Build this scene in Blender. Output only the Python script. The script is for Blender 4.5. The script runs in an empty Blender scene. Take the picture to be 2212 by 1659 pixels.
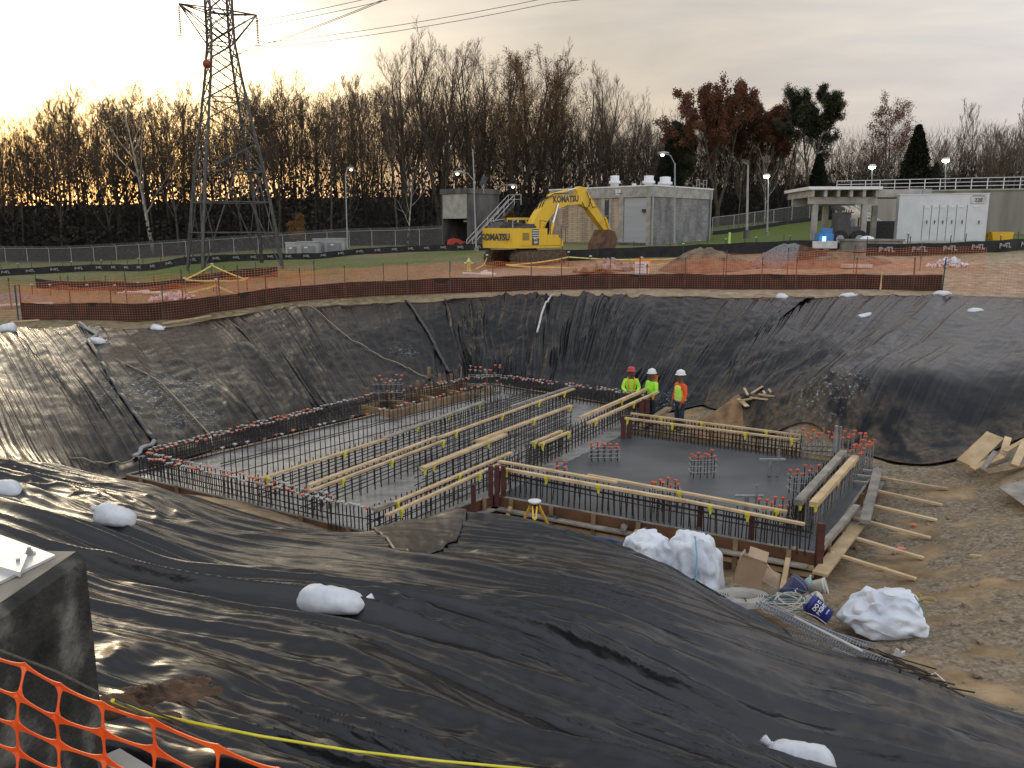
import bpy, math, random
import numpy as np
from mathutils import Vector, Matrix
R=random.Random(7)
sc=bpy.context.scene; col=sc.collection
F=1790.0; PITCH=math.atan(337.5/1790); CZ=6.0
cd=bpy.data.cameras.new('camera'); cam=bpy.data.objects.new('camera',cd); col.objects.link(cam)
cd.sensor_width=36; cd.lens=36*F/2212; cd.clip_end=3000; cd.clip_start=.05
cam.location=(0,0,CZ); cam.rotation_euler=(math.pi/2-PITCH,0,0); sc.camera=cam
sc.view_settings.view_transform='Standard'; sc.view_settings.look='None'; sc.view_settings.exposure=.36; sc.view_settings.gamma=1
# ---- sky: low sun front left behind thin cloud
SAZ=math.radians(-30); SEL=math.radians(7.5)
SD=Vector((math.sin(SAZ)*math.cos(SEL),math.cos(SAZ)*math.cos(SEL),math.sin(SEL)))
w=bpy.data.worlds.new('World'); sc.world=w; w.use_nodes=True
nt=w.node_tree; N=nt.nodes; L=nt.links; N.clear()
def nd(t,**k):
    n=N.new(t)
    for a,b in k.items(): setattr(n,a,b)
    return n
out=nd('ShaderNodeOutputWorld'); bg=nd('ShaderNodeBackground'); bg.inputs[1].default_value=.1
sky=nd('ShaderNodeTexSky',sky_type='NISHITA',sun_disc=False,sun_elevation=SEL,sun_rotation=SAZ,air_density=1.0,dust_density=3.0,ozone_density=1.0)
tc=nd('ShaderNodeTexCoord'); sx=nd('ShaderNodeSeparateXYZ'); L.new(tc.outputs['Generated'],sx.inputs[0])
def math_(op,a,b=None,c=None,nn=None,ll=None):
    n=(nn or N).new('ShaderNodeMath'); n.operation=op
    for i,x in enumerate((a,b,c)):
        if x is None: continue
        if isinstance(x,(int,float)): n.inputs[i].default_value=x
        else: (ll or L).new(x,n.inputs[i])
    return n.outputs[0]
def ramp_(fac,st,nn=None,ll=None):
    n=(nn or N).new('ShaderNodeValToRGB'); e=n.color_ramp.elements
    while len(e)<len(st): e.new(.5)
    for i,(p,c) in enumerate(st):
        e[i].position=p; e[i].color=tuple(c)+(1,) if len(c)==3 else c
    (ll or L).new(fac,n.inputs[0]); return n.outputs[0]
def mixc(f,a,b,nn=None,ll=None,bt='MIX'):
    n=(nn or N).new('ShaderNodeMix'); n.data_type='RGBA'; n.blend_type=bt
    for i,x in ((0,f),(6,a),(7,b)):
        if isinstance(x,(int,float)): n.inputs[i].default_value=x
        elif isinstance(x,tuple): n.inputs[i].default_value=x+(1,)
        else: (ll or L).new(x,n.inputs[i])
    return n.outputs[2]
dp=nd('ShaderNodeVectorMath',operation='DOT_PRODUCT'); L.new(tc.outputs['Generated'],dp.inputs[0]); dp.inputs[1].default_value=SD
dot=dp.outputs['Value']
# cloud deck: streaks stretched along the horizon
mp=nd('ShaderNodeMapping'); mp.inputs['Scale'].default_value=(1.2,1.2,7); mp.inputs['Rotation'].default_value=(0,.12,0); L.new(tc.outputs['Generated'],mp.inputs[0])
nz=nd('ShaderNodeTexNoise'); nz.inputs['Scale'].default_value=1.9; nz.inputs['Detail'].default_value=5; nz.inputs['Roughness'].default_value=.55; nz.inputs['Distortion'].default_value=.4; L.new(mp.outputs[0],nz.inputs[0])
cl=nz.outputs[0]
base=ramp_(sx.outputs[2],[(0,(5.6,4.8,4.1)),(.12,(5.7,5.15,4.6)),(.3,(5.1,5.0,4.9)),(1,(3.9,4.2,4.7))])
warm=ramp_(math_('ADD',dot,math_('MULTIPLY',math_('SUBTRACT',cl,.5),.10)),[(.0,(0,0,0)),(.72,(0.0,0.0,0.0)),(.84,(.07,.062,.048)),(.93,(.28,.24,.18)),(.965,(.9,.79,.60)),(1,(2.6,2.3,1.75))])
wm=nd('ShaderNodeMix',data_type='RGBA',blend_type='MULTIPLY'); wm.inputs[0].default_value=1; L.new(warm,wm.inputs[6]); wm.inputs[7].default_value=(14,14,14,1)
shade=ramp_(cl,[(.34,(.64,.62,.63)),(.5,(.76,.735,.70)),(.66,(.92,.86,.76))])
b2=mixc(1.0,base,shade,bt='MULTIPLY')
tint=ramp_(sx.outputs[2],[(0,(1.7,.90,.32)),(.09,(1.4,.94,.42)),(.15,(1.2,1.0,.68)),(.22,(1,1,1))])
wm2=mixc(1.0,wm.outputs[2],tint,bt='MULTIPLY')
b3=mixc(1.0,b2,wm2,bt='ADD')
# sky away from the sun raised brighter and bluer, added fill for camera-facing surfaces
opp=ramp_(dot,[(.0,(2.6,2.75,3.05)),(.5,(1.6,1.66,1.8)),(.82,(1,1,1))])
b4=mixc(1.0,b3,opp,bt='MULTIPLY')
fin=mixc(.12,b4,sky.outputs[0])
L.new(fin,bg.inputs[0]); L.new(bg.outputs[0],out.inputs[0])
sl=bpy.data.lights.new('sun','SUN'); so=bpy.data.objects.new('sun',sl); col.objects.link(so)
sl.energy=.5; sl.angle=math.radians(10); sl.color=(1,.78,.5); so.rotation_euler=(-SD).to_track_quat('-Z','Y').to_euler()
# ---- pixel rays of the photograph (2212 wide) to world points
cp,sp=math.cos(PITCH),math.sin(PITCH)
def ray(x,y):
    r=x-1106; u=829.5-y
    return (r,F*cp+u*sp,-F*sp+u*cp)
def P(x,y,z=0):
    d=ray(x,y); t=(z-CZ)/d[2]; return Vector((d[0]*t,d[1]*t,z))
def U(x,y,Y):
    d=ray(x,y); t=Y/d[1]; return Vector((d[0]*t,Y,CZ+d[2]*t))
# ---- tagging and building
def tag(o,label=None,cat=None,group=None,kind=None):
    if cat and not kind: kind='thing'
    for k,v in (('label',label),('category',cat),('group',group),('kind',kind)):
        if v: o[k]=v
    return o
def thing(name,label,cat,loc=(0,0,0),group=None,rz=0):
    o=bpy.data.objects.new(name,None); o['kind']='thing'; col.objects.link(o); o.location=loc; o.rotation_euler=(0,0,rz)
    return tag(o,label,cat,group)
class MB:
    def __init__(s): s.v=[]; s.f=[]
    def add(s,v,f):
        b=len(s.v); s.v+= [tuple(p) for p in v]; s.f+=[tuple(i+b for i in q) for q in f]; return s
    def box(s,c,d,rz=0,m=None):
        x,y,z=(k/2 for k in d); vs=[Vector((a*x,b*y,e*z)) for e in(-1,1) for b in(-1,1) for a in(-1,1)]
        M_=m if m is not None else Matrix.Rotation(rz,3,'Z')
        vs=[M_@p+Vector(c) for p in vs]
        return s.add(vs,[(0,2,3,1),(4,5,7,6),(0,1,5,4),(2,6,7,3),(0,4,6,2),(1,3,7,5)])
    def bar(s,a,b,wd,h=None,up=(0,0,1)):
        a=Vector(a);b=Vector(b);h=h or wd; t=(b-a); 
        if t.length<1e-6: return s
        t.normalize(); u=Vector(up)
        if abs(t.dot(u))>.98: u=Vector((0,1,0))
        r=t.cross(u).normalized(); u=r.cross(t)
        vs=[q+r*(i*wd/2)+u*(j*h/2) for q in(a,b) for i,j in((-1,-1),(1,-1),(1,1),(-1,1))]
        return s.add(vs,[(0,1,2,3),(7,6,5,4),(0,4,5,1),(1,5,6,2),(2,6,7,3),(3,7,4,0)])
    def tube(s,pts,r,n=6,cap=True):
        pts=[Vector(p) for p in pts]; rs=r if isinstance(r,(list,tuple)) else [r]*len(pts); b=len(s.v); pu=None
        for i,p in enumerate(pts):
            t=(pts[min(i+1,len(pts)-1)]-pts[max(i-1,0)])
            t=t.normalized() if t.length>1e-9 else Vector((0,0,1))
            if pu is None:
                u=t.cross(Vector((0,0,1)));
                if u.length<.05: u=t.cross(Vector((1,0,0)))
            else: u=pu-t*pu.dot(t)
            u.normalize(); pu=u; w_=t.cross(u)
            for k in range(n):
                a=2*math.pi*k/n; s.v.append(tuple(p+u*(rs[i]*math.cos(a))+w_*(rs[i]*math.sin(a))))
        for i in range(len(pts)-1):
            for k in range(n):
                s.f.append((b+i*n+k,b+i*n+(k+1)%n,b+(i+1)*n+(k+1)%n,b+(i+1)*n+k))
        if cap:
            s.f.append(tuple(b+k for k in range(n-1,-1,-1))); s.f.append(tuple(b+(len(pts)-1)*n+k for k in range(n)))
        return s
    def cyl(s,a,b,r,n=12,r2=None): return s.tube([a,b],[r,r if r2 is None else r2],n)
    def lathe(s,c,prof,n=16,ax=None):
        c=Vector(c); b=len(s.v); m=ax or Matrix.Identity(3)
        for r,z in prof:
            for k in range(n):
                a=2*math.pi*k/n; s.v.append(tuple(c+m@Vector((r*math.cos(a),r*math.sin(a),z))))
        for i in range(len(prof)-1):
            for k in range(n): s.f.append((b+i*n+k,b+i*n+(k+1)%n,b+(i+1)*n+(k+1)%n,b+(i+1)*n+k))
        s.f.append(tuple(b+k for k in range(n-1,-1,-1))); s.f.append(tuple(b+(len(prof)-1)*n+k for k in range(n)))
        return s
    def prism(s,poly,m,d):
        # poly: 2D points, m: function (x,y,z)->world, extruded 0..d
        n=len(poly); vs=[m(x,y,0) for x,y in poly]+[m(x,y,d) for x,y in poly]
        return s.add(vs,[tuple(range(n-1,-1,-1)),tuple(range(n,2*n))]+[(i,(i+1)%n,(i+1)%n+n,i+n) for i in range(n)])
    def mesh(s,name,m,smooth=False):
        me=bpy.data.meshes.new(name); me.from_pydata(s.v,[],s.f); 
        if m: me.materials.append(m)
        if smooth: me.shade_smooth()
        me.update(); return me
    def build(s,name,m,parent=None,smooth=False,local=False):
        """vertices are in world space; as a child they are stored relative to the parent's place"""
        if parent is not None:
            if not local:
                base=Vector((0,0,0)); q=parent
                while q is not None: base+=q.location; q=q.parent
                s.v=[(a-base.x,b-base.y,c-base.z) for a,b,c in s.v]
            o=bpy.data.objects.new(name,s.mesh(name,m,smooth)); col.objects.link(o); o.parent=parent
            return o
        V_=np.array(s.v); lo,hi=V_.min(0),V_.max(0); c=((lo[0]+hi[0])/2,(lo[1]+hi[1])/2,lo[2])
        if local: c=(0,0,0)
        s.v=[(a-c[0],b-c[1],e-c[2]) for a,b,e in s.v]
        o=bpy.data.objects.new(name,s.mesh(name,m,smooth)); col.objects.link(o); o.location=c
        return o
def one(name,label,cat,mb,m,group=None,smooth=False,kind=None):
    return tag(mb.build(name,m,smooth=smooth),label,cat,group,kind)
def dup(o,parent=None,loc=None,rz=None,label=None,group=None):
    c=o.copy(); col.objects.link(c)
    if parent is not None: c.parent=parent
    if loc is not None: c.location=loc
    if rz is not None: c.rotation_euler=(0,0,rz)
    if label: c['label']=label
    if group: c['group']=group
    for ch in [x for x in KIDS(o)]: dup(ch,c)
    return c
def KIDS(o): return [x for x in o.children]
# ---- materials
MATS={}
def M(name,c,c2=None,sc_=6,rough=.7,metal=0,bump=0,bs=None,stretch=None,c3=None,spec=.5,emit=None,lo=.35,hi=.65,det=4,rnd=0,thr=None):
    if name in MATS: return MATS[name]
    m=bpy.data.materials.new(name); m.use_nodes=True; t=m.node_tree; n=t.nodes; l=t.links
    b=n['Principled BSDF']; b.inputs['Roughness'].default_value=rough; b.inputs['Metallic'].default_value=metal; b.inputs['Specular IOR Level'].default_value=spec
    b.inputs['Base Color'].default_value=tuple(c)+(1,)
    tc=n.new('ShaderNodeTexCoord'); mp=n.new('ShaderNodeMapping'); l.new(tc.outputs['Object'],mp.inputs[0])
    if stretch: mp.inputs['Scale'].default_value=stretch
    if c2 is not None:
        z=n.new('ShaderNodeTexNoise'); z.inputs['Scale'].default_value=sc_; z.inputs['Detail'].default_value=det; l.new(mp.outputs[0],z.inputs[0])
        st=[(lo,c),(hi,c2)] if c3 is None else [(lo,c),((lo+hi)/2,c2),(hi,c3)]
        o=ramp_(z.outputs[0],st,n,l)
        if rnd:
            oi=n.new('ShaderNodeObjectInfo'); hs=n.new('ShaderNodeHueSaturation'); l.new(o,hs.inputs['Color'])
            l.new(math_('MULTIPLY_ADD',oi.outputs['Random'],rnd*2,1-rnd,n,l),hs.inputs['Value']); o=hs.outputs[0]
        l.new(o,b.inputs['Base Color'])
    if bump:
        z=n.new('ShaderNodeTexNoise'); z.inputs['Scale'].default_value=bs or sc_*4; z.inputs['Detail'].default_value=5; l.new(mp.outputs[0],z.inputs[0])
        bb=n.new('ShaderNodeBump'); bb.inputs['Strength'].default_value=1; bb.inputs['Distance'].default_value=bump; l.new(z.outputs[0],bb.inputs['Height']); l.new(bb.outputs[0],b.inputs['Normal'])
    if emit:
        b.inputs['Emission Color'].default_value=tuple(emit[:3])+(1,); b.inputs['Emission Strength'].default_value=emit[3]
    MATS[name]=m; return m
# ---- numpy noise
def _h(i,j,s):
    n=(i.astype(np.int64)*374761393+j.astype(np.int64)*668265263+s*974711)&0x7fffffff
    n=((n^(n>>13))*1274126177)&0x7fffffff
    return ((n^(n>>16))&0xffff)/65535.0
def vn(x,y,s=0):
    x=np.asarray(x,float); y=np.asarray(y,float)
    i=np.floor(x);j=np.floor(y);fx=x-i;fy=y-j
    fx=fx*fx*fx*(fx*(fx*6-15)+10);fy=fy*fy*fy*(fy*(fy*6-15)+10)
    a=_h(i,j,s);b=_h(i+1,j,s);c=_h(i,j+1,s);d=_h(i+1,j+1,s)
    return a+(b-a)*fx+(c-a)*fy+(a-b-c+d)*fx*fy
def fbm(x,y,o=4,s=0,g=.5):
    t=0;a=1;k=0
    for q in range(o): t=t+a*vn(x*2**q+q*17.3,y*2**q-q*9.1,s+q);k+=a;a*=g
    return t/k
def ss(a,b,x): 
    t=np.clip((x-a)/(b-a),0,1); return t*t*(3-2*t)
# ---- terrain from survey points
T=[]
def tp(*pts):
    for p in pts: T.append(tuple(p))
for x,y in ((0,24),(-5,22),(3,20.5),(5.4,17),(-2,18.5),(1,28),(-7.5,20.5),(7.5,19.5),(-3,26.5),(3.5,26)): tp((x,y,-.75))
tp((.3,16.4,-.85),(2.6,14.9,-.8),(4.4,13.8,-.6),(-1.2,16.3,-.6))
for k in range(6):
    a=k/5; tp((-10.3+a*8.9,19.8+a*11.9,-.15))
for k in range(4):
    a=k/3; tp((.1+a*4.9,32.1-a*3.4,-.15-.4*(a>.5)))
tp((5.1,25.3,-.24),P(1540,905,-.2),P(1600,950,-.5),P(1750,975,-.4),(9.6,21.6,-.2),(7.5,23,-.45),P(1560,935,-.4))
tp(P(1640,878,.25),P(1720,905,.35))
for q in ((-900,715,1.5),(-400,708,1.6),(0,702,1.9),(150,706,2.0),(330,700,2.1),(480,675,2.3),(640,656,2.5),(820,645,2.65),(1000,641,2.75),(1150,640,2.78),(1300,640,2.8),(1500,640,2.8),(1700,641,2.8),(1900,641,2.85),(2212,642,2.9),(2500,648,3.0),(3000,655,3.2)): tp(P(*q))
tp(P(2000,815,1.6),P(2212,770,1.95),P(1800,830,1.35),P(2500,760,2.2),P(2000,995,0),P(1880,985,-.1),P(2120,965,.25),P(2212,940,.55),P(2500,960,1.0),P(1600,850,.75))
tp(P(-600,960,1.5),P(-200,975,1.3),P(0,992,.95),P(150,1014,.45),P(262,1042,-.1))
tp(P(10,1062,1.8),P(240,1122,2.05),P(720,1322,2.4),P(0,1500,3.0),P(600,1659,2.9),P(1100,1659,2.5),P(1725,1650,1.45),P(2212,1659,.85),P(-400,1150,2.9),P(-400,1400,3.2))
tp((-6.5,16.9,.35),(-2.9,15.1,.15),P(1000,1140,.12),P(1090,1146,.16),P(1180,1148,.14),P(1290,1176,.0),P(1370,1188,-.1),(-5,12.8,1.1),(-1,12,1.15),(2.2,10.6,1.2),(-4,9.5,1.9),(1,8.5,1.8),(4.5,8.8,.75))
tp(P(1420,1225,-.1),P(1580,1300,0),P(1640,1360,.05),P(1830,1445,.15),P(1990,1495,.22),P(2212,1560,.3),P(2500,1640,.4))
tp(P(1880,1235,-.5),P(1700,1270,-.45),P(1580,1250,-.45),P(2000,1110,-.3),P(2100,1060,-.1),P(2212,1020,.3),P(2212,1200,.15),P(2212,1400,.25),P(1900,1400,-.1),P(2500,1200,.8),P(2000,1250,-.3),P(1930,1090,-.45),P(2050,1400,.15),P(2120,1330,.1))
tp((0,0,4.35),(-5,1,4.3),(0,3,3.35),(4,2.5,2.9),(-5,3.5,3.4),(8,4,1.4),(14,8,1.2),(20,14,1.6),(18,25,2.4),(30,10,3),(-14,6,3.3),(-20,12,3),(0,-6,4.4),(-20,-5,4.4),(20,-5,3.5),(26,35,3.1),(-25,20,2.2),(-40,30,1.8))
tp(U(1150,577,58),U(1250,592,51),U(1000,592,50),U(800,600,50),U(600,618,47),U(300,640,46),U(0,650,46),U(0,600,74),U(0,568,117),U(500,548,112),U(750,533,108),U(960,530,95),U(1400,530,86),U(1200,522,90),U(1600,512,98),U(1850,468,118),U(1640,478,118),U(2000,514,66),U(2150,508,68),U(1750,532,62),U(1860,530,64),U(480,581,70),U(400,569,75),U(620,567,74),U(1600,560,57),U(2212,545,54),U(1900,570,50),U(2212,590,46),U(1500,600,48),U(700,560,85),U(-300,620,60),U(2500,540,60))
tp((-150,185,11),(-60,185,12),(0,185,13),(70,185,15.5),(140,180,17),(-90,152,3.5),(0,152,6.5),(70,152,10),(-120,127,.5),(-60,128,1.3),(0,128,3.2),(40,128,6.5),(90,128,8.5),(-200,220,9),(0,260,14),(200,220,18),(-300,0,3),(300,0,6),(0,-300,4),(-60,60,1.4),(70,60,4.5),(90,90,6.5),(300,500,10),(-300,500,4))
# basin behind the rim at left
tp(U(130,606,66)-Vector((0,0,.9)),U(330,610,62)-Vector((0,0,.9)),U(250,598,72)-Vector((0,0,.5)))
TA=np.array(T); _c2=.16
def _phi(r2): return np.sqrt(r2+_c2)
_D=_phi(((TA[:,None,:2]-TA[None,:,:2])**2).sum(2)); nT=len(TA)
_A=np.zeros((nT+1,nT+1)); _A[:nT,:nT]=_D-np.eye(nT)*.02; _A[:nT,nT]=1; _A[nT,:nT]=1
_W=np.linalg.solve(_A,np.append(TA[:,2],0))
def H(x,y):
    x=np.asarray(x,float); y=np.asarray(y,float); sh=x.shape; x=x.ravel(); y=y.ravel(); o=np.empty(len(x))
    for k in range(0,len(x),20000):
        r2=(x[k:k+20000,None]-TA[None,:,0])**2+(y[k:k+20000,None]-TA[None,:,1])**2
        o[k:k+20000]=_phi(r2)@_W[:nT]+_W[nT]
    return o.reshape(sh)
def h1(x,y): return float(H([x],[y])[0])
def G(x,y,dz=0):
    """where the photograph's ray (x,y) meets the terrain"""
    d=Vector(ray(x,y)).normalized(); ts=np.concatenate([np.arange(2.5,60,.05),np.arange(60,260,.5)])
    px=d.x*ts; py=d.y*ts; pz=CZ+d.z*ts; hh=H(px,py); k=np.argmax(pz<=hh+dz) if (pz<=hh+dz).any() else len(ts)-1
    return Vector((px[k],py[k],hh[k]))
def grid_mesh(name,X,Y,Z,m,smooth=True,attrs=None):
    ny,nx=X.shape; co=np.stack([X,Y,Z],-1).reshape(-1,3)
    i=np.arange(ny*nx).reshape(ny,nx); q=np.stack([i[:-1,:-1],i[:-1,1:],i[1:,1:],i[1:,:-1]],-1).reshape(-1,4)
    me=bpy.data.meshes.new(name); me.vertices.add(len(co)); me.vertices.foreach_set('co',co.ravel())
    me.loops.add(q.size); me.loops.foreach_set('vertex_index',q.ravel().astype(np.int32)); me.polygons.add(len(q))
    me.polygons.foreach_set('loop_start',np.arange(0,q.size,4,dtype=np.int32)); me.update(calc_edges=True)
    if attrs:
        for k,a in attrs.items():
            at=me.attributes.new(k,'FLOAT','POINT'); at.data.foreach_set('value',np.asarray(a,np.float32).ravel())
    if smooth: me.shade_smooth()
    me.materials.append(m); o=bpy.data.objects.new(name,me); col.objects.link(o); return o
# ---- ground
def ax_(lo,mid0,mid1,hi,st):
    a=list(np.arange(mid0,mid1,st)); s=st; v=mid1; up=[]
    while v<hi: up.append(v); s*=1.07; v+=s
    s=st; v=mid0-st; dn=[]
    while v>lo: dn.append(v); s*=1.07; v-=s
    return np.array(dn[::-1]+a+up+[hi])
gx=ax_(-900,-16,22,900,.22); gy=ax_(-500,1,44,1400,.22)
GX,GY=np.meshgrid(gx,gy); GZ=H(GX,GY)
SHEETS=[]   # world outlines of the plastic sheets, ground is kept just below them
mg=bpy.data.materials.new('ground_soil'); mg.use_nodes=True; t=mg.node_tree; n=t.nodes; l=t.links
b=n['Principled BSDF']; b.inputs['Roughness'].default_value=.95; b.inputs['Specular IOR Level'].default_value=.2
tc=n.new('ShaderNodeTexCoord')
def noi(s,d=4,nn=n,ll=l,rg=.55,src=None):
    z=nn.new('ShaderNodeTexNoise'); z.inputs['Scale'].default_value=s; z.inputs['Detail'].default_value=d; z.inputs['Roughness'].default_value=rg
    ll.new(src or tc.outputs['Object'],z.inputs[0]); return z.outputs[0]
def vor(s,nn=n,ll=l,feat='F1',out_='Distance'):
    z=nn.new('ShaderNodeTexVoronoi'); z.inputs['Scale'].default_value=s; z.feature=feat; ll.new(tc.outputs['Object'],z.inputs[0]); return z.outputs[out_]
def att(nm):
    a=n.new('ShaderNodeAttribute'); a.attribute_name=nm; return a.outputs['Fac']
soil=ramp_(noi(1.3,7),[(.3,(.11,.074,.038)),(.5,(.27,.185,.10)),(.68,(.40,.29,.165))],n,l)
vc=n.new('ShaderNodeTexVoronoi'); vc.inputs['Scale'].default_value=22; l.new(tc.outputs['Object'],vc.inputs[0])
stone=ramp_(vc.outputs['Color'],[(0,(.07,.055,.036)),(.5,(.20,.165,.115)),(1,(.42,.36,.28))],n,l)
stone=mixc(.5,stone,ramp_(noi(7,6),[(.35,(.08,.062,.04)),(.65,(.32,.25,.165))],n,l),n,l)
grass=ramp_(noi(9,8,rg=.75),[(.3,(.02,.04,.008)),(.48,(.07,.11,.02)),(.6,(.16,.17,.045)),(.75,(.33,.28,.11))],n,l)
dead=ramp_(noi(3,8,rg=.7),[(.3,(.07,.055,.03)),(.5,(.19,.155,.085)),(.7,(.34,.29,.18))],n,l)
clay=ramp_(noi(2.2,8,rg=.7),[(.3,(.15,.105,.068)),(.5,(.37,.275,.19)),(.7,(.58,.47,.35))],n,l)
c=mixc(math_('MULTIPLY',att('gravel'),ramp_(noi(1.1,6),[(.38,(0,0,0)),(.52,(1,1,1))],n,l),None,n,l),soil,stone,n,l)
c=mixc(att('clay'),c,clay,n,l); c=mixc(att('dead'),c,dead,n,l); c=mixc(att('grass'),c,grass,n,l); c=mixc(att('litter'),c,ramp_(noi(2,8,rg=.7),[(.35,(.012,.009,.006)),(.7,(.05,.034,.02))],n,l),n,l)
l.new(c,b.inputs['Base Color'])
bb=n.new('ShaderNodeBump'); bb.inputs['Distance'].default_value=.09; bb.inputs['Strength'].default_value=1
hh=math_('ADD',math_('MULTIPLY',noi(5,8,rg=.65),1.5),math_('MULTIPLY',vc.outputs['Distance'],-.35),None,n,l); l.new(hh,bb.inputs['Height']); l.new(bb.outputs[0],b.inputs['Normal'])
def inpoly(X,Y,poly):
    r=np.zeros(X.shape,bool); m=len(poly)
    for i in range(m):
        x1,y1=poly[i][0],poly[i][1]; x2,y2=poly[(i+1)%m][0],poly[(i+1)%m][1]
        if y1==y2: continue
        c_=((y1>Y)!=(y2>Y))&(X<(x2-x1)*(Y-y1)/(y2-y1)+x1); r^=c_
    return r
# ---- plastic sheets
def tarp_mat(name,dust,rough,sp=.5):
    m=bpy.data.materials.new(name); m.use_nodes=True; t=m.node_tree; n=t.nodes; l=t.links
    b=n['Principled BSDF']; b.inputs['Roughness'].default_value=rough; b.inputs['Specular IOR Level'].default_value=sp
    tc=n.new('ShaderNodeTexCoord')
    def no(s,d,src=None,rg=.6):
        z=n.new('ShaderNodeTexNoise'); z.inputs['Scale'].default_value=s; z.inputs['Detail'].default_value=d; z.inputs['Roughness'].default_value=rg; l.new(src or tc.outputs['Object'],z.inputs[0]); return z.outputs[0]
    dm=ramp_(no(.55,7),[(.44,(0,0,0)),(.66,(dust,)*3)],n,l)
    da=n.new('ShaderNodeAttribute'); da.attribute_name='dust'
    dm2=math_('MAXIMUM',dm,da.outputs['Fac'],None,n,l)
    c=mixc(dm2,(.0065,.007,.009),ramp_(no(6,6),[(.35,(.045,.036,.026)),(.65,(.14,.11,.08))],n,l),n,l)
    pa=n.new('ShaderNodeAttribute'); pa.attribute_name='paint'
    sp_=ramp_(no(7,9,rg=.85),[(.56,(0,0,0)),(.6,(1,1,1))],n,l)
    c=mixc(math_('MULTIPLY',pa.outputs['Fac'],sp_,None,n,l),c,(.42,.5,.55),n,l)
    l.new(c,b.inputs['Base Color'])
    l.new(math_('MULTIPLY_ADD',dm2,.45,rough,n,l),b.inputs['Roughness'])
    a1=n.new('ShaderNodeAttribute'); a1.attribute_name='wa'; a2=n.new('ShaderNodeAttribute'); a2.attribute_name='wb'
    cb=n.new('ShaderNodeCombineXYZ'); l.new(a1.outputs['Fac'],cb.inputs[0]); l.new(math_('MULTIPLY',a2.outputs['Fac'],.22,None,n,l),cb.inputs[1])
    f1=no(8,3,cb.outputs[0],.5); f2=no(3,3,None,.5)
    bb=n.new('ShaderNodeBump'); bb.inputs['Distance'].default_value=.018; bb.inputs['Strength'].default_value=1
    l.new(math_('ADD',f1,math_('MULTIPLY',f2,.45,None,n,l),None,n,l),bb.inputs['Height']); l.new(bb.outputs[0],b.inputs['Normal'])
    return m
def curve(pts,n):
    """resample a polyline (rounded by Catmull-Rom) to n points"""
    p=[np.array(q[:2],float) for q in pts]; p=[2*p[0]-p[1]]+p+[2*p[-1]-p[-2]]; o=[]
    for i in range(1,len(p)-2):
        for t in np.linspace(0,1,24,endpoint=False):
            a,b,c,d=p[i-1],p[i],p[i+1],p[i+2]
            o.append(.5*((2*b)+(-a+c)*t+(2*a-5*b+4*c-d)*t*t+(-a+3*b-3*c+d)*t**3))
    o.append(p[-2]); o=np.array(o); s=np.r_[0,np.cumsum(np.linalg.norm(np.diff(o,axis=0),axis=1))]
    u=np.linspace(0,s[-1],n); return np.stack([np.interp(u,s,o[:,0]),np.interp(u,s,o[:,1])],-1),s[-1]
def ridge(n,k=2.0,e=.10): return np.clip(1+e*.6-np.sqrt((2*n-1)**2+e*e),0,1)**k
def loft(name,label,lo,hi,ns,nt_,mat_,fold,dust=None,lift=.05,paint=None):
    a,la=curve(lo,ns); b_,lb=curve(hi,ns)
    t=np.linspace(0,1,nt_)[:,None,None]; XY=a[None]*(1-t)+b_[None]*t
    X,Y=XY[...,0],XY[...,1]; S=np.linspace(0,1,ns)[None]*np.ones((nt_,1))*(la+lb)/2; TT=np.linspace(0,1,nt_)[:,None]*np.ones((1,ns))
    D,wa,wb=fold(X,Y,S,TT)
    Z=H(X,Y)+lift*(.3+.7*ss(0,.05,TT))+np.where(TT<.04,np.maximum(D,0)*TT/.04+.0,D)
    dz=dust(X,Y,S,TT) if dust else np.zeros_like(X); pz=paint(X,Y,S,TT) if paint else np.zeros_like(X)
    o=grid_mesh(name,X,Y,Z,mat_,True,{'wa':wa,'wb':wb,'dust':dz,'paint':pz})
    SHEETS.append([tuple(q) for q in a]+[tuple(q) for q in b_[::-1]])
    return tag(o,label,'plastic sheet'),(X,Y,Z)
tarpS=tarp_mat('black_polythene_slope',.015,.24,.19); tarpN=tarp_mat('black_polythene_near',.03,.25,.55)
def saw(x):
    f=x%1; return np.where(f<.965,f/.965,(1-f)/.035)
def fold_slope(seed,k=1.0,slant=.0):
    def f(X,Y,S,T):
        s=S+slant*T*4+.5*(fbm(S*.35,T*2,2,seed+5)-.5)
        big=fbm(s*.8,T*1.3,2,seed); env=.25+1.1*ss(.35,.7,fbm(S*.3+3,T*1.6,2,seed+9))
        w1=ridge(vn(s*2.3,T*1.5,seed+1),2.2); w2=ridge(vn(s*5.2,T*2.4,seed+2),2); w3=ridge(vn(s*.9,T*.8,seed+3),3)
        cr=fbm(X*2.2,Y*2.2,3,seed+7)-.5
        e=np.minimum(1,np.minimum(T,1-T)*14+.15)
        w4=ridge(vn(s*10.5,T*3,seed+4),1.6)
        return (.10*(big-.5)+k*env*(.13*w1+.07*w2+.025*w4)*e+.10*w3*e*k+.05*cr*k+.07*saw((s+1.2*T+seed)/5.7)*e-.09),s,T*7
    return f
def soft(x0,x1,y0,y1,X,Y,f=.8): return ss(x0-f,x0+f,X)*(1-ss(x1-f,x1+f,X))*ss(y0-f,y0+f,Y)*(1-ss(y1-f,y1+f,Y))
def blob(p,r,X,Y): return 1-ss(r*.35,r,np.hypot(X-p[0],Y-p[1]))
def W2(l): return [tuple(P(*q)[:2]) for q in l]
rimL=W2([(-900,716,1.5),(-400,712,1.6),(-60,704,1.88),(140,708,1.98),(340,706,2.05),(480,682,2.25),(640,662,2.45),(820,649,2.62),(1000,644,2.73)])
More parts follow.
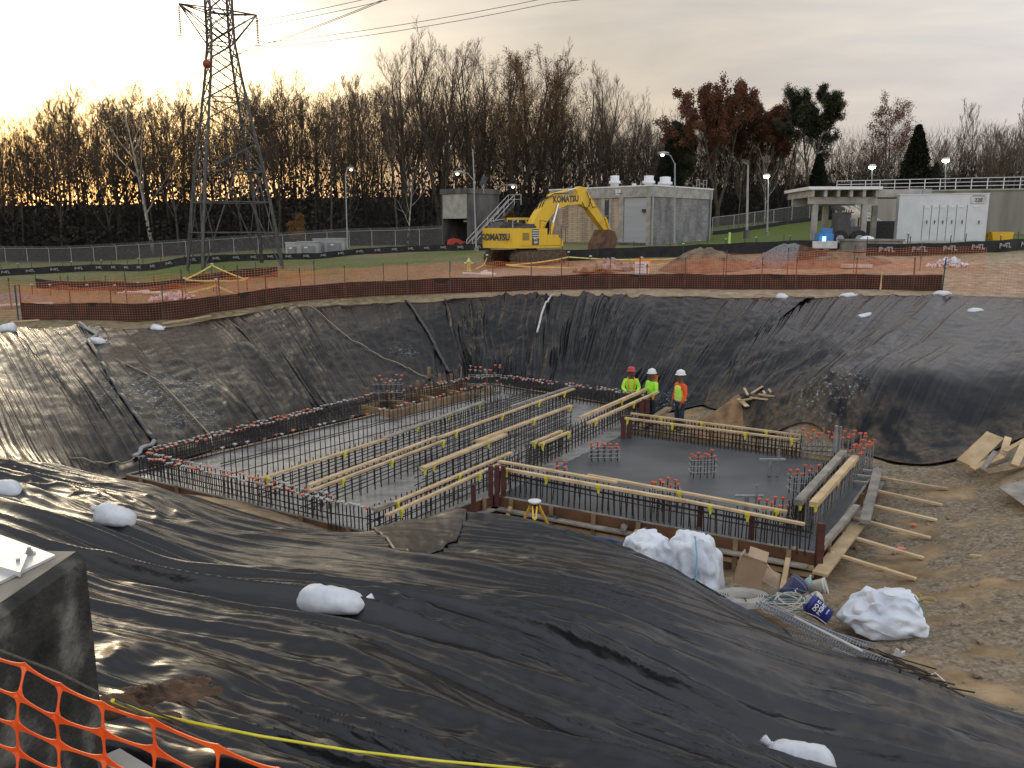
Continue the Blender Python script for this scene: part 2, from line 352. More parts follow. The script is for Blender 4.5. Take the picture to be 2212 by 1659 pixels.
toeL=[(-22,17.2),(-15.5,16.9),tuple(P(0,996,.9)[:2]),tuple(P(150,1018,.4)[:2]),(-10.1,19.0),(-9.6,20.8),(-6.9,24.4),(-4.2,28),(-1.9,31.1)]
_,fL=loft('black_sheet','wrinkled black plastic sheet down the left slope behind the long row of capped bars',toeL,rimL,1900,90,tarpS,fold_slope(11),
  dust=lambda X,Y,S,T: np.clip(blob(P(330,735,1.8),3.2,X,Y)*ss(.35,.6,fbm(X*1.2,Y*1.2,4,3))*1.3+ .9*ss(.94,1,T)*ss(.4,.6,fbm(X,Y,3,8)),0,.95),
  paint=lambda X,Y,S,T: np.clip(blob(P(330,830,1.0),2.6,X,Y)+blob(P(410,890,.5),1.3,X,Y)+.8*blob(P(870,760,1.),.8,X,Y),0,1))
rimF=W2([(960,644,2.70),(1100,641,2.75),(1300,641,2.78),(1500,641,2.78),(1640,642,2.79),(1760,642,2.8)])
toeF=[(-2.1,30.9),(-.9,32.0),(.3,32.0),(2.3,30.6),(4.3,29.1),tuple(P(1540,862,.1)[:2])]
_,fF=loft('black_sheet','black plastic sheet with long slanting folds on the far slope behind the three workers',toeF,rimF,1100,110,tarpS,fold_slope(23,1.35,.15),lift=.07,
  paint=lambda X,Y,S,T: .8*blob(P(1450,850,.1),.9,X,Y))
rimR=W2([(1690,643,2.78),(1850,642,2.82),(2060,642,2.86),(2230,643,2.9),(2500,650,3.0),(3000,660,3.2)])
toeR=[tuple(P(*q)[:2]) for q in ((1520,868,0),(1580,900,-.1),(1640,945,-.3),(1760,962,-.35),(1880,985,-.1),(2000,1000,0),(2120,975,.25),(2260,940,.6),(2600,930,1.2))]
def fold_R(X,Y,S,T):
    D,a,b=fold_slope(37,.8,.25)(X,Y,S,T)
    c=blob(P(1700,800,1.0),5,X,Y)+blob(P(1700,910,.3),2.2,X,Y); c=np.clip(c,0,1)
    q=.75*X-.66*Y; p=.66*X+.75*Y
    D=D*(1-.6*c*0)+c*(.17*ridge(fbm(q*.9+.3*np.sin(p*.8),p*.3,3,51),2)+.05*ridge(vn(q*3,p*.6,52),1.6))
    return D,a,b
_,fR=loft('black_sheet','creased black plastic sheet on the broad right slope above the board pile',toeR,rimR,1300,170,tarpS,fold_R,lift=.10,
  dust=lambda X,Y,S,T: np.clip(.8*blob(P(1720,905,.35),1.8,X,Y)*ss(.3,.6,fbm(X*3,Y*3,3,5))+.95*(1-ss(0,.16,T))*ss(.3,.55,fbm(X*2,Y*2,4,8)),0,.9),
  paint=lambda X,Y,S,T: .8*blob(P(1790,910,.2),1.4,X,Y))
# near sheet
edgeN=[tuple(P(*q)[:2]) for q in ((-700,965,1.5),(-300,972,1.35),(0,998,.95),(150,1020,.42),(280,1052,-.05))]+[(-6.6,16.6),(-4.4,15.6),(-2.8,15.0)]+[tuple(P(*q)[:2]) for q in ((1000,1142,.12),(1090,1148,.16),(1180,1150,.14),(1290,1178,.0),(1370,1188,-.1),(1430,1235,-.1),(1580,1302,0),(1650,1362,.05),(1830,1447,.15),(1990,1497,.22),(2212,1562,.3),(2500,1642,.4))]
baseN=[(-14,3.2),(-9,2.2),(-5,1.9),(-3.3,2.0),(-2.2,2.1),(-1.5,2.2),(-.9,2.2),(-.2,2.2),(.4,2.2),(1,2.2),(1.6,2.3),(2.2,2.4),(2.8,2.5),(3.4,2.6),(4.0,2.7),(4.6,2.8),(5.4,3.0),(6.2,3.2),(7,3.4),(9,3.8)]
def fold_N(X,Y,S,T):
    th=math.radians(-24); ex,ey=math.cos(th),math.sin(th)
    p=X*ex+Y*ey; q=-X*ey+Y*ex
    q=q+.55*(fbm(X*.22,Y*.22,2,61)-.5)*2+.12*np.sin(p*.7+q*.3)
    near=1-ss(5,9.5,Y); lo_=ss(.35,.62,fbm(p*.12,q*.3,2,66))
    w1=ridge(vn(q*1.05,p*.13,62),3.2); w2=ridge(vn(q*2.7,p*.2,63),2.2); w3=ridge(vn(q*6.3,p*.4,64),1.8)
    cr=ridge(fbm(X*.75+.5*np.sin(Y*1.2),Y*1.0,3,65),2.4); cr2=ridge(fbm(X*2.3,Y*2.9,3,67),2)
    e=np.minimum(1,(T)*9+.25)
    D=e*(.17*w1+(.10+.05*lo_)*w2+(.045+.03*lo_)*w3+.012*ridge(vn(q*13,p*1.6,71),1.4)*(.4+lo_)+.07*ridge(vn(q*1.9+.8*cr,p*.22,68),2.5)+near*(.05*cr+.018*cr2)+.014*cr2*lo_+.028*saw((q+.05*p+.3)/3.3))-.15
    return D,q,p*.9
_,fN=loft('black_sheet','broad crumpled black plastic sheet over the near bank, shining with sunset light',edgeN,baseN,900,640,tarpN,fold_N,lift=.06,
  dust=lambda X,Y,S,T: np.clip(.7*blob((6,9),4.5,X,Y)*ss(.42,.62,fbm(X*1.5,Y*3,4,9))+.5*blob((-1.5,15),2.5,X,Y)*ss(.4,.6,fbm(X*2,Y*2,3,4)),0,.8))
from mathutils import kdtree
_sv=np.concatenate([np.stack([a[::3,::2].ravel() if i==3 else a[::2,::2].ravel() for a in q],-1) for i,q in enumerate((fL,fF,fR,fN))])
KD=kdtree.KDTree(len(_sv))
for i,q in enumerate(_sv): KD.insert((q[0],q[1],0),i)
KD.balance()
def SZ(x,y,r=.12):
    z=h1(x,y)
    for co,i,d in KD.find_range((x,y,0),r): z=max(z,_sv[i][2])
    return z
h0=h1
def h1(x,y):
    z=h0(x,y)
    if KD.find((x,y,0))[2]>.35: z+=float(.05*(fbm(x*1.5,y*1.5,4,2)-.5)+.12*(fbm(x*.45,y*.45,3,4)-.5))
    return z
msk=np.zeros(GX.shape)
for s in SHEETS: msk=np.maximum(msk,inpoly(GX,GY,s).astype(float))
for _ in range(3):
    q=msk.copy(); q[1:-1,1:-1]=np.minimum.reduce([msk[1:-1,1:-1],msk[:-2,1:-1],msk[2:,1:-1],msk[1:-1,:-2],msk[1:-1,2:]]) if _==0 else (msk[1:-1,1:-1]*2+msk[:-2,1:-1]+msk[2:,1:-1]+msk[1:-1,:-2]+msk[1:-1,2:])/6; msk=q
rough_=.05*(fbm(GX*1.5,GY*1.5,4,2)-.5)+.12*(fbm(GX*.45,GY*.45,3,4)-.5)
GZ=GZ+rough_*(1-msk)*(1-ss(60,90,GY)*.3)-.32*msk
far=ss(36,40,GY); rimline=np.interp(GX,[q[0] for q in rimL+rimF[1:]+rimR[1:]],[q[1] for q in rimL+rimF[1:]+rimR[1:]])
beyond=ss(-.3,.5,GY-rimline)
claym=beyond*(1-ss(52,64,GY+4*(fbm(GX*.1,GY*.1,3,5)-.5)+np.clip(-GX-6,0,8)*.8))*ss(-8,1,GX)
claym=np.clip(claym+ beyond*ss(.45,.6,fbm(GX*.12,GY*.2,4,6))*ss(-5,2,GX)*(1-ss(52,62,GY))*.8,0,1)*(.6+.4*fbm(GX*.5,GY*.5,3,1))
grassm=np.clip(beyond*ss(0,7,GY-(52+11*ss(-16,-5,GX)*(1-ss(20,26,GX)))+6*(fbm(GX*.08,GY*.15,3,15)-.5))*np.clip(.15+1.5*(fbm(GX*.15,GY*.25,4,12)-.25)+.5*ss(12,18,GX),0,1)+ss(15,22,GX)*ss(62,66,GY)*.9,0,1)
deadm=np.clip(beyond*(1-claym)*1.0,0,1)
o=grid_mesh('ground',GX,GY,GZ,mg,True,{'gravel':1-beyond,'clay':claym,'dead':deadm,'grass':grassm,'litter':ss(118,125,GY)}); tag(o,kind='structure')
# ---- trees
barkD=M('bark_dark',(.042,.031,.022),(.085,.066,.048),1.2,.95,bump=.02)
barkP=M('bark_pale',(.22,.20,.17),(.42,.40,.36),1.0,.9)
barkM=M('bark_grey_brown',(.065,.053,.042),(.12,.10,.08),1.2,.95)
twigM=M('twig_brown',(.070,.047,.030),(.12,.083,.055),.4,.95)
twigW=M('twig_warm',(.085,.058,.032),(.13,.09,.05),.4,.95)
leafO=M('leaf_orange',(.11,.055,.018),(.19,.10,.03),.5,.9)
leafR=M('leaf_rust',(.075,.028,.014),(.14,.055,.022),.35,.9)
leafG=M('leaf_dark_green',(.014,.022,.008),(.045,.048,.014),.3,.9)
leafC=M('leaf_cedar',(.008,.013,.006),(.018,.024,.01),.5,.9)
leafW=M('leaf_wine',(.10,.035,.028),(.15,.06,.04),.5,.9)
def rdir(d,a,r):
    u=d.orthogonal().normalized(); v=d.cross(u); q=r.uniform(0,6.283)
    return (d*math.cos(a)+(u*math.cos(q)+v*math.sin(q))*math.sin(a)).normalized()
def twig(mb,p,q,e,r):
    b=len(mb.v); d=(q-p); s=d.orthogonal().normalized()*r; s2=d.cross(s).normalized()*r
    mb.v+=[tuple(p+s),tuple(p-s*.5+s2*.87),tuple(p-s*.5-s2*.87),tuple(q+s*.6),tuple(q-s*.3+s2*.5),tuple(q-s*.3-s2*.5),tuple(e)]
    mb.f+=[(b,b+1,b+4,b+3),(b+1,b+2,b+5,b+4),(b+2,b,b+3,b+5),(b+3,b+4,b+6),(b+4,b+5,b+6),(b+5,b+3,b+6)]
def leafq(mb,p,s,r):
    a=rdir(Vector((0,0,1)),r.uniform(0,3.1),r)*s; c=a.orthogonal().normalized()*s*.8; b=len(mb.v)
    mb.v+=[tuple(p-a),tuple(p+c),tuple(p+a),tuple(p-c)]; mb.f.append((b,b+1,b+2,b+3))
def gen_tree(seed,h,spread=.42,start=.3,up=.35,forks=1,lv=4,nl=(15,7,6,5),leaf=0,leafsz=.22,leaflv=3,top=0,rt=None):
    r=random.Random(seed); T1,T2,LF=MB(),MB(),MB(); tops=[]
    def br(p,d,L,rad,lev):
        k={0:9,1:6,2:4,3:3}.get(lev,2); pts=[p]; rs=[rad]; q=p.copy(); dd=d.copy()
        for i in range(k):
            dd=(dd+Vector((r.gauss(0,.09 if lev else .035),r.gauss(0,.09 if lev else .035),r.gauss(0,.05)+(up*.22 if lev else .04)))).normalized()
            q=q+dd*(L/k); pts.append(q.copy()); rs.append(max(rad*(1-(i+1)/k*.82),.012))
        if lev<=2: T1.tube(pts,rs,6 if lev==0 else (5 if lev==1 else 3),False)
        else:
            twig(T2,pts[0],pts[len(pts)//2],pts[-1],max(rad*.8,.016))
        if leaf and lev>=leaflv and (q.z>h*top):
            for _ in range(leaf):
                a=r.choice(pts[1:]); 
                for _2 in range(3): leafq(LF,a+Vector((r.gauss(0,.35),r.gauss(0,.35),r.gauss(0,.3))),leafsz*r.uniform(.6,1.2),r)
        if lev>=lv: return
        n=nl[lev]
        for i in range(n):
            f=(start+(1-start)*(i+r.random())/n) if lev==0 else (.25+.75*(i+r.random())/n)
            f=min(f,.98); x=f*k; j=int(x); a=pts[j].lerp(pts[min(j+1,k)],x-j)
            if lev==0: ln=h*spread*(1-.55*(f-start)/(1-start))*r.uniform(.75,1.2); an=math.radians(r.uniform(28,52))
            else: ln=L*r.uniform(.38,.62)*(1.1-.4*f); an=math.radians(r.uniform(22,48))
            rb=rs[j]*(.55 if lev==0 else .6)
            nd=rdir((pts[min(j+1,k)]-pts[j]).normalized(),an,r); nd.z+=up*(.5 if lev<2 else .25); nd.normalize()
            br(a,nd,ln,max(rb,.018),lev+1)
    rr=rt or h*.011
    if forks==1: br(Vector((0,0,-.3)),Vector((0,0,1)),h,rr,0)
    else:
        f0=h*.16; T1.tube([(0,0,-.3),(0,0,f0)],[rr*1.5,rr*1.2],7,False)
        for i in range(forks):
            a=6.283*i/forks+r.uniform(-.4,.4); an=r.uniform(.14,.3)
            br(Vector((0,0,f0-.2)),Vector((math.cos(a)*math.sin(an),math.sin(a)*math.sin(an),math.cos(an))),h-f0,rr,0)
    return T1,T2,LF
PROTO={}
def proto(key,seed,bark,twm,lfm=None,**k):
    a,b,c=gen_tree(seed,**k); PROTO[key]=(a.mesh('trunk',bark,True),b.mesh('crown',twm),c.mesh('leaves',lfm) if lfm else None,float(np.percentile(np.array(b.v)[:,2],99.6)))
proto('a',1,barkD,twigM,h=22,spread=.44,up=.25,nl=(15,7,6,5))
proto('b',2,barkD,twigM,h=22,spread=.38,start=.36,up=.28,nl=(15,7,6,5))
proto('c',3,barkM,twigW,h=20,spread=.48,start=.2,up=.25,nl=(15,7,6,5))
proto('d',4,barkM,twigM,h=22,spread=.26,start=.45,up=.6,nl=(14,7,6,5))
proto('e',5,barkP,twigW,h=20,spread=.5,start=.3,nl=(9,5,4,3),rt=.3)
proto('f',6,barkD,twigM,h=30,spread=.36,start=.18,up=.55,forks=3,nl=(10,7,6,4),rt=.42)
proto('g',7,barkD,twigM,h=30,spread=.33,start=.3,up=.55,forks=2,nl=(14,7,6,5),rt=.45)
proto('h',8,barkD,twigM,leafO,h=30,spread=.36,start=.2,up=.5,forks=3,nl=(9,6,5,4),rt=.42,leaf=1,leafsz=.13,leaflv=4,top=.45)
proto('r',9,barkD,twigM,leafR,h=22,spread=.46,start=.28,forks=3,nl=(7,5,4,4),leaf=7,leafsz=.16,leaflv=3,rt=.35)
proto('o',10,barkD,twigM,leafG,h=22,spread=.44,start=.38,forks=2,nl=(10,6,5,3),leaf=8,leafsz=.17,leaflv=3,rt=.4)
proto('w',12,barkM,twigW,leafW,h=20,spread=.42,start=.25,forks=2,nl=(9,5,5,4),leaf=1,leafsz=.14,leaflv=4,top=.35)
proto('y',13,barkM,twigW,leafO,h=8,spread=.5,start=.15,nl=(10,5,4,3),leaf=3,leafsz=.13,leaflv=3)
proto('t',14,barkM,twigW,h=20,spread=.22,start=.35,up=.7,nl=(14,6,4,3),rt=.16)
# cedar
r_=random.Random(3); a=MB(); a.tube([(0,0,-.3),(0,0,15)],[.25,.04],6,False); b=MB()
for i in range(9000):
    z=1+14*r_.random()**.8; rad=(1-z/15.6)**.8*4.6*(.8+.25*r_.random()); q=r_.uniform(0,6.283); s=rad*r_.random()**.35
    leafq(b,Vector((math.cos(q)*s,math.sin(q)*s,z+.2*r_.random()-s*.15)),r_.uniform(.14,.3),r_)
PROTO['k']=(a.mesh('trunk',barkD,True),b.mesh('crown',leafC),None,15)
DESC={'a':'bare dark tree','b':'bare dark tree with a high crown','c':'bare tree with brown branches','d':'bare slender upright tree','e':'pale barked bare tree with wide crooked limbs','f':'tall bare tree forking near its base','g':'tall bare tree with twin stems','h':'tall tree with thin orange leaves in its top','r':'rust leaved oak','o':'dark green broad crowned tree','w':'tree with thin wine red leaves','y':'small shrub with yellow leaves','t':'thin pale sapling tree','k':'dark conical evergreen'}
def tree(key,vx,top,Y,where,group='trees of the wood behind the fence',wd=1):
    d=ray(vx,500); X=d[0]*Y/d[1]; z=h1(X,Y); zt=U(vx,top,Y).z; s=max(zt-z,4)/PROTO[key][3]
    o=thing('tree',DESC[key]+' '+where,'tree',(X,Y,z-.2),group,R.uniform(0,6.28)); o.scale=(s*wd,s*wd,s)
    for nm,me in zip(('trunk','crown','leaves'),PROTO[key][:3]):
        if me: c=bpy.data.objects.new(nm,me); col.objects.link(c); c.parent=o
    return o
def spot(vx):
    return 'at the left edge' if vx<60 else 'under the sunset, left third' if vx<180 else 'left of the pylon' if vx<300 else 'just left of the pylon' if vx<400 else 'seen through the pylon' if vx<560 else 'right of the pylon' if vx<690 else 'above the slim lamp post' if vx<800 else 'left of the garage' if vx<930 else 'above the garage' if vx<1060 else 'above the garage stairs' if vx<1180 else 'above the excavator boom' if vx<1300 else 'above the roof vents' if vx<1440 else 'at the building end' if vx<1560 else 'above the lawn lamps' if vx<1700 else 'above the canopy' if vx<1860 else 'behind the container' if vx<2010 else 'above the bright right lamp' if vx<2110 else 'at the right edge'
# individual trees that shape the skyline
for k,vx,tp_,Y in (('f',880,85,128),('g',950,70,126),('f',1030,80,134),('h',1110,92,128),('h',1195,118,130),('g',1150,100,140),('f',1290,140,127),('g',1330,190,132),('e',328,150,124),('e',880,330,122),('a',255,195,128),('c',300,165,130),('a',190,215,128),('c',130,205,126),('a',75,245,128),('c',30,300,126),('a',-20,330,128),('a',420,195,130),('b',560,180,132),('c',610,185,128),('a',690,195,130),('b',740,200,128),('a',790,190,132),('r',1548,180,118),('r',1600,225,124),('o',1745,185,116),('r',1680,225,125),('o',1455,265,122),('w',1905,208,120),('k',1966,268,112),('k',1440,300,118),('k',2010,350,116),('k',1760,330,116),('a',1395,250,128),('c',1430,262,130),('t',2060,208,124),('t',2085,225,126),('t',2195,178,112),('t',2180,240,114),('c',2125,268,118),('c',2160,255,116),('c',2020,290,120),('a',2230,235,116),('t',1648,330,112),('t',1595,330,110),('t',1955,400,110),('c',1850,290,122),('y',640,462,114),('y',1090,450,116),('t',2130,270,112),('t',1700,350,110),('e',1650,300,114)):
    tree(k,vx,tp_,Y,spot(vx),wd=.92 if k in 'ro' else 1)
SK=[(-260,380),(-120,330),(0,275),(60,228),(120,195),(250,172),(350,175),(450,190),(560,172),(660,166),(800,165),(900,172),(1000,185),(1250,215),(1400,248),(1560,262),(1800,300),(2000,305),(2250,270),(2400,280)]
sx_=[q[0] for q in SK]; sy_=[q[1] for q in SK]
for i in range(244):
    vx=-260+2650*(i+R.random())/244; Y=R.uniform(123,168); t_=np.interp(vx,sx_,sy_)+R.uniform(-22,80)
    tree(R.choice('aabbcdd' if vx<1400 else 'aabcdttc'),vx,t_,Y,'further back, '+('low, ' if t_>330 else '')+spot(vx))
# undergrowth: a continuous dark thicket along the foot of the wood
def thicket(name,X0,X1,n,ymin,ymax,hm,m,seed,sz=.3):
    r=random.Random(seed); mb=MB()
    for i in range(n):
        x=r.uniform(X0,X1); y=r.uniform(ymin,ymax); hh=hm*(.35+.95*vn(x*.11,y*.1,seed)+.25*vn(x*.5,y*.4,seed+1))*(1-.5*float(ss(-10,55,x))); z=r.random()**2.1*hh
        p=Vector((x,y,z))
        if i%5<3 and z<.42*hh: leafq(mb,p,sz*r.uniform(.4,1.2),r)
        else:
            d=Vector((r.gauss(0,.35),r.gauss(0,.35),1)).normalized(); twig(mb,p,p+d*1.1,p+d*2.4+Vector((r.gauss(0,.4),0,0)),.022)
    V_=np.array(mb.v); V_[:,2]+=H(V_[:,0],V_[:,1]); mb.v=[tuple(q) for q in V_]
    return tag(mb.build(name,m),kind='stuff')
HX=np.linspace(-110,150,60); HZ=H(HX,HX*0+124)
und=M('undergrowth_brown',(.010,.0085,.006),(.030,.024,.016),.25,.95)
thicket('undergrowth',-150,150,115000,121,136,16,und,5,.34)
thicket('undergrowth',-160,160,48000,136,150,20,und,6,.4); thicket('undergrowth',-170,175,46000,158,172,22,und,7,.45)
# ---- far setting
def base(vx,Y,dz=0):
    x=(vx-1106)/F*Y
    for _ in range(4):
        z=h1(x,Y); x=(vx-1106)/F*(Y*cp-(z-CZ)*sp)
    return Vector((x,Y,z+dz))
def zat(vx,vy,Y): return U(vx,vy,Y).z
galv=M('galvanised_steel',(.26,.27,.28),(.36,.37,.38),8,.55,.35)
steelD=M('dark_steel',(.045,.048,.05),(.09,.095,.1),3,.6,.5)
blk=M('black_cloth',(.010,.010,.012),(.022,.022,.024),2,.85,bump=.02,bs=3)
wht=M('white_paint',(.62,.63,.63),(.75,.75,.74),3,.5)
whd=M('white_dirty',(.42,.41,.38),(.6,.6,.58),2,.7)
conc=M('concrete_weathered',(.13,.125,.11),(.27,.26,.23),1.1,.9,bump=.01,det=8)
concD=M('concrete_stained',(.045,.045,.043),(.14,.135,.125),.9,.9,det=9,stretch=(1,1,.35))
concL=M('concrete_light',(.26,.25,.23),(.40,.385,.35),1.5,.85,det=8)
yel=M('yellow_paint',(.62,.36,.012),(.72,.44,.02),1.2,.42)
orangeC=M('orange_plastic',(.75,.10,.02),(.9,.16,.03),9,.5)
blackR=M('black_rubber',(.012,.012,.012),(.03,.028,.026),6,.8)
glassD=M('dark_glass',(.012,.014,.016),rough=.12)
lampE=M('lamp_lit',(.9,.9,.85),emit=(1,.95,.82,9))
rust=M('rusty_steel',(.055,.026,.014),(.12,.06,.032),7,.8)
def wall_text(s,size,m,loc,xdir,up=Vector((0,0,1)),parent=None,name='lettering',bold=.02,ex=.004,sx=1):
    cu=bpy.data.curves.new('t','FONT'); cu.body=s; cu.size=size; cu.offset=bold*size; cu.extrude=ex; cu.align_x='CENTER'; cu.align_y='CENTER'; cu.resolution_u=2
    o=bpy.data.objects.new('t',cu); col.objects.link(o); dg=bpy.context.evaluated_depsgraph_get()
    me=bpy.data.meshes.new_from_object(o.evaluated_get(dg)); bpy.data.objects.remove(o); me.materials.clear(); me.materials.append(m)
    x=Vector(xdir).normalized(); z=x.cross(up).normalized(); y=z.cross(x)
    mt=Matrix(((x.x*sx,y.x,z.x),(x.y*sx,y.y,z.y),(x.z*sx,y.z,z.z))).to_4x4()
    me.transform(mt); o=bpy.data.objects.new(name,me); col.objects.link(o)
    l=Vector(loc)
    if parent: o.parent=parent; l=l-parent.location
    o.location=l; return o
# pylon
pc=base(507,70); th0=math.radians(-14)
PX=[(570,112),(502,101),(437,90),(372,80),(312,68),(262,58),(215,50),(172,42),(130,36),(95,31),(60,30),(25,30),(-20,30),(-70,28),(-130,22),(-200,12)]
lv=[(pc.z-.2 if i==0 else zat(480,y,70),hd*72/F) for i,(y,hd) in enumerate(PX)]
steelP=M('pylon_steel',(.055,.055,.055),(.10,.10,.10),2,.6,.4)
py=thing('transmission_tower','tall grey steel lattice pylon standing on the grass at left, carrying the power lines','pylon',(pc.x,pc.y,pc.z))
def cn(i,k):
    z,r=lv[i]; a=th0+k*math.pi/2; return Vector((pc.x+r*math.cos(a),pc.y+r*math.sin(a),z))
for k in range(4):
    m=MB()
    for i in range(len(lv)-1): m.bar(cn(i,k),cn(i+1,k),.2 if i<4 else .16)
    m.build('leg',steelP,py)
for k in range(4):
    m=MB()
    for i in range(len(lv)-1):
        a,b,c,d=cn(i,k),cn(i,(k+1)%4),cn(i+1,k),cn(i+1,(k+1)%4)
        if i<3:
            mid=(c+d)/2 if i==2 else None
            q1=a.lerp(b,.5) 
            m.bar(c,d,.09)
            mm=(cn(3,k)+cn(3,(k+1)%4))/2; f0=i/3; f1=(i+1)/3
            for s0 in (0,1):
                e0=cn(0,(k+s0)%4); m.bar(e0.lerp(mm,f0),e0.lerp(mm,f1),.08); m.bar(cn(i+1,(k+s0)%4),e0.lerp(mm,f0 if i else .05),.06)
        else:
            m.bar(a,d,.075); m.bar(b,c,.075)
            if i in(3,6,9,11,13): m.bar(a,b,.08)
    m.build('bracing',steelP,py)
ad=Vector((math.cos(math.radians(36)),math.sin(math.radians(36)),0)); zc=23.0; tc0=Vector((pc.x,pc.y,zc)); tips=[]
ins=M('insulator_glass',(.10,.075,.06),rough=.3)
for s0 in (-1,1):
    m=MB(); tip=tc0+ad*(s0*3.05); tips.append(tip)
    for k in range(4):
        z1_=cn(9,k); z2_=cn(11,k); m.bar(z1_,tip,.08); m.bar(z2_,tip,.08)
    m.build('cross_arm',steelP,py)
    m=MB(); 
    for q in range(15): m.lathe(tip-Vector((0,0,.25+q*.13)),[(.03,-.06),(.13,-.04),(.11,.0),(.03,.03)],8)
    m.tube([tip,tip-Vector((0,0,2.3))],.03,5); m.bar(tip-Vector((.25,0,2.35)),tip-Vector((-.25,0,2.35)),.06); m.build('insulator',ins,py)
def wire(label,pts,pair=.45,r=.022,name='power_line'):
    m=MB()
    for s0 in (-1,1):
        q=[]
        for i in range(len(pts)-1):
            a,b=Vector(pts[i]),Vector(pts[i+1])
            for t_ in range(8): 
                u=t_/8; q.append(a.lerp(b,u)+Vector((0,s0*pair/2*.3,s0*pair/2-4*(b-a).length*.012*u*(1-u))))
        q.append(Vector(pts[-1])+Vector((0,0,s0*pair/2))); m.tube(q,r,4)
    return one(name,label,'power line',m,steelD,'power lines on the pylon')
dn=Vector((0,0,2.4))
wire('pair of wires running right from the near cross arm tip to the top edge',[tips[0]-dn,U(900,-22,66),U(1700,-160,58)])
wire('pair of wires running right from the far cross arm tip, reaching top centre',[tips[1]-dn,U(1190,0,68),U(1900,-110,60)])
wire('pair of wires sagging left from the near cross arm tip into the glare',[tips[0]-dn,U(175,182,130),U(-80,330,260)])
wire('pair of wires sagging left from the far cross arm tip behind the legs',[tips[1]-dn,U(309,187,125),U(-60,400,280)])
wire('pair of wires passing behind the pylon into the glare',[U(560,30,78),U(430,66,82),U(165,192,140),U(-60,350,260)])
bm=MB(); c=U(447,138,67.5); rr=.33
bm.lathe(c,[(rr*math.sin(a*math.pi/10),-rr*math.cos(a*math.pi/10)) for a in range(1,10)],16); o=bm.build('marker_ball',M('ball_red',(.22,.045,.02),rough=.6),smooth=True); tag(o,'red brown aerial marker ball on a wire in front of the pylon','marker ball')
wire('thin wire pair carrying the red brown marker ball',[U(900,-30,60),U(447,138,67.5),U(240,240,110),U(-60,420,240)],.1)
# chain link fences
def alpha_mat(name,c,a):
    m=bpy.data.materials.new(name); m.use_nodes=True; t=m.node_tree; b=t.nodes['Principled BSDF']; b.inputs['Base Color'].default_value=tuple(c)+(1,); b.inputs['Alpha'].default_value=a; b.inputs['Roughness'].default_value=.7; return m
link=alpha_mat('chain_link_wire',(.20,.20,.19),.26)
def chain(label,pts,hh,n,arm=True):
    a=Vector(pts[0]); f=thing('chain_link_fence',label,'fence',a); P_=[Vector(p) for p in pts]
    seg=[(P_[i+1]-P_[i]).length for i in range(len(P_)-1)]; tot=sum(seg)
    def at(u):
        s=u*tot
        for i,g in enumerate(seg):
            if s<=g or i==len(seg)-1:
                q=P_[i].lerp(P_[i+1],min(s/g,1)); q.z=h1(q.x,q.y); return q
            s-=g
    q=[at(i/n) for i in range(n+1)]
    rail=MB().tube([p+Vector((0,0,hh)) for p in q],.035,5); rail.build('top_rail',galv,f)
    for i,p in enumerate(q):
        m=MB().cyl(p,p+Vector((0,0,hh+.02)),.05,6)
        if arm: m.bar(p+Vector((0,0,hh)),p+Vector((-.22,-.25,hh+.3)),.04)
        m.build('post',galv,f)
    m=MB(); vs=[]; 
    for p in q: vs+=[p+Vector((0,0,.03)),p+Vector((0,0,hh-.03))]
    m.add(vs,[(2*i,2*i+2,2*i+3,2*i+1) for i in range(n)]); m.build('wire_mesh',link,f)
    if arm:
        m=MB()
        for k in(.1,.2,.3): m.tube([p+Vector((-.22*k/.3,-.25*k/.3,hh+k)) for p in q],.012,3)
        m.build('barbed_wire',galv,f)
    return f
chain('long chain link fence with barbed wire arms at the foot of the wood',[base(-200,122),base(0,118),base(300,114),base(640,110),base(960,100)],2.0,24)
chain('chain link fence across the rise behind the lawn, right of the block building',[base(1538,104),base(1640,108),base(1760,114),base(1905,120)],2.1,9,False)
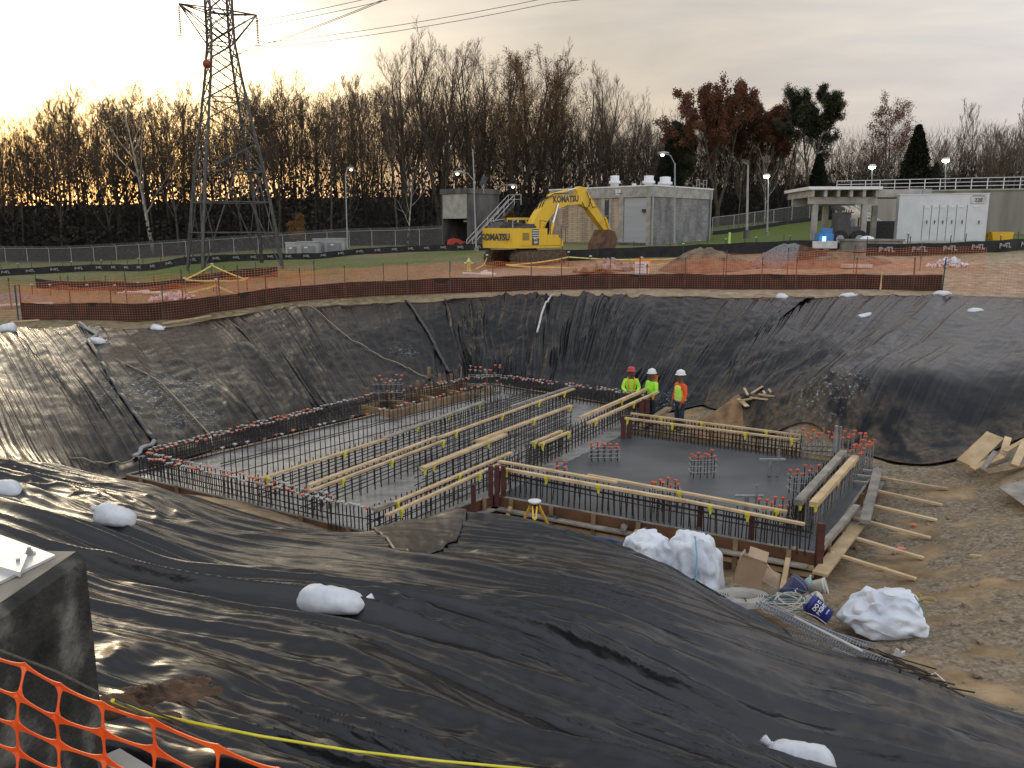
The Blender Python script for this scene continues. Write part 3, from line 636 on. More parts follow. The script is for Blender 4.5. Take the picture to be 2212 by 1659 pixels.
def silt(label,pts,hh,txt=None,spacing=2,name='silt_fence',tsize=.42,post=True,tcol=None,wav=.06):
    P_=[G(*p) if not isinstance(p,Vector) else p for p in pts]; f=thing(name,label,'fence',P_[0])
    c2,tot=curve(P_,max(12,int(sum((P_[i+1]-P_[i]).length for i in range(len(P_)-1))/.5))); z=H(c2[:,0],c2[:,1])
    m=MB(); vs=[]; n=len(c2)
    for i in range(n):
        w_=wav*math.sin(i*1.7)+wav*.5*math.sin(i*.6); vs+=[(c2[i,0],c2[i,1]+w_*.5,z[i]-.08),(c2[i,0],c2[i,1]+w_,z[i]+hh*(1-.06*abs(math.sin(i*.5))))]
    for i in range(n): vs.append((vs[2*i][0],vs[2*i][1]+.015,vs[2*i][2])); vs.append((vs[2*i+1][0],vs[2*i+1][1]+.015,vs[2*i+1][2]))
    # second sheet side gives the cloth a thickness
    fr=[(2*i,2*i+2,2*i+3,2*i+1) for i in range(n-1)]; k=2*n
    fr+=[(k+2*i+1,k+2*i+3,k+2*i+2,k+2*i) for i in range(n-1)]+[(2*i+1,2*i+3,k+2*i+3,k+2*i+1) for i in range(n-1)]
    m.add(vs,fr); m.build('cloth',blk,f)
    if post:
        for i in range(0,n,5):
            p=Vector((c2[i,0],c2[i,1]+.06,z[i])); MB().bar(p,p+Vector((0,0,hh+.42)),.045).build('post',rust if i%2 else steelD,f)
    if txt:
        s=spacing*.6; cum=np.r_[0,np.cumsum(np.linalg.norm(np.diff(c2,axis=0),axis=1))]
        while s<tot-.6:
            x,y=np.interp(s,cum,c2[:,0]),np.interp(s,cum,c2[:,1]); x2,y2=np.interp(s+.3,cum,c2[:,0]),np.interp(s+.3,cum,c2[:,1])
            x1,y1=np.interp(s-.3,cum,c2[:,0]),np.interp(s-.3,cum,c2[:,1]); d=Vector((x2-x1,y2-y1,float(np.interp(s+.3,cum,z)-np.interp(s-.3,cum,z)))).normalized()
            nn=Vector((d.y,-d.x,0)); q=Vector((x,y,float(np.interp(s,cum,z))+hh*.5))+nn*(.06+wav)
            wall_text('P  TL',tsize,txt,q,d,parent=f,bold=.03)
            e=MB()
            for a in range(5):
                an=math.pi*(.1+.2*a); cc=q+d*(-tsize*.16)+Vector((0,0,-tsize*.12)); e.bar(cc,cc+(d*math.cos(an)+Vector((0,0,1))*math.sin(an))*tsize*.42,.035,.03)
            e.build('emblem',txt,f); s+=spacing
    return f
prt=M('print_pale',(.30,.30,.29),rough=.8)
silt('long black silt fence printed with white letters, far left field',[(-80,606),(0,597),(200,586),(400,573),(600,562),(750,553),(830,547),(940,543),(1060,541)],.66,prt,2.1,tsize=.34)
silt('black silt fence printed with white letters in front of the white container',[(1872,553),(1990,552),(2110,549),(2212,541),(2330,528)],.8,prt,1.95,tsize=.44)
silt('plain black silt fence between the excavator and the canopy',[base(1215,62),base(1340,62),base(1480,61),base(1600,60),base(1778,58)],.85,None)
silt('low black silt fence at the top of the green lawn',[base(1540,103),base(1640,107),base(1760,113),base(1860,118)],.5,None)
silt('brown silt fence around the sunken basin at left',[G(78,622),G(190,628),G(300,632),G(400,622),G(520,604),G(600,598)],.75,None,wav=.1)
# rim fence: posts, orange net, dark cloth
def netmesh(f,c2,z,z0,z1,dv,dh,r,m,name,sag=.0):
    cum=np.r_[0,np.cumsum(np.linalg.norm(np.diff(c2,axis=0),axis=1))]; tot=cum[-1]; mb=MB(); us=np.arange(0,tot,dv)
    X=np.interp(us,cum,c2[:,0]);Y=np.interp(us,cum,c2[:,1]);Z=np.interp(us,cum,z); dr=sag*np.abs(np.sin(us*math.pi/2.6))**1.0
    rows=[z0+(z1-z0)*k/dh for k in range(dh+1)]
    wob=.05*np.sin(us*1.9)+.04*np.sin(us*.7)
    def pt(i,k): return (X[i],Y[i]-.04+wob[i]*(k/dh),Z[i]+rows[k]-dr[i]*(k/dh)**2)
    for k in range(dh+1):
        b0=len(mb.v)
        for i in range(len(us)): 
            p=pt(i,k); mb.v+=[(p[0],p[1],p[2]-r),(p[0],p[1],p[2]+r)]
        mb.f+=[(b0+2*i,b0+2*i+2,b0+2*i+3,b0+2*i+1) for i in range(len(us)-1)]
    for i in range(len(us)):
        b0=len(mb.v)
        for k in range(dh+1):
            p=pt(i,k); mb.v+=[(p[0]-r,p[1]-.004,p[2]),(p[0]+r,p[1]-.004,p[2])]
        mb.f+=[(b0+2*k,b0+2*k+1,b0+2*k+3,b0+2*k+2) for k in range(dh)]
    return mb.build(name,m,f)
netO=M('net_orange',(.60,.15,.045),(.75,.22,.07),2,.6)
netB=M('net_brown',(.15,.05,.025),(.26,.09,.045),2,.7)
clothB=M('cloth_brown_black',(.016,.010,.008),(.035,.02,.015),1.5,.85)
rimfence=[P(*q) for q in ((42,694,1.95),(190,699,2.0),(330,698,2.08),(480,676,2.28),(640,656,2.48),(820,644,2.65),(1000,639,2.75),(1180,636,2.8),(1370,634,2.8),(1560,634,2.8),(1760,634,2.82),(1900,635,2.84),(2040,636,2.86))]
f=thing('barrier_fence','orange net barrier with dark cloth along its foot on the far rim of the pit','fence',rimfence[0])
c2,tot=curve(rimfence,240); c2[:,1]+=.25; zz=H(c2[:,0],c2[:,1])
netmesh(f,c2,zz,.78,1.5,.10,9,.0065,netO,'orange_net',.12)
netmesh(f,c2,zz,.02,.78,.12,7,.009,netB,'lower_net',.05)
m=MB(); vs=[]
for i in range(240):
    w_=.07*math.sin(i*.5); dr=.07*abs(math.sin(i*.145)); vs+=[(c2[i,0],c2[i,1]+.06,zz[i]-.05),(c2[i,0],c2[i,1]+.06+w_,zz[i]+.78-dr)]
m.add(vs,[(2*i,2*i+2,2*i+3,2*i+1) for i in range(239)]); m.add([(a,b+.012,c) for a,b,c in vs],[(2*i+1,2*i+3,2*i+2,2*i) for i in range(239)]); m.build('dark_cloth',clothB,f)
cum=np.r_[0,np.cumsum(np.linalg.norm(np.diff(c2,axis=0),axis=1))]
for vx in (45,245,356,480,573,650,748,828,885,975,1063,1150,1215,1315,1385,1475,1560,1645,1715,1850,1970,2040):
    i=int(np.argmin(np.abs([(1106+F*a/(b*cp-(z_-CZ)*sp))-vx for a,b,z_ in zip(c2[:,0],c2[:,1],zz)]))); p=Vector((c2[i,0],c2[i,1],zz[i]-.1)); MB().bar(p,p+Vector((R.gauss(0,.02),0,1.68)),.045).build('post',steelD,f)
def net2(label,pts,n,posts):
    f=thing('barrier_fence',label,'fence',pts[0]); c,_=curve(pts,n); z=H(c[:,0],c[:,1]); netmesh(f,c,z,.05,1.35,.15,10,.0055,netO,'orange_net',.08)
    for q in posts:
        p=Vector((c[q,0],c[q,1],z[q]-.1)); MB().bar(p,p+Vector((0,0,1.65)),.045).build('post',steelD,f)
net2('bright orange net barrier at the left edge, without dark cloth',[P(-260,690,1.85),P(-60,690,1.9),P(40,692,1.95)],40,(0,20,39))
net2('thin orange net barrier right of the last dark cloth, at the right edge',[P(2042,636,2.86),P(2150,638,2.88),P(2205,640,2.9),P(2420,640,3.0)],60,(28,59))
net2('thin orange net barrier further back behind the gravel heaps',[U(1480,596,47),U(1800,592,47),U(2130,588,47)],60,(8,20,33,46))
net2('orange net hanging low on stakes behind the rim fence at left',[U(-60,640,42),U(160,650,41),U(330,655,41),U(520,628,42),U(680,614,43)],80,(10,25,38,50,62,79))
# lamp posts
def lamp(label,vb,vt,Y,arm=None,head='cobra',lit=True,r=.09):
    b=base(vb[0],Y); z=zat(vt[0],vt[1],Y); x=U(vt[0],vt[1],Y).x; o=thing('lamp_post',label,'lamp post',b,'lamp posts around the site'); t=Vector((x,Y,z)); m=MB().tube([b-Vector((0,0,.1)),t],[r,r*.6],8)
    m.build('pole',galv if head!='box' else concL,o)
    MB().cyl(b-Vector((0,0,.2)),b+Vector((0,0,.35 if head!='box' else .9)),.22 if head!='box' else .38,8).build('footing',conc if head!='box' else concD,o)
    h=t
    if arm:
        e=U(arm[0],arm[1],Y-.3); m=MB(); m.tube([t-Vector((0,0,.1)),t.lerp(e,.4)+Vector((0,0,.35)),e+Vector((0,0,.1))],.04,6); m.build('arm',galv,o); h=e
    if head=='cobra':
        d=(h-t); d.z=0; d=d.normalized() if d.length>.1 else Vector((1,0,0))
        MB().tube([h-d*.5+Vector((0,0,.14)),h-d*.1+Vector((0,0,.15)),h+d*.35+Vector((0,0,.1)),h+d*.45+Vector((0,0,.08))],[.06,.14,.13,.05],8).build('lamp_head',galv,o)
        MB().lathe(h+d*.1+Vector((0,0,-.05)),[(.02,-.1),(.13,-.05),(.16,.03),(.1,.06)],10).build('lens',lampE if lit else glassD,o,True)
    elif head=='box':
        MB().box(h+Vector((-.15,0,.1)),(.8,.6,.22),m=Matrix.Rotation(.45,3,'Y')).build('lamp_head',steelD,o); MB().box(h+Vector((-.2,-.02,-.03)),(.6,.5,.04),m=Matrix.Rotation(.45,3,'Y')).build('lens',whd,o)
    else:
        MB().lathe(h+Vector((0,0,.1)),[(.05,-.1),(.4,0),(.42,.08),(.3,.2),(.05,.25)],12).build('lamp_head',wht,o,True); MB().lathe(h+Vector((0,0,.0)),[(.05,-.16),(.3,-.06),(.34,.08)],12).build('lens',M('lamp_bright',(1,1,.9),emit=(1,.97,.8,30)),o,True)
lamp('tall lamp post with a small lit head beside the grey cabinets',(751,0),(746,374),95,(757,366))
lamp('curved arm lamp post in front of the concrete garage, lit',(1029,0),(1023,387),80,(990,375))
lamp('lit lamp post with its arm to the right behind the garage stairs',(1074,0),(1071,408),92,(1106,403))
lamp('lit lamp post in front of the block building',(1457,0),(1458,352),74,(1433,334))
lamp('thick lamp post with a tilted box head and dark footing on the lawn',(1613,0),(1616,356),92,(1614,352),'box',False,.16)
lamp('slimmer lit lamp post on the lawn near the canopy',(1657,0),(1660,392),98,(1656,382),'box2',True,.12)
lamp('glowing lamp rising above the canopy roof',(1880,0),(1884,362),92,None,'glow')
lamp('glowing lamp above the long railing at right',(2040,0),(2043,348),90,None,'glow')
# garage
A,B=base(955,87),base(1013,84); d1=(B-A); d1.z=0; wd=d1.length; d1.normalize(); d2=Vector((-d1.y,d1.x,0)); 
if d2.y<0: d2=-d2
g=thing('concrete_garage','stained concrete garage with an open front, holding a red machine','building',A); zt=zat(955,420,87); hb=zt-A.z; up=Vector((0,0,1))
def fr(o,a,b,c): return o+d1*a+d2*b+up*c
def bx(mb,o,x0,x1,y0,y1,z0,z1,e1=None,e2=None):
    e1=e1 or d1; e2=e2 or d2
    vs=[o+e1*x+e2*y+up*z for z in(z0,z1) for y in(y0,y1) for x in(x0,x1)]
    return mb.add(vs,[(0,2,3,1),(4,5,7,6),(0,1,5,4),(2,6,7,3),(0,4,6,2),(1,3,7,5)])
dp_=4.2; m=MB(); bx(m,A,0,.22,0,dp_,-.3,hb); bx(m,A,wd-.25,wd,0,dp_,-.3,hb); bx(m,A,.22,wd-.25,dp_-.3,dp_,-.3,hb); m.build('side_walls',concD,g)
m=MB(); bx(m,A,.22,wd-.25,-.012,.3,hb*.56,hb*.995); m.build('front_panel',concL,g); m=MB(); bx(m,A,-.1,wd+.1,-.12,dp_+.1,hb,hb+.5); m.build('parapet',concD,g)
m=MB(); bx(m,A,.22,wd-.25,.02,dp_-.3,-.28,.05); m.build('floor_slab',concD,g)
m=MB(); bx(m,A,wd*.6,wd*.9,.8,.95,hb*.5,hb*.53); m.build('tube_light',whd,g)
# stair on its right side
S0=A+d1*(wd+.35); st=thing('metal_stair','white railed metal stair climbing the side of the concrete garage','stair',S0)
m=MB(); r0=S0+d2*(-.6); r1=S0+d2*(dp_-.2)+up*hb*.8+d1*1.2
for s0 in (0,.8): m.bar(r0+d1*s0,r1+d1*s0,.08,.25)
for i in range(14): q=r0.lerp(r1,i/14); m.box(q+d1*.4,(.9,.25,.04),math.atan2(d1.y,d1.x))
m.build('steps',steelD,st); m=MB()
for s0 in (-.02,.85):
    for hh in(.55,1.0): m.bar(r0+d1*s0+up*hh,r1+d1*s0+up*hh,.05)
    for i in range(5): q=r0.lerp(r1,i/4)+d1*s0; m.bar(q,q+up*1.0,.05)
for hh in(.55,1.0): m.bar(r1+up*hh,r1+d1*1.8+up*hh,.05)
m.bar(r1+d1*1.8,r1+d1*1.8+up*1.0,.05); m.build('railing',whd,st)
one('antenna_mast','thin pale mast standing on the garage roof','mast',MB().tube([A+d1*wd*.95+d2+up*(hb+.4),A+d1*wd*.9+d2+up*(hb+4.3)],[.08,.05],6),galv)
c=A+d1*(wd+.6)+d2*1.5+up*(hb+.9); m=MB(); m.bar(c-up*.9,c,.07); so_=thing('solar_panel','small tilted solar panel above the garage stair','solar panel',c-up*.9); m.build('post',galv,so_); MB().box(c+up*.3,(.6,.05,1.0),m=Matrix.Rotation(.35,3,'Y')).build('panel',steelD,so_)
# red machine inside
q=A+d1*wd*.42+d2*.6+up*.08; rm=thing('red_machine','red wheeled machine parked in the mouth of the concrete garage','utility machine',q)
rd=M('red_paint',(.42,.03,.015),(.52,.05,.02),4,.45)
m=MB(); m.prism([(-1.1,.35),(-1.0,.9),(-.6,1.05),(.1,1.0),(.55,.75),(.9,.7),(.95,.35)],lambda x,y,d: q+Vector((x,.0+d,y)),.9); m.build('body',rd,rm)
for dx in(-.1,.75):
    for dy in (-.12,.95): MB().cyl(q+Vector((dx,dy,.3)),q+Vector((dx,dy+.16,.3)),.33,14).build('wheel',blackR,rm)
    MB().cyl(q+Vector((dx,-.15,.3)),q+Vector((dx,-.1,.3)),.15,10).build('hub',whd,rm)
m=MB(); m.box(q+Vector((.2,.45,1.05)),(.5,.5,.12)); m.box(q+Vector((-.02,.45,1.25)),(.1,.5,.4)); m.build('seat',blackR,rm); MB().bar(q+Vector((-.5,.4,1.0)),q+Vector((-.45,.4,1.45)),.06).build('lever',steelD,rm)
# block building
Cn=base(1408,84); Lf=base(1188,94.5); Rt=base(1533,93); e1=(Lf-Cn); e1.z=0; l1=e1.length; e1.normalize(); e2=(Rt-Cn); e2.z=0; l2=e2.length; e2.normalize(); hb=zat(1408,400,84)-Cn.z; Cn.z-=.1; hb+=.1
bb_=thing('block_building','long low masonry building with a pale parapet and white roof vents behind the excavator','building',Cn)
def blockmat(name,c1,c2,mort=(.16,.15,.13)):
    m=bpy.data.materials.new(name); m.use_nodes=True; t=m.node_tree; n=t.nodes; l=t.links; b=n['Principled BSDF']; b.inputs['Roughness'].default_value=.9
    tc=n.new('ShaderNodeTexCoord'); sx=n.new('ShaderNodeSeparateXYZ'); l.new(tc.outputs['Object'],sx.inputs[0]); cb=n.new('ShaderNodeCombineXYZ')
    l.new(math_('ADD',sx.outputs[0],math_('MULTIPLY',sx.outputs[1],.55,None,n,l),None,n,l),cb.inputs[0]); l.new(sx.outputs[2],cb.inputs[1])
    br=n.new('ShaderNodeTexBrick'); br.inputs['Scale'].default_value=1; br.inputs['Brick Width'].default_value=.4; br.inputs['Row Height'].default_value=.2; br.inputs['Mortar Size'].default_value=.012
    br.inputs['Color1'].default_value=c1+(1,); br.inputs['Color2'].default_value=c2+(1,); br.inputs['Mortar'].default_value=mort+(1,); l.new(cb.outputs[0],br.inputs[0])
    z=n.new('ShaderNodeTexNoise'); z.inputs['Scale'].default_value=.8; z.inputs['Detail'].default_value=8; mp=n.new('ShaderNodeMapping'); mp.inputs['Scale'].default_value=(1,1,.4); l.new(tc.outputs['Object'],mp.inputs[0]); l.new(mp.outputs[0],z.inputs[0])
    l.new(mixc(.85,br.outputs[0],ramp_(z.outputs[0],[(.35,(.45,.45,.46)),(.6,(1,1,1))],n,l),n,l,'MULTIPLY'),b.inputs['Base Color']); return m
tanB=blockmat('tan_block',(.46,.345,.225),(.54,.41,.275)); gryB=blockmat('grey_block',(.20,.20,.205),(.28,.28,.285))
m=MB(); bx(m,Cn,0,l1,0,l2,-.3,hb-1.1,e1,e2); w=m.build('wall',tanB,bb_)
m=MB(); bx(m,Cn,.0,l1,-.0,.0,0,0,e1,e2) if 0 else None
m=MB(); bx(m,Cn,-.06,-.005,-.02,l2,-.3,hb-1.1,e1,e2); m.build('end_wall_blocks',gryB,bb_)
m=MB(); bx(m,Cn,-.14,l1+.05,-.14,l2+.05,hb-1.1,hb-.08,e1,e2); m.build('fascia',concL,bb_); m=MB(); bx(m,Cn,-.2,l1+.1,-.2,l2+.1,hb-.08,hb+.06,e1,e2); m.build('coping',wht,bb_)
def onface(x0,x1,z0,z1,out,m_,name): 
    k=MB(); bx(k,Cn,x0,x1,-out,.02,z0,z1,e1,e2); return k.build(name,m_,bb_)
def fx(v): # position along the front face from a picture column
    best=min(np.linspace(0,l1,120),key=lambda s:abs((1106+F*(Cn+e1*s).x/((Cn+e1*s).y*cp))-v)); return float(best)
for a,b in ((1187,1192),(1299,1306),(1316,1322),(1336,1346),(1397,1406)): onface(fx(b),fx(a),-.2,hb-1.12,.1,concL,'pilaster')
onface(fx(1397),fx(1348),.35,hb-1.2,.035,M('roll_door_grey',(.33,.34,.35),(.38,.39,.4),2,.5,bump=.03,bs=14,stretch=(.01,.01,1)),'roll_door')
dd=onface(fx(1316),fx(1306),.35,3.0,.05,M('door_dark',(.05,.055,.05),rough=.5),'door'); onface(fx(1316),fx(1306),3.1,hb-1.3,.045,steelD,'transom'); onface(fx(1313.5),fx(1309.5),1.9,2.7,.06,yel,'door_notice')
onface(fx(1345),fx(1299),-.2,.35,1.6,concD,'dock_step'); onface(fx(1396),fx(1345),-.2,.32,1.2,concD,'dock_step')
for v in(1289,1391): onface(fx(v+3),fx(v-3),hb-2.6,hb-2.3,.3,steelD,'wall_lamp')
m=MB(); m.tube([Cn-e1*.15-e2*.2+up*hb,Cn-e1*.15-e2*.2],.09,6); m.build('downpipe',galv,bb_); m=MB(); q=Cn+e2*(l2-.4)-e1*.18; m.tube([q+up*(hb-.2),q],.09,6); m.build('downpipe',galv,bb_)
m=MB(); q=Cn+e2*(l2-1.2)+up*hb
for s0 in(0,.7,1.6,2.2): m.bar(q-e2*s0,q-e2*s0+up*.9,.05)
m.bar(q+up*.9,q-e2*.7+up*.9,.05); m.bar(q-e2*1.6+up*.9,q-e2*2.2+up*.9,.05); m.build('roof_ladder',galv,bb_)
nb=wall_text('1',.35,steelD,Cn+e1*fx(1335)-e2*.17+up*(hb-.42),-e1,parent=bb_); onface(fx(1340),fx(1329),hb-.85,hb-.25,.15,wht,'number_sign'); wall_text('CT 152384',.2,steelD,Cn+e1*fx(1334.5)-e2*.17+up*(hb-.7),-e1,parent=bb_)
for v,w_,Y in ((1328,.62,90),(1370,.32,95),(1401.5,.68,90),(1437,.78,92)):
    x=U(v,390,Y).x; z0=Cn.z+hb; k=.5 if w_<.4 else 1
    MB().lathe((x,Y,z0-.1),[(w_*.7,0),(w_*.7,.35*k+.2),(w_,.37*k+.2),(w_,.62*k+.2),(w_*.75,.64*k+.2),(w_*.75,1.1*k+.25),(w_*.3,1.14*k+.25)],16).build('roof_vent',wht,bb_,True)
# canopy
o0=base(1748,62); ax=Vector((.995,-.07,0)).normalized(); ay=Vector((-ax.y,ax.x,0)); cn_=thing('concrete_canopy','pale concrete canopy on square columns beside the white container','canopy',o0)
hc=zat(1742,441,62)-o0.z
def cpos(vx,off):  # along ax so that the picture column matches
    s=min(np.linspace(-2,26,600),key=lambda s:abs((1106+F*(o0+ax*s+ay*off).x/((o0+ax*s+ay*off).y*cp-1*sp*0))-vx)); return float(s)
for vx,off,w_ in ((1758.5,0,.36),(1864,0,.38),(1781,4.6,.4),(1886,4.6,.36)):
    s=cpos(vx,off); c=o0+ax*s+ay*off; c.z=h1(c.x,c.y)-.2; m=MB(); bx(m,c,-w_/2,w_/2,-w_/2,w_/2,0,o0.z+hc-c.z,ax,ay); m.build('column',concL,cn_)
sA,sB=cpos(1742,0),cpos(1888,0)
for off in(0,4.6): m=MB(); bx(m,o0,sA,sB,off-.22,off+.22,hc,hc+.5,ax,ay); m.build('main_beam',concL,cn_)
nb_=6
for i in range(nb_): s=sA+.1+(sB-sA-.3)*i/(nb_-1); m=MB(); bx(m,o0,s-.1,s+.1,-.75,6.0,hc+.5,hc+1.0,ax,ay); m.build('cross_beam',concL,cn_)
m=MB(); bx(m,o0,sA-.25,sB+.1,-.9,6.2,hc+1.0,hc+1.22,ax,ay); m.build('roof_slab',wht,cn_)
m=MB(); bx(m,o0,sB+.1,sB+4.6,3.6,7.2,hc+.6,hc+1.2,ax,ay); m.build('roof_wing',concL,cn_)
# tanks, stair, pipes under it
tanT=M('tan_plastic',(.42,.33,.24),(.5,.4,.3),2,.6)
for vx,Y,r,hh,lab in ((1833,75,.98,2.6,'large domed tan plastic tank under the concrete canopy'),(1806,74,.42,1.7,'narrow tan tank beside the large domed tank')):
    b=base(vx,Y); one('storage_tank',lab,'tank',MB().lathe(b-up*.1,[(r,0),(r,hh*.78),(r*.93,hh*.86),(r*.6,hh*.96),(r*.2,hh),(r*.2,hh+.08)],20),tanT,smooth=True)
s0=base(1800,80)+up*3.0; s1=base(1905,77)+up*.2; s_=thing('white_stair','white railed stair descending behind the canopy columns','stair',(s1.x,s1.y,h1(s1.x,s1.y)))
m=MB(); m.bar(s0,s1,.1,.35); m.bar(s0+Vector((0,1,0)),s1+Vector((0,1,0)),.1,.35); m.build('stringers',concD,s_); m=MB()
for dy in(0,1):
    for hh in(.35,.7,1.05): m.bar(s0+Vector((0,dy,hh)),s1+Vector((0,dy,hh)),.05)
    for i in range(10): q=s0.lerp(s1,i/9)+Vector((0,dy,0)); m.bar(q,q+up*1.05,.05)
m.build('railing',wht,s_)
# basin wall with railing
W0,W1=base(1800,84),base(2420,74); zt=zat(2100,412,79); tw=thing('basin_wall','long stained concrete basin wall topped by a white railing at right','wall',W0); W0.z=W1.z=min(W0.z,W1.z)-.4
d=(W1-W0).normalized(); n2=Vector((-d.y,d.x,0)); m=MB(); bx(m,W0,0,(W1-W0).length,0,.5,0,zt-W0.z,d,n2); m.build('wall_face',concD if 0 else M('wall_streaked',(.17,.16,.14),(.38,.355,.31),.5,.9,det=10,stretch=(1,1,.12)),tw)
m=MB(); bx(m,W0,-.1,(W1-W0).length,-.12,.6,zt-W0.z,zt-W0.z+.14,d,n2); m.build('cap',concL,tw)
m=MB(); LL=(W1-W0).length
for hh in(.12,.45,.8,1.15): m.bar(W0+up*(zt-W0.z+hh),W0+d*LL+up*(zt-W0.z+hh),.055)
for i in range(int(LL/1.3)): q=W0+d*(i*1.3)+up*(zt-W0.z); m.bar(q,q+up*1.18,.06)
m.build('railing',wht,tw)
q=base(1972,70)+up*0; q.z=zat(1972,425,70); one('equipment_box','grey control box hanging at the end of the canopy roof','control box',MB().box(q,(1.9,1.2,1.25)).box(q+Vector((.5,-.62,0)),(.6,.05,1.0)),galv)
# container
c0,c1=base(1935,62.5),base(2127,60.5); zb=min(c0.z,c1.z); c0.z=c1.z=zb; cx=(c1-c0).normalized(); cw=(c1-c0).length; cy=Vector((-cx.y,cx.x,0)); hc2=zat(2127,419,60.5)-zb
ct=thing('white_container','large white equipment container with six narrow doors on the grass at right','container',c0); 
wpan=M('white_panel',(.55,.58,.60),(.62,.65,.67),1.5,.5)
m=MB(); bx(m,c0,0,cw,0,2.6,.22,hc2,cx,cy); m.build('body',wpan,ct); m=MB(); bx(m,c0,.05,cw-.05,.05,2.55,-.1,.22,cx,cy); m.build('base_frame',whd,ct); m=MB(); bx(m,c0,-.03,cw+.03,-.04,2.64,hc2,hc2+.06,cx,cy); m.build('roof_edge',wht,ct)
xs=[.285,.375,.463,.555,.655,.77,.955]
for i in range(6):
    a,b=cw*xs[i],cw*xs[i+1]; m=MB(); bx(m,c0,a+.025,b-.025,-.03,.0,.3,hc2-.75,cx,cy); dr=m.build('door',wpan,ct)
    m=MB(); bx(m,c0,b-.28,b-.22,-.1,-.03,hc2*.42,hc2*.42+.25,cx,cy); m.build('handle',steelD,dr)
    m=MB(); bx(m,c0,(a+b)/2-.16,(a+b)/2+.12,-.07,-.03,hc2*.74,hc2*.74+.1,cx,cy); m.build('vent_hood',wht,dr)
    m=MB(); bx(m,c0,a-.012,a+.012,-.012,-.002,.3,hc2-.72,cx,cy); m.build('door_gap',steelD,ct)
sn=c0+cx*cw*.885-cy*.03+up*(hc2-.42); m=MB(); bx(m,sn,-.5,.5,-.02,.0,-.24,.24,cx,cy); m.build('number_plate',whd,ct); wall_text('22E',.34,steelD,sn-cy*.03,cx,parent=ct); wall_text('NORTH PROCESS',.1,steelD,sn-cy*.03+up*.3,cx,parent=ct)
for zz_,hh in((hc2*.82,.3),(hc2*.55,.5),(hc2*.3,.12)): m=MB(); bx(m,c0+cx*cw,.0,.1,.8,1.2,zz_,zz_+hh,cx,cy); m.build('side_fitting',steelD,ct)
q=base(2166,63); one('yellow_box','yellow open box on the grass right of the white container','skip',MB().prism([(-.75,0),(.7,0),(.8,.62),(-.85,.62)],lambda x,y,d:q+Vector((x,d,y)),1.0),yel)
# utility cabinets
gry=M('cabinet_grey',(.27,.28,.28),(.36,.37,.37),2,.7); gryL=M('cabinet_pale',(.36,.36,.35),(.44,.44,.43),2,.7)
for vx0,vx1,Y,hy,mm,lab in ((617,646,61,525,gryL,'pale grey cabinet with a square hatch, nearest the pylon'),(643,690,60,523,gry,'wide grey cabinet with a recessed panel, second from the pylon'),(676,706,66,517,gry,'grey cabinet tucked behind the others'),(700,746,63,516,gry,'tall blue grey cabinet with a white sign, beside the lamp post')):
    Y=G((vx0+vx1)/2,558 if vx0<670 else 554).y+(1.5 if vx0==676 else 0); b0,b1=base(vx0,Y),base(vx1,Y); wdt=b1.x-b0.x; z0=min(b0.z,b1.z); hh=zat(vx0,hy,Y)-z0; o=thing('utility_cabinet',lab,'cabinet',((b0.x+b1.x)/2,Y,z0),'grey cabinets beside the pylon')
    c=Vector(((b0.x+b1.x)/2,Y+.62,z0+hh/2)); MB().box(c,(wdt*.94,1.2,hh)).build('body',mm,o); MB().box(c+up*(hh/2+.03),(wdt,1.3,.1)).build('lid',mm,o)
    d=MB().box(c+Vector((0,-.62,-.06)),(wdt*.66,.05,hh*.62)).build('door',M('cabinet_door',(.2,.205,.205),rough=.6),o); MB().box(c+Vector((wdt*.25,-.66,0)),(.05,.04,.16)).build('handle',steelD,d); MB().box(c+Vector((-wdt*.1,-.66,hh*.17)),(.34,.02,.14)).build('sign',wht,o)
# hydrant
q=base(1013,54); hy=thing('fire_hydrant','yellow fire hydrant on the grass left of the excavator','hydrant',q); yh=M('hydrant_yellow',(.45,.40,.12),(.55,.5,.2),6,.6)
MB().lathe(q-up*.05,[(.2,0),(.2,.08),(.13,.1),(.13,.6),(.17,.62),(.17,.68),(.13,.72),(.05,.85),(.03,.92)],12).build('barrel',yh,hy,True)
m=MB(); m.cyl(q+Vector((-.3,0,.5)),q+Vector((.3,0,.5)),.075,8); m.cyl(q+Vector((0,-.28,.42)),q+Vector((0,0,.42)),.1,8); m.build('outlets',yh,hy)
# ---- excavator
q=base(1136,60); ya=math.radians(46); fx_=Vector((math.cos(ya),math.sin(ya),0)); rx_=Vector((math.sin(ya),-math.cos(ya),0))  # forward, right (towards the camera)
ex=thing('excavator','yellow tracked excavator with raised boom and rusty bucket on the far side of the pit','excavator',q)
yl=M('excavator_yellow',(.70,.45,.02),(.66,.42,.03),1.3,.42,c3=(.34,.23,.06),lo=.35,hi=.86,det=9); dk=M('excavator_dark',(.03,.032,.034),(.06,.06,.062),4,.5)
trk=M('track_mud',(.055,.038,.025),(.13,.09,.06),5,.9,bump=.02)
def E_(f,r,z): return q+fx_*f+rx_*r+up*z
def ebox(m,f0,f1,r0,r1,z0,z1): 
    vs=[E_(f,r,z) for z in(z0,z1) for r in(r0,r1) for f in(f0,f1)]
    return m.add(vs,[(0,2,3,1),(4,5,7,6),(0,1,5,4),(2,6,7,3),(0,4,6,2),(1,3,7,5)])
def eprism(m,poly,r0,r1): return m.prism(poly,lambda x,y,d:E_(x,r0+d,y),r1-r0)
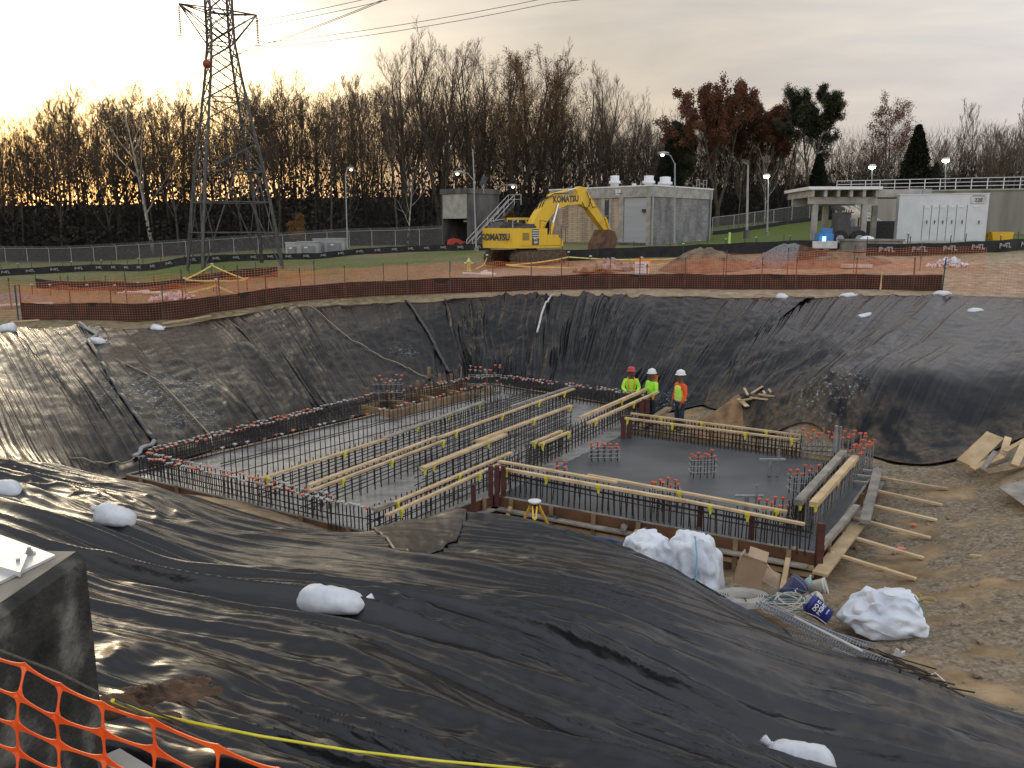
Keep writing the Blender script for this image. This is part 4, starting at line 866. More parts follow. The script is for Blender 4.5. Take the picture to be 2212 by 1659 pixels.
for s0 in(1,-1):
    r0=s0*1.3-.35; m=MB(); pl=[]
    for a in range(9): an=math.pi/2+math.pi*a/8; pl.append((-2.1+.5*math.cos(an),.5+.5*math.sin(an)))
    for a in range(9): an=-math.pi/2+math.pi*a/8; pl.append((2.1+.5*math.cos(an),.5+.5*math.sin(an)))
    eprism(m,pl,r0,r0+.7)
    for i in range(22):
        for z in(-.0,1.0): ebox(m,-2.1+i*.2,-2.1+i*.2+.1,r0-.02,r0+.72,z-.035+.0,z+.035)
    for c in(-2.1,2.1):
        for a in range(7):
            an=math.pi/2+math.pi*(a+.5)/7*(1 if c<0 else -1); p=E_(c+.51*math.cos(an),r0+.35,.5+.51*math.sin(an)); m.bar(p-rx_*.37,p+rx_*.37,.1,.1)
    m.build('track',trk,ex)
    m=MB()
    for i in range(8): p=E_(-1.8+i*.52,s0*1.3+.37,.28); m.cyl(p-rx_*.05,p+rx_*.03,.14,10)
    for c in(-2.1,2.1): p=E_(c,s0*1.3+.37,.5); m.cyl(p-rx_*.05,p+rx_*.04,.36,14)
    m.build('rollers',rust,ex)
m=MB(); ebox(m,-1,1,-1,1,.4,.95); m.cyl(E_(0,0,.9),E_(0,0,1.2),.75,20); m.build('undercarriage',dk,ex)
m=MB(); ebox(m,-2.6,2.05,-1.5,1.5,1.2,1.38); m.build('deck',yl,ex)
# counterweight, rounded behind
m=MB(); pl=[(-2.2,-1.6)]+[(-2.2-1.15*math.cos(math.radians(a))**.6 if abs(a)<90 else -2.2,1.6*math.sin(math.radians(a))) for a in range(-80,81,16)]+[(-2.2,1.6)]
m.prism(pl,lambda x,y,d:E_(x,y,1.22+d),1.35); cwt=m.build('counterweight',yl,ex)
m=MB(); ebox(m,-2.2,.55,.35,1.55,1.38,2.55); m.build('engine_cover_side',yl,ex); m=MB(); ebox(m,-2.2,-.4,-1.5,.35,1.38,2.5); m.build('engine_cover',yl,ex)
m=MB(); ebox(m,.56,1.75,.75,1.55,1.38,2.1); eprism(m,[(1.75,1.3),(2.35,1.3),(2.3,1.75),(1.75,1.95)],.8,1.5); m.build('tool_box',yl,ex)
m=MB(); ebox(m,-1.05,-.35,1.552,1.565,1.42,2.5); m.build('dark_stripe',dk,ex)
for i in range(4): 
    m=MB(); eprism(m,[(-1.02,2.42-i*.16),(-.38,2.42-i*.16),(-.38,2.36-i*.16),(-1.02,2.36-i*.16)],1.568,1.575); m.build('stripe',wht,ex)
m=MB(); ebox(m,-2.0,-1.35,1.552,1.57,1.75,2.25); m.build('grille',M('grille',(.25,.17,.03),rough=.6),ex)
eprism(m:=MB(),[(-2.9,2.57),(-.5,2.5),(-.6,2.95),(-2.5,3.0)],-.9,.2); m.build('engine_hood',dk,ex)
m=MB(); ebox(m,-2.3,-.45,.3,1.4,2.56,2.72); ebox(m,-1.7,-.5,.45,1.3,2.72,2.86); m.build('hood_step',dk,ex)
m=MB(); m.tube([E_(-2.6,1.2,2.58),E_(-2.6,1.2,3.05),E_(-2.2,1.2,3.2),E_(-1.4,1.2,3.2),E_(-1.2,1.2,2.6)],.035,6); m.tube([E_(-2.6,-.9,2.58),E_(-2.6,-.9,3.05),E_(-1.2,-.9,3.2),E_(-1.2,-.9,2.6)],.035,6); m.build('hand_rail',galv,ex)
# cab (left side, far from camera)
m=MB(); ebox(m,-.35,1.55,-1.5,-.5,1.38,3.2); cab=m.build('cab',glassD,ex)
m=MB(); ebox(m,-.4,1.6,-1.55,-.45,3.15,3.3); 
for f in(-.4,.45,1.55): 
    for r in(-1.53,-.5): ebox(m,f,f+.1,r,r+.07,1.38,3.2)
m.build('cab_frame',yl,ex)
m=MB(); m.tube([E_(.5,.9,2.1),E_(.5,.9,3.1),E_(1.6,.9,3.0),E_(1.6,.9,2.0)],.03,5); m.tube([E_(2.1,1.5,1.4),E_(2.1,1.5,2.7),E_(2.6,1.5,2.6),E_(2.6,1.5,1.5)],.03,5); m.build('front_rail',dk,ex)
bp=[(.3,2.0),(.25,2.75),(1.0,3.65),(1.9,4.45),(2.9,4.85),(5.7,5.05),(6.05,4.8),(5.95,4.35),(4.2,4.25),(3.1,3.95),(2.5,3.5),(1.6,2.7),(.9,1.95)]
eprism(m:=MB(),bp,-.3,.3); boom=m.build('boom',yl,ex)
ap=[(5.75,4.35),(5.35,5.35),(5.7,5.65),(6.3,5.6),(6.9,5.0),(9.0,3.0),(9.2,2.45),(8.85,2.3),(6.6,4.1),(6.1,4.2)]
eprism(m:=MB(),ap,-.24,.24); m.build('arm',yl,ex)
chrome=M('chrome_rod',(.6,.6,.6),rough=.2,metal=.9)
def cyl2(name,a,b,sp_,r,rr=.0):
    A_=E_(*a);B_=E_(*b); c=A_.lerp(B_,sp_); k=MB().cyl(A_,c,r,10).build(name,yl,ex); MB().cyl(c,B_,r*.55,8).build('rod',chrome,k)
cyl2('arm_cylinder',(2.3,0,4.85),(5.5,0,5.5),.66,.13)
for r in(-.42,.42): cyl2('boom_cylinder',(1.9,r,1.55),(3.0,r,4.3),.5,.13)
cyl2('bucket_cylinder',(6.6,0,5.1),(8.75,0,3.35),.6,.1)
m=MB(); m.bar(E_(8.75,-.28,3.4),E_(9.3,-.28,2.5),.1,.16); m.bar(E_(8.75,.28,3.4),E_(9.3,.28,2.5),.1,.16); m.bar(E_(8.9,0,3.35),E_(8.6,0,2.9),.3,.1); m.build('linkage',yl,ex)
bk=[(8.75,2.45),(9.5,2.3),(9.75,1.7),(9.5,.95),(8.9,.45),(8.1,.35),(7.85,.6),(8.0,1.4),(8.4,1.9)]
eprism(m:=MB(),bk,-.75,.75); m2=m
for i in range(5): r=-.7+i*.35; m2.add([E_(7.95,r-.05,.6),E_(7.95,r+.05,.6),E_(7.5,r,.35),E_(8.0,r,.4)],[(0,1,2),(1,3,2),(0,2,3),(0,3,1)])
m2.build('bucket',M('bucket_rust',(.07,.035,.02),(.16,.085,.045),2,.8),ex)
m=MB()
for k in range(3): m.tube([E_(.8+.1*k,-.2+.2*k,3.2),E_(1.7,-.2+.2*k,4.5),E_(2.8,-.2+.2*k,5.05),E_(4.4,-.2+.2*k,5.12)],.035,5)
m.tube([E_(5.9,.3,4.5),E_(6.2,.42,3.9),E_(6.7,.36,4.3),E_(6.9,.3,4.8)],.035,5); m.tube([E_(6.4,.3,5.3),E_(7.0,.42,4.1),E_(7.6,.3,4.2)],.03,5); m.build('hoses',blackR,ex)
wall_text('KOMATSU',.62,dk,E_(4.0,.305,4.66),fx_*.999+up*.05,up,ex,bold=.05)
wall_text('PC',.26,wht,E_(-.7,1.58,1.84),fx_,up,ex); wall_text('360',.26,wht,E_(-.7,1.58,1.6),fx_,up,ex); 
# counterweight lettering follows the rear face
back=(-fx_); wall_text('KOMATSU',.6,dk,E_(-3.36,.25,1.95),-back.cross(up)*-1 if 0 else rx_,up,ex,bold=.05); wall_text('4',.4,M('number_red',(.5,.04,.02),rough=.5),E_(-2.95,1.34,1.75),(rx_+fx_*.9),up,ex)
m=MB(); m.box(E_(-2.9,1.3,2.25),(.5,.02,.16),m=Matrix.Rotation(ya-math.pi/4,3,'Z')); m.build('sticker',M('sticker_pink',(.6,.25,.2),rough=.5),ex)
# ---- rubble, heaps
def rock(c,s,r,sq=(1,1,.7)):
    m=MB(); n=Vector; ic=[(0,0,1),(.894,0,.447),(.276,.851,.447),(-.724,.526,.447),(-.724,-.526,.447),(.276,-.851,.447),(.724,.526,-.447),(-.276,.851,-.447),(-.894,0,-.447),(-.276,-.851,-.447),(.724,-.526,-.447),(0,0,-1)]
    fs=[(0,1,2),(0,2,3),(0,3,4),(0,4,5),(0,5,1),(1,6,2),(2,7,3),(3,8,4),(4,9,5),(5,10,1),(6,7,2),(7,8,3),(8,9,4),(9,10,5),(10,6,1),(11,7,6),(11,8,7),(11,9,8),(11,10,9),(11,6,10)]
    rm=Matrix.Rotation(r.uniform(0,6.28),3,'Z')@Matrix.Rotation(r.uniform(-.5,.5),3,'X')
    m.add([Vector(c)+rm@Vector((x*sq[0]*s*r.uniform(.7,1.15),y*sq[1]*s*r.uniform(.7,1.15),z*sq[2]*s*r.uniform(.7,1.1))) for x,y,z in ic],fs); return m
rkA=M('rubble_pale',(.24,.22,.19),(.42,.39,.35),3,.9,bump=.02); rkB=M('rubble_dark',(.10,.10,.10),(.2,.2,.195),3,.9,bump=.02); rkC=M('rubble_tan',(.22,.16,.11),(.35,.27,.19),2,.9,bump=.03)
r=random.Random(4)
def chunks(label,grp,n,v0,v1,Y0,Y1,s0,s1,mats,hump,name='rubble_chunk',cat='rubble'):
    for i in range(n):
        u=r.random(); vx=v0+(v1-v0)*u; Y=r.uniform(Y0,Y1); b=base(vx,Y); s=s0+(s1-s0)*r.random()**2.2; top=hump*math.sin(math.pi*min(max(u,.05),.95))*(1-abs((Y-(Y0+Y1)/2)/(Y1-Y0))*1.6)
        one(name,label,cat,rock(b+up*(s*.25+max(0,top)*r.random()),s,r,(1,r.uniform(.6,1),r.uniform(.45,.8))),r.choice(mats),grp)
chunks('broken concrete chunk in the rubble heap below the excavator bucket','chunks of the rubble heap under the bucket',70,1240,1375,52,56,.14,.5,[rkA,rkB,rkA,rkC],.7)
for a,b_,s,sq,mm,lab in ((1292,53,.95,(1.6,.6,.45),rkC,'largest tan boulder slab at the back of the rubble heap'),(1268,51.6,.75,(1.5,.8,.6),rkC,'tan slab at the left end of the rubble heap'),(1315,51.8,.6,(1.4,.7,.55),rkA,'pale angular slab in the middle of the rubble heap')):
    c=base(a,b_); one('rubble_slab',lab,'rubble',rock(c+up*.35,s,r,sq),mm)
chunks('grey stone in the loose pile between the dirt heap and the gravel heap','stones of the loose pile beyond the rim',60,1618,1715,50.5,53.5,.1,.3,[rkB,rkA,rkB],.45,'stone','stone')
def heap(name,label,vx,Y,w_,d_,h_,m,seed,cat='heap',rough_=.3):
    c=base(vx,Y); n=56; u=np.linspace(-1,1,n); X,Y_=np.meshgrid(u,u); rr=np.hypot(X,Y_); p=np.clip(1-rr,0,1)
    Z=h_*(p**.85)*(.75+.5*fbm(X*2.2+seed,Y_*2.2,3,seed))+rough_*h_*(fbm(X*6,Y_*6,4,seed+3)-.5)*ss(0,.25,p)
    WX,WY=c.x+X*w_,c.y+Y_*d_; o=grid_mesh(name,WX-c.x,WY-c.y,H(WX,WY)-c.z+Z-.06*(p<=0.02),m); o.location=c; return tag(o,label,cat)
dirtM=M('heap_dirt',(.10,.07,.045),(.22,.165,.11),2.2,.95,bump=.06,bs=9,det=8); grvM=M('heap_gravel',(.12,.12,.12),(.24,.24,.235),8,.95,bump=.05,bs=22)
heap('dirt_heap','brown dirt heap beyond the rim fence, right of the rubble',1525,52,3.0,2.2,1.5,dirtM,3)
heap('gravel_heap','blue grey gravel heap beyond the rim fence, left of the loader sheet',1705,52,2.8,2,1.4,grvM,5)
heap('gravel_heap','small gravel heap at the left edge behind the orange net',35,50,2.2,1.3,.45,grvM,6)
heap('dirt_heap','low dirt mound behind the dark board near the canopy',1790,51,3.8,2,.8,dirtM,8)
c=base(1752,50.5); one('steel_plate','rusty dark steel plate leaning on the gravel heap','plate',MB().box(c+up*.55,(1.7,.12,1.1),m=Matrix.Rotation(.25,3,'Y')@Matrix.Rotation(-.3,3,'X')),rust)
def crumple(name,label,c,w_,d_,h_,m,seed,fr_=2.5,cat='sheet',sharp=1.6,rz=0):
    n=70; u=np.linspace(-1,1,n); X,Y_=np.meshgrid(u,u); rr=np.sqrt(X**2+Y_**2)*(1+.25*(fbm(X*1.3+9,Y_*1.3,2,seed)-.5)); p=np.clip(1-rr**2.5,0,1)
    Z=h_*p**.6*(.35+.9*ridge(fbm(X*fr_,Y_*fr_,3,seed),sharp)); ca,sa=math.cos(rz),math.sin(rz); lx,ly=X*w_*(1-.0*rr),Y_*d_
    WX,WY=c.x+lx*ca-ly*sa,c.y+lx*sa+ly*ca; keep=p>0
    Zt=H(WX,WY)-c.z+Z+np.where(keep,.01,-.12); o=grid_mesh(name,WX-c.x,WY-c.y,Zt,m); o.location=c; return tag(o,label,cat)
def plates(name,label,c,w_,d_,h_,n,m,cat):
    r=random.Random(n+int(w_*10)); mb=MB()
    for i in range(n):
        x,y=r.gauss(0,.42),r.gauss(0,.4); 
        if abs(x)>1 or abs(y)>1: continue
        p=Vector((c.x+x*w_,c.y+y*d_,0)); p.z=h1(p.x,p.y)+.05+h_*max(0,1-x*x-y*y)*r.random(); s=r.uniform(.1,.24)
        ax=Vector((r.gauss(0,1),r.gauss(0,1),.5*r.gauss(0,1))).normalized()*s; ay=ax.orthogonal().normalized()*s*r.uniform(.5,1); ay=Matrix.Rotation(r.uniform(0,6),3,ax)@ay; az=ax.cross(ay).normalized()*s*.35
        mb.add([p-ax,p+ay+az*.5,p+ax,p-ay+az*.5,p+az,p-az*.6],[(0,1,4),(1,2,4),(2,3,4),(3,0,4),(1,0,5),(2,1,5),(3,2,5),(0,3,5)])
    return one(name,label,cat,mb,m)
wpl=M('white_woven_plastic',(.62,.66,.72),(.72,.75,.78),2.2,.55,bump=.03,bs=5,c3=(.36,.27,.18),lo=.4,hi=.82,det=6)
plates('plastic_heap','heap of crumpled white plastic bags on bare soil below the white container',base(2050,48.5),1.2,.5,.45,150,wpl,'plastic bags')
pk=M('sack_pink_white',(.55,.42,.42),(.75,.72,.74),2.5,.7)
plates('sack_heap','heap of pink and white sacks behind the rim fence at left',base(372,42),1.15,.5,.32,150,pk,'sacks')
c=base(1850,48.6); one('white_pad','flat white pad lying on the soil left of the white plastic heap','pad',MB().box(c+up*.12,(1.6,.7,.2),.1),whd)
c=base(1880,57.5); one('concrete_vault','low square concrete vault with a white bag on top, left of the container','vault',MB().box(c+up*.3,(3.3,2.2,.75),.2).box(c+up*.72,(3.5,2.4,.12),.2),conc)
crumple('white_rag','small white bag on top of the concrete vault','x' and base(1870,57.3),.5,.3,.2,wpl,9,3,'bag').location.z+=.8
c=base(1985,62.5)
# blue lift and dark telehandler
blu=M('blue_paint',(.03,.16,.42),(.05,.22,.5),3,.45); c=base(1778,58.5); o=thing('boom_lift','small blue lift machine between the canopy columns','lift',c)
MB().box(c+up*.85,(1.0,.9,.7)).box(c+up*1.35+Vector((.1,0,0)),(.7,.6,.45)).build('body',blu,o); MB().box(c+Vector((-.1,-.5,.45)),(1.7,.12,.5)).build('platform',whd,o); MB().box(c+Vector((-.2,-.58,.85)),(.22,.05,.3)).build('work_light',M('blue_glow',(.2,.6,.9),emit=(.3,.75,1,2.5)),o)
for dx in(-.6,.6): MB().cyl(c+Vector((dx,-.35,.3)),c+Vector((dx,-.1,.3)),.3,12).build('wheel',blackR,o)
c=base(1822,60); o=thing('telehandler','dark telehandler with large black tyres beside the blue lift','telehandler',c)
m=MB(); m.box(c+up*1.15,(1.6,1.5,.7)); m.box(c+up*1.95+Vector((-.3,0,0)),(.9,1.2,1.0)); m.build('body',dk,o)
for dx in(-.65,.7):
    for dy in(-.9,.7): MB().cyl(c+Vector((dx,dy,.62)),c+Vector((dx,dy+.35,.62)),.62,18).build('tyre',blackR,o)
    MB().cyl(c+Vector((dx,-.93,.62)),c+Vector((dx,-.88,.62)),.28,12).build('rim',galv,o)
MB().bar(c+Vector((.5,-.3,1.2)),c+Vector((.3,-.6,2.1)),.35,.35).build('boom',galv,o)
m=MB(); 
for k in range(6): m.bar(c+Vector((-.75+k*.17,-.62,2.45)),c+Vector((-.72+k*.17,-.62,2.62)),.06)
m.bar(c+Vector((-.85,-.62,2.45)),c+Vector((.3,-.62,2.45)),.07); m.build('roof_guard',dk,o)
one('hand_railing','low grey railing under the canopy left of the tan tanks','railing',(lambda c:MB().bar(c+up*.95,c+Vector((2.2,0,.95)),.06).bar(c+up*.5,c+Vector((2.2,0,.5)),.05).bar(c,c+up*1,.06).bar(c+Vector((1.1,0,0)),c+Vector((1.1,0,1)),.06).bar(c+Vector((2.2,0,0)),c+Vector((2.2,0,1)),.06))(base(1778,66)),galv)
c=base(1905,68); one('dark_skid','dark open machinery frame behind the right canopy column','machinery',MB().box(c+up*.75,(2.6,1,1.4)).bar(c+Vector((-2,0,0)),c+Vector((-2,0,1.7)),.08).bar(c+Vector((-2,0,1.7)),c+Vector((-.8,0,1.7)),.07).bar(c+Vector((-2,0,.9)),c+Vector((-.8,0,.9)),.06),dk)
# marker posts, caution tape
tapeY=M('tape_yellow',(.62,.52,.12),(.78,.70,.22),4,.5)
def tape(label,pts,wd=.07,grp='yellow caution tapes'):
    mb=MB(); 
    for i in range(len(pts)-1):
        a,b=Vector(pts[i]),Vector(pts[i+1]); n=8; pr=None
        for k in range(n+1):
            u=k/n; p=a.lerp(b,u)-up*(.045*(b-a).length*4*u*(1-u)*.35)
            if pr is not None: mb.bar(pr,p,.012,wd)
            pr=p
    return one('caution_tape',label,'caution tape',mb,tapeY,grp)
def stake(label,p,hh,m=None,grp='marker stakes around the pit',name='marker_stake',r_=.03,cap=True):
    o=thing(name,label,'stake',p,grp); MB().bar(p-up*.15,p+up*hh+Vector((R.gauss(0,.03),0,0)),r_*1.6).build('rod',m or steelD,o)
    if cap: MB().lathe(p+up*hh,[(.05,-.02),(.09,.0),(.09,.05),(.03,.07)],8).build('cap',whd if cap==1 else capO,o)
capO=M('cap_orange',(.50,.12,.065),(.66,.21,.13),9,.6); capG=M('cap_grey',(.32,.29,.28),(.48,.43,.41),9,.6)
T0=lambda v,vy,Y:U(v,vy,Y)
A1,A2,A3,A4=T0(458,573,46),T0(399,604,44),T0(467,606,43),T0(533,604,45)
for nm,p in(('far',A1),('left',A2),('middle',A3),('right',A4)):
    b=Vector((p.x,p.y,h1(p.x,p.y))); stake('stake holding the %s corner of the yellow tape figure at left'%nm,b,p.z-b.z+.05)
tape('yellow tape making a diamond between stakes at left, behind the rim fence',[A1,A2,A3,A4,A1]); 
B1,B2=T0(406,632,42),T0(517,638,42); tape('lower yellow tape spreading from the middle stake like a tent',[B1,A3-up*.25,B2],.08)
C=[T0(1093,572,52),T0(1228,555,57),T0(1433,570,56),T0(1475,558,60)]
tape('long yellow tape looping across the rubble in front of the excavator bucket',[C[0],C[1],C[3]]); tape('second yellow tape hanging lower over the rubble heap',[C[0],T0(1190,577,51),C[2]-up*0,C[3]],.08)
tape('short yellow tape tied beside the fire hydrant',[T0(1052,557,54),T0(1045,572,53),T0(1028,580,52)])
for i,(v,Y) in enumerate(((1228,57),(1475,60),(1385,50),(1052,54),(1275,52))): b=base(v,Y); stake('thin stake in the bare soil near the rubble heap',b,1.0)
for i,(v,Y) in enumerate(((1510,66),(1567,66),(1632,66),(1705,66),(1770,66),(2085,60),(2160,58),(1960,62))): b=base(v,Y); stake('thin capped stake on the grass behind the plain silt fence',b,.75)
for i,(v,Y) in enumerate(((70,60),(110,60),(190,57),(250,60),(300,57),(40,84),(155,84),(220,84),(300,84))): b=base(v,Y); stake('thin stake around the sunken basin at left',b,.8)
c=base(1575,68); one('marker_post','bright lime green and white marker post on the lawn','marker post',MB().cyl(c,c+up*1.25,.09,8),M('lime',(.45,.75,.05),(.7,.8,.3),1,.6))
hoseW=M('hose_white',(.6,.6,.56),(.72,.72,.68),5,.6)
pts=[base(v,Y)+up*.06 for v,Y in((1000,49.5),(1040,48.6),(1070,48.2),(1058,49.2),(1062,50.3),(1040,50.6),(1052,52.5))]; one('white_hose','white hose lying in a loop on the soil below the excavator tracks','hose',MB().tube(pts,.07,6),hoseW)
for lab,a,b_,rr in (('pale pipe lying slanted in the grass behind the rim fence',(268,617,50),(352,634,46),.1),('thin pale board near the slanted pipe',(253,611,51),(320,613,51),.06),('long pale pole on the grass at the left edge',(-20,641,42),(112,635,42),.09)):
    p0=U(*a);p1=U(*b_); p0.z=h1(p0.x,p0.y)+.12; p1.z=h1(p1.x,p1.y)+.12; one('pale_pipe',lab,'pipe',MB().tube([p0,p1],rr,7),whd)
# A frame sign
c=base(1388,43.5); c.z+=.0; sg=thing('sign_board','orange A frame stand with a white printed sign and an up arrow','sign',c)
m=MB(); m.bar(c+Vector((-.42,0,0)),c+Vector((-.36,.15,1.25)),.09,.05); m.bar(c+Vector((.42,0,0)),c+Vector((.36,.15,1.25)),.09,.05); m.box(c+Vector((0,.16,1.2)),(.82,.06,.16)); m.build('frame',M('sign_orange',(.85,.30,.02),rough=.5),sg)
MB().box(c+Vector((-.04,.02,.7)),(.74,.03,.85),m=Matrix.Rotation(-.1,3,'X')).build('panel',wht,sg)
m=MB(); 
for k in range(5): m.box(c+Vector((-.16,-.012,1.0-k*.15)),(.42,.012,.03))
m.build('print_lines',M('print_violet',(.25,.2,.4),rough=.7),sg); m=MB(); m.box(c+Vector((.22,-.015,.66)),(.05,.012,.5)); m.prism([(.12,.85),(.32,.85),(.22,1.04)],lambda x,y,d:c+Vector((x,-.02+d,y)),.012); m.build('arrow',steelD,sg)
# ---- persons
skin=M('skin_brown',(.13,.06,.035),(.16,.08,.045),9,.5); lime=M('hi_vis_lime',(.36,.85,.04),(.44,.95,.06),6,.7); vestO=M('vest_orange_strip',(.95,.28,.02),rough=.6); sweat=M('sweatshirt_orange',(.72,.085,.02),(.82,.12,.03),6,.85); jean=M('dark_jeans',(.012,.018,.035),(.025,.035,.06),7,.85); boot=M('work_boot',(.05,.035,.02),(.08,.055,.03),7,.8); helR=M('helmet_red',(.5,.03,.03),rough=.35); helW=M('helmet_white',(.72,.72,.72),rough=.35); lines=M('vest_yellow',(.50,.78,.08),(.58,.85,.12),6,.7)
def skin_mesh(name,J,E,m,parent,sub=2):
    me=bpy.data.meshes.new(name); keys=list(J); me.from_pydata([J[k][0] for k in keys],[(keys.index(a),keys.index(b)) for a,b in E],[]); o=bpy.data.objects.new(name,me); col.objects.link(o)
    sm=o.modifiers.new('s','SKIN'); sm.use_smooth_shade=True
    lay=me.skin_vertices[0].data if me.skin_vertices else None
    if lay is None: 
        bpy.context.view_layer.objects.active=o; lay=me.skin_vertices[0].data
    for i,k in enumerate(keys): lay[i].radius=J[k][1] if isinstance(J[k][1],tuple) else (J[k][1],J[k][1]); lay[i].use_root=(i==0)
    s2=o.modifiers.new('d','SUBSURF'); s2.levels=sub; s2.render_levels=sub
    dg=bpy.context.evaluated_depsgraph_get(); dg.update(); me2=bpy.data.meshes.new_from_object(o.evaluated_get(dg)); bpy.data.objects.remove(o)
    me2.materials.clear(); me2.materials.append(m)
    for p in me2.polygons: p.material_index=0; p.use_smooth=True
    o=bpy.data.objects.new(name,me2); col.objects.link(o); o.parent=parent; return o
def person(label,loc,rz,hel,top,vest,armsL,armsR,hgt=1.8,headturn=0,lean=0):
    """facing +Y locally"""
    o=thing('person',label,'person',loc,None,rz); k=hgt/1.8
    def V3(x,y,z): return (x*k,(y+lean*max(0,z-.95))*k,z*k)

    J={'pel':(V3(0,0,.98),(.165*k,.12*k)),'wa':(V3(0,0,1.12),(.15*k,.11*k)),'ch':(V3(0,0,1.33),(.18*k,.125*k)),'nk':(V3(0,.0,1.49),(.075*k,.07*k)),'hd0':(V3(0,.02,1.58),(.07*k,.085*k)),'hd1':(V3(0,.025,1.68),(.08*k,.10*k)),'hd2':(V3(0,.02,1.77),(.06*k,.08*k))}
    Ed=[('pel','wa'),('wa','ch'),('ch','nk'),('nk','hd0'),('hd0','hd1'),('hd1','hd2')]
    for s0,n_ in((-1,'l'),(1,'r')):
        J['hp'+n_]=(V3(.1*s0,0,.9),.105*k); J['kn'+n_]=(V3(.12*s0,.02,.5),.072*k); J['an'+n_]=(V3(.13*s0,-.01,.11),.05*k); J['to'+n_]=(V3(.145*s0,.15,.05),(.045*k,.04*k)); J['he'+n_]=(V3(.13*s0,-.0,.06),.048*k)
        Ed+=[('pel','hp'+n_),('hp'+n_,'kn'+n_),('kn'+n_,'an'+n_),('an'+n_,'he'+n_),('he'+n_,'to'+n_)]
        a=armsL if s0<0 else armsR; J['sh'+n_]=(V3(.19*s0,0,1.42),.07*k); J['el'+n_]=(V3(*a[0]),.05*k); J['wr'+n_]=(V3(*a[1]),.034*k); pw=Vector(a[1]); ph=(pw-Vector(a[0])).normalized(); pm=pw+ph*.07; J['pm'+n_]=(V3(*pm),(.042*k,.025*k))
        Ed+=[('ch','sh'+n_),('sh'+n_,'el'+n_),('el'+n_,'wr'+n_),('wr'+n_,'pm'+n_)]
        sd=ph.orthogonal().normalized()
        for fi in range(4):
            c=pm+sd*(-.03+.02*fi); f1=c+ph*.045+Vector((0,.0,-.008)); f2=f1+ph*(.03+.008*(1.5-abs(fi-1.5)))+Vector((0,.012,-.012)); J['f%d%s'%(fi,n_)]=(V3(*f1),.0095*k); J['g%d%s'%(fi,n_)]=(V3(*f2),.008*k); Ed+=[('pm'+n_,'f%d%s'%(fi,n_)),('f%d%s'%(fi,n_),'g%d%s'%(fi,n_))]
        th=pw+ph*.03-sd*.05; J['th'+n_]=(V3(*th),.011*k); Ed.append(('wr'+n_,'th'+n_))
    skin_mesh('body',J,Ed,skin,o,1)
    # clothes as slightly larger shells
    g=1.1; C={'wa0':(V3(0,0,.90),(.185*k,.145*k)),'wa':(V3(0,0,1.10),(.172*k,.135*k)),'ch':(V3(0,0,1.33),(.205*k,.15*k)),'nk':(V3(0,0,1.47),(.10*k,.09*k))}; Ec=[('wa0','wa'),('wa','ch'),('ch','nk')]
    for s0,n_ in((-1,'l'),(1,'r')):
        a=armsL if s0<0 else armsR; C['sh'+n_]=(V3(.2*s0,0,1.41),.088*k); C['el'+n_]=(V3(*a[0]),.068*k); w_=Vector(a[0]).lerp(Vector(a[1]),.94); C['wr'+n_]=(V3(*w_),.05*k); Ec+=[('ch','sh'+n_),('sh'+n_,'el'+n_),('el'+n_,'wr'+n_)]
    skin_mesh('sweatshirt' if top is sweat else 'shirt',C,Ec,top,o)
    L_={'p':(V3(0,0,.97),(.172*k,.13*k)),'p2':(V3(0,0,.88),(.165*k,.125*k))}; El=[('p','p2')]
    for s0,n_ in((-1,'l'),(1,'r')):
        L_['h'+n_]=(V3(.1*s0,0,.8),.11*k); L_['k'+n_]=(V3(.12*s0,.02,.5),.088*k); L_['a'+n_]=(V3(.13*s0,-.01,.1),.072*k); El+=[('p2','h'+n_),('h'+n_,'k'+n_),('k'+n_,'a'+n_)]
    skin_mesh('trousers',L_,El,jean,o)
    for s0 in(-1,1): skin_mesh('boot',{'a':(V3(.13*s0,-.02,.12),.062*k),'h':(V3(.13*s0,-.03,.05),.055*k),'t':(V3(.145*s0,.16,.045),(.055*k,.045*k))},[('a','h'),('h','t')],boot,o)
    if vest=='vest':
        Vv={'a':(V3(0,0,.86),(.225*k,.19*k)),'b':(V3(0,0,1.10),(.215*k,.18*k)),'c':(V3(0,0,1.32),(.235*k,.19*k)),'d':(V3(0,0,1.44),(.18*k,.15*k))}
        vo=skin_mesh('vest',Vv,[('a','b'),('b','c'),('c','d')],lines,o)
        m=MB(); 
        for z in(.98,1.2): m.lathe(V3(0,0,z),[(.195*k,-.025),(.2*k,0),(.195*k,.025)],20,Matrix(((1.03,0,0),(0,.84,0),(0,0,1))))
        m.build('reflective_band',M('reflective',(.6,.62,.55),rough=.4),vo,local=True)
    elif vest=='strips':
        m=MB()
        for s0 in(-1,1): m.tube([V3(.1*s0,.135,.95),V3(.1*s0,.145,1.15),V3(.105*s0,.165,1.34),V3(.11*s0,.09,1.49),V3(.105*s0,-.02,1.52),V3(.1*s0,-.12,1.44),V3(.09*s0,-.16,1.3),V3(.08*s0,-.14,1.0)],.024,5)
        m.build('harness_strips',vestO,o,local=True)
    hd=Vector(V3(0,.02,1.765)); ht=Matrix.Rotation(headturn,3,'Z')
    hp=[(.162,-.02),(.17,-.01),(.135,.0),(.134,.04),(.122,.085),(.09,.12),(.045,.138),(.0,.142)]
    hm=MB().lathe(hd,[(a*k,b*k) for a,b in hp],22,Matrix(((.93,0,0),(0,1.08,0),(0,0,1)))); ho=hm.build('hard_hat',hel,o,True,local=True)
    MB().tube([hd+Vector((0,y*k,z*k)) for y,z in((-.13,.05),(-.08,.115),(0,.148),(.08,.118),(.13,.06))],.012*k,5).build('ridge',hel,ho,True,local=True)
    # face
    f=MB(); 
    for s0 in(-1,1): f.lathe(hd+Vector((.034*s0,.1,-.06))*k,[(.008,-.01),(.013,0),(.008,.01)],6)
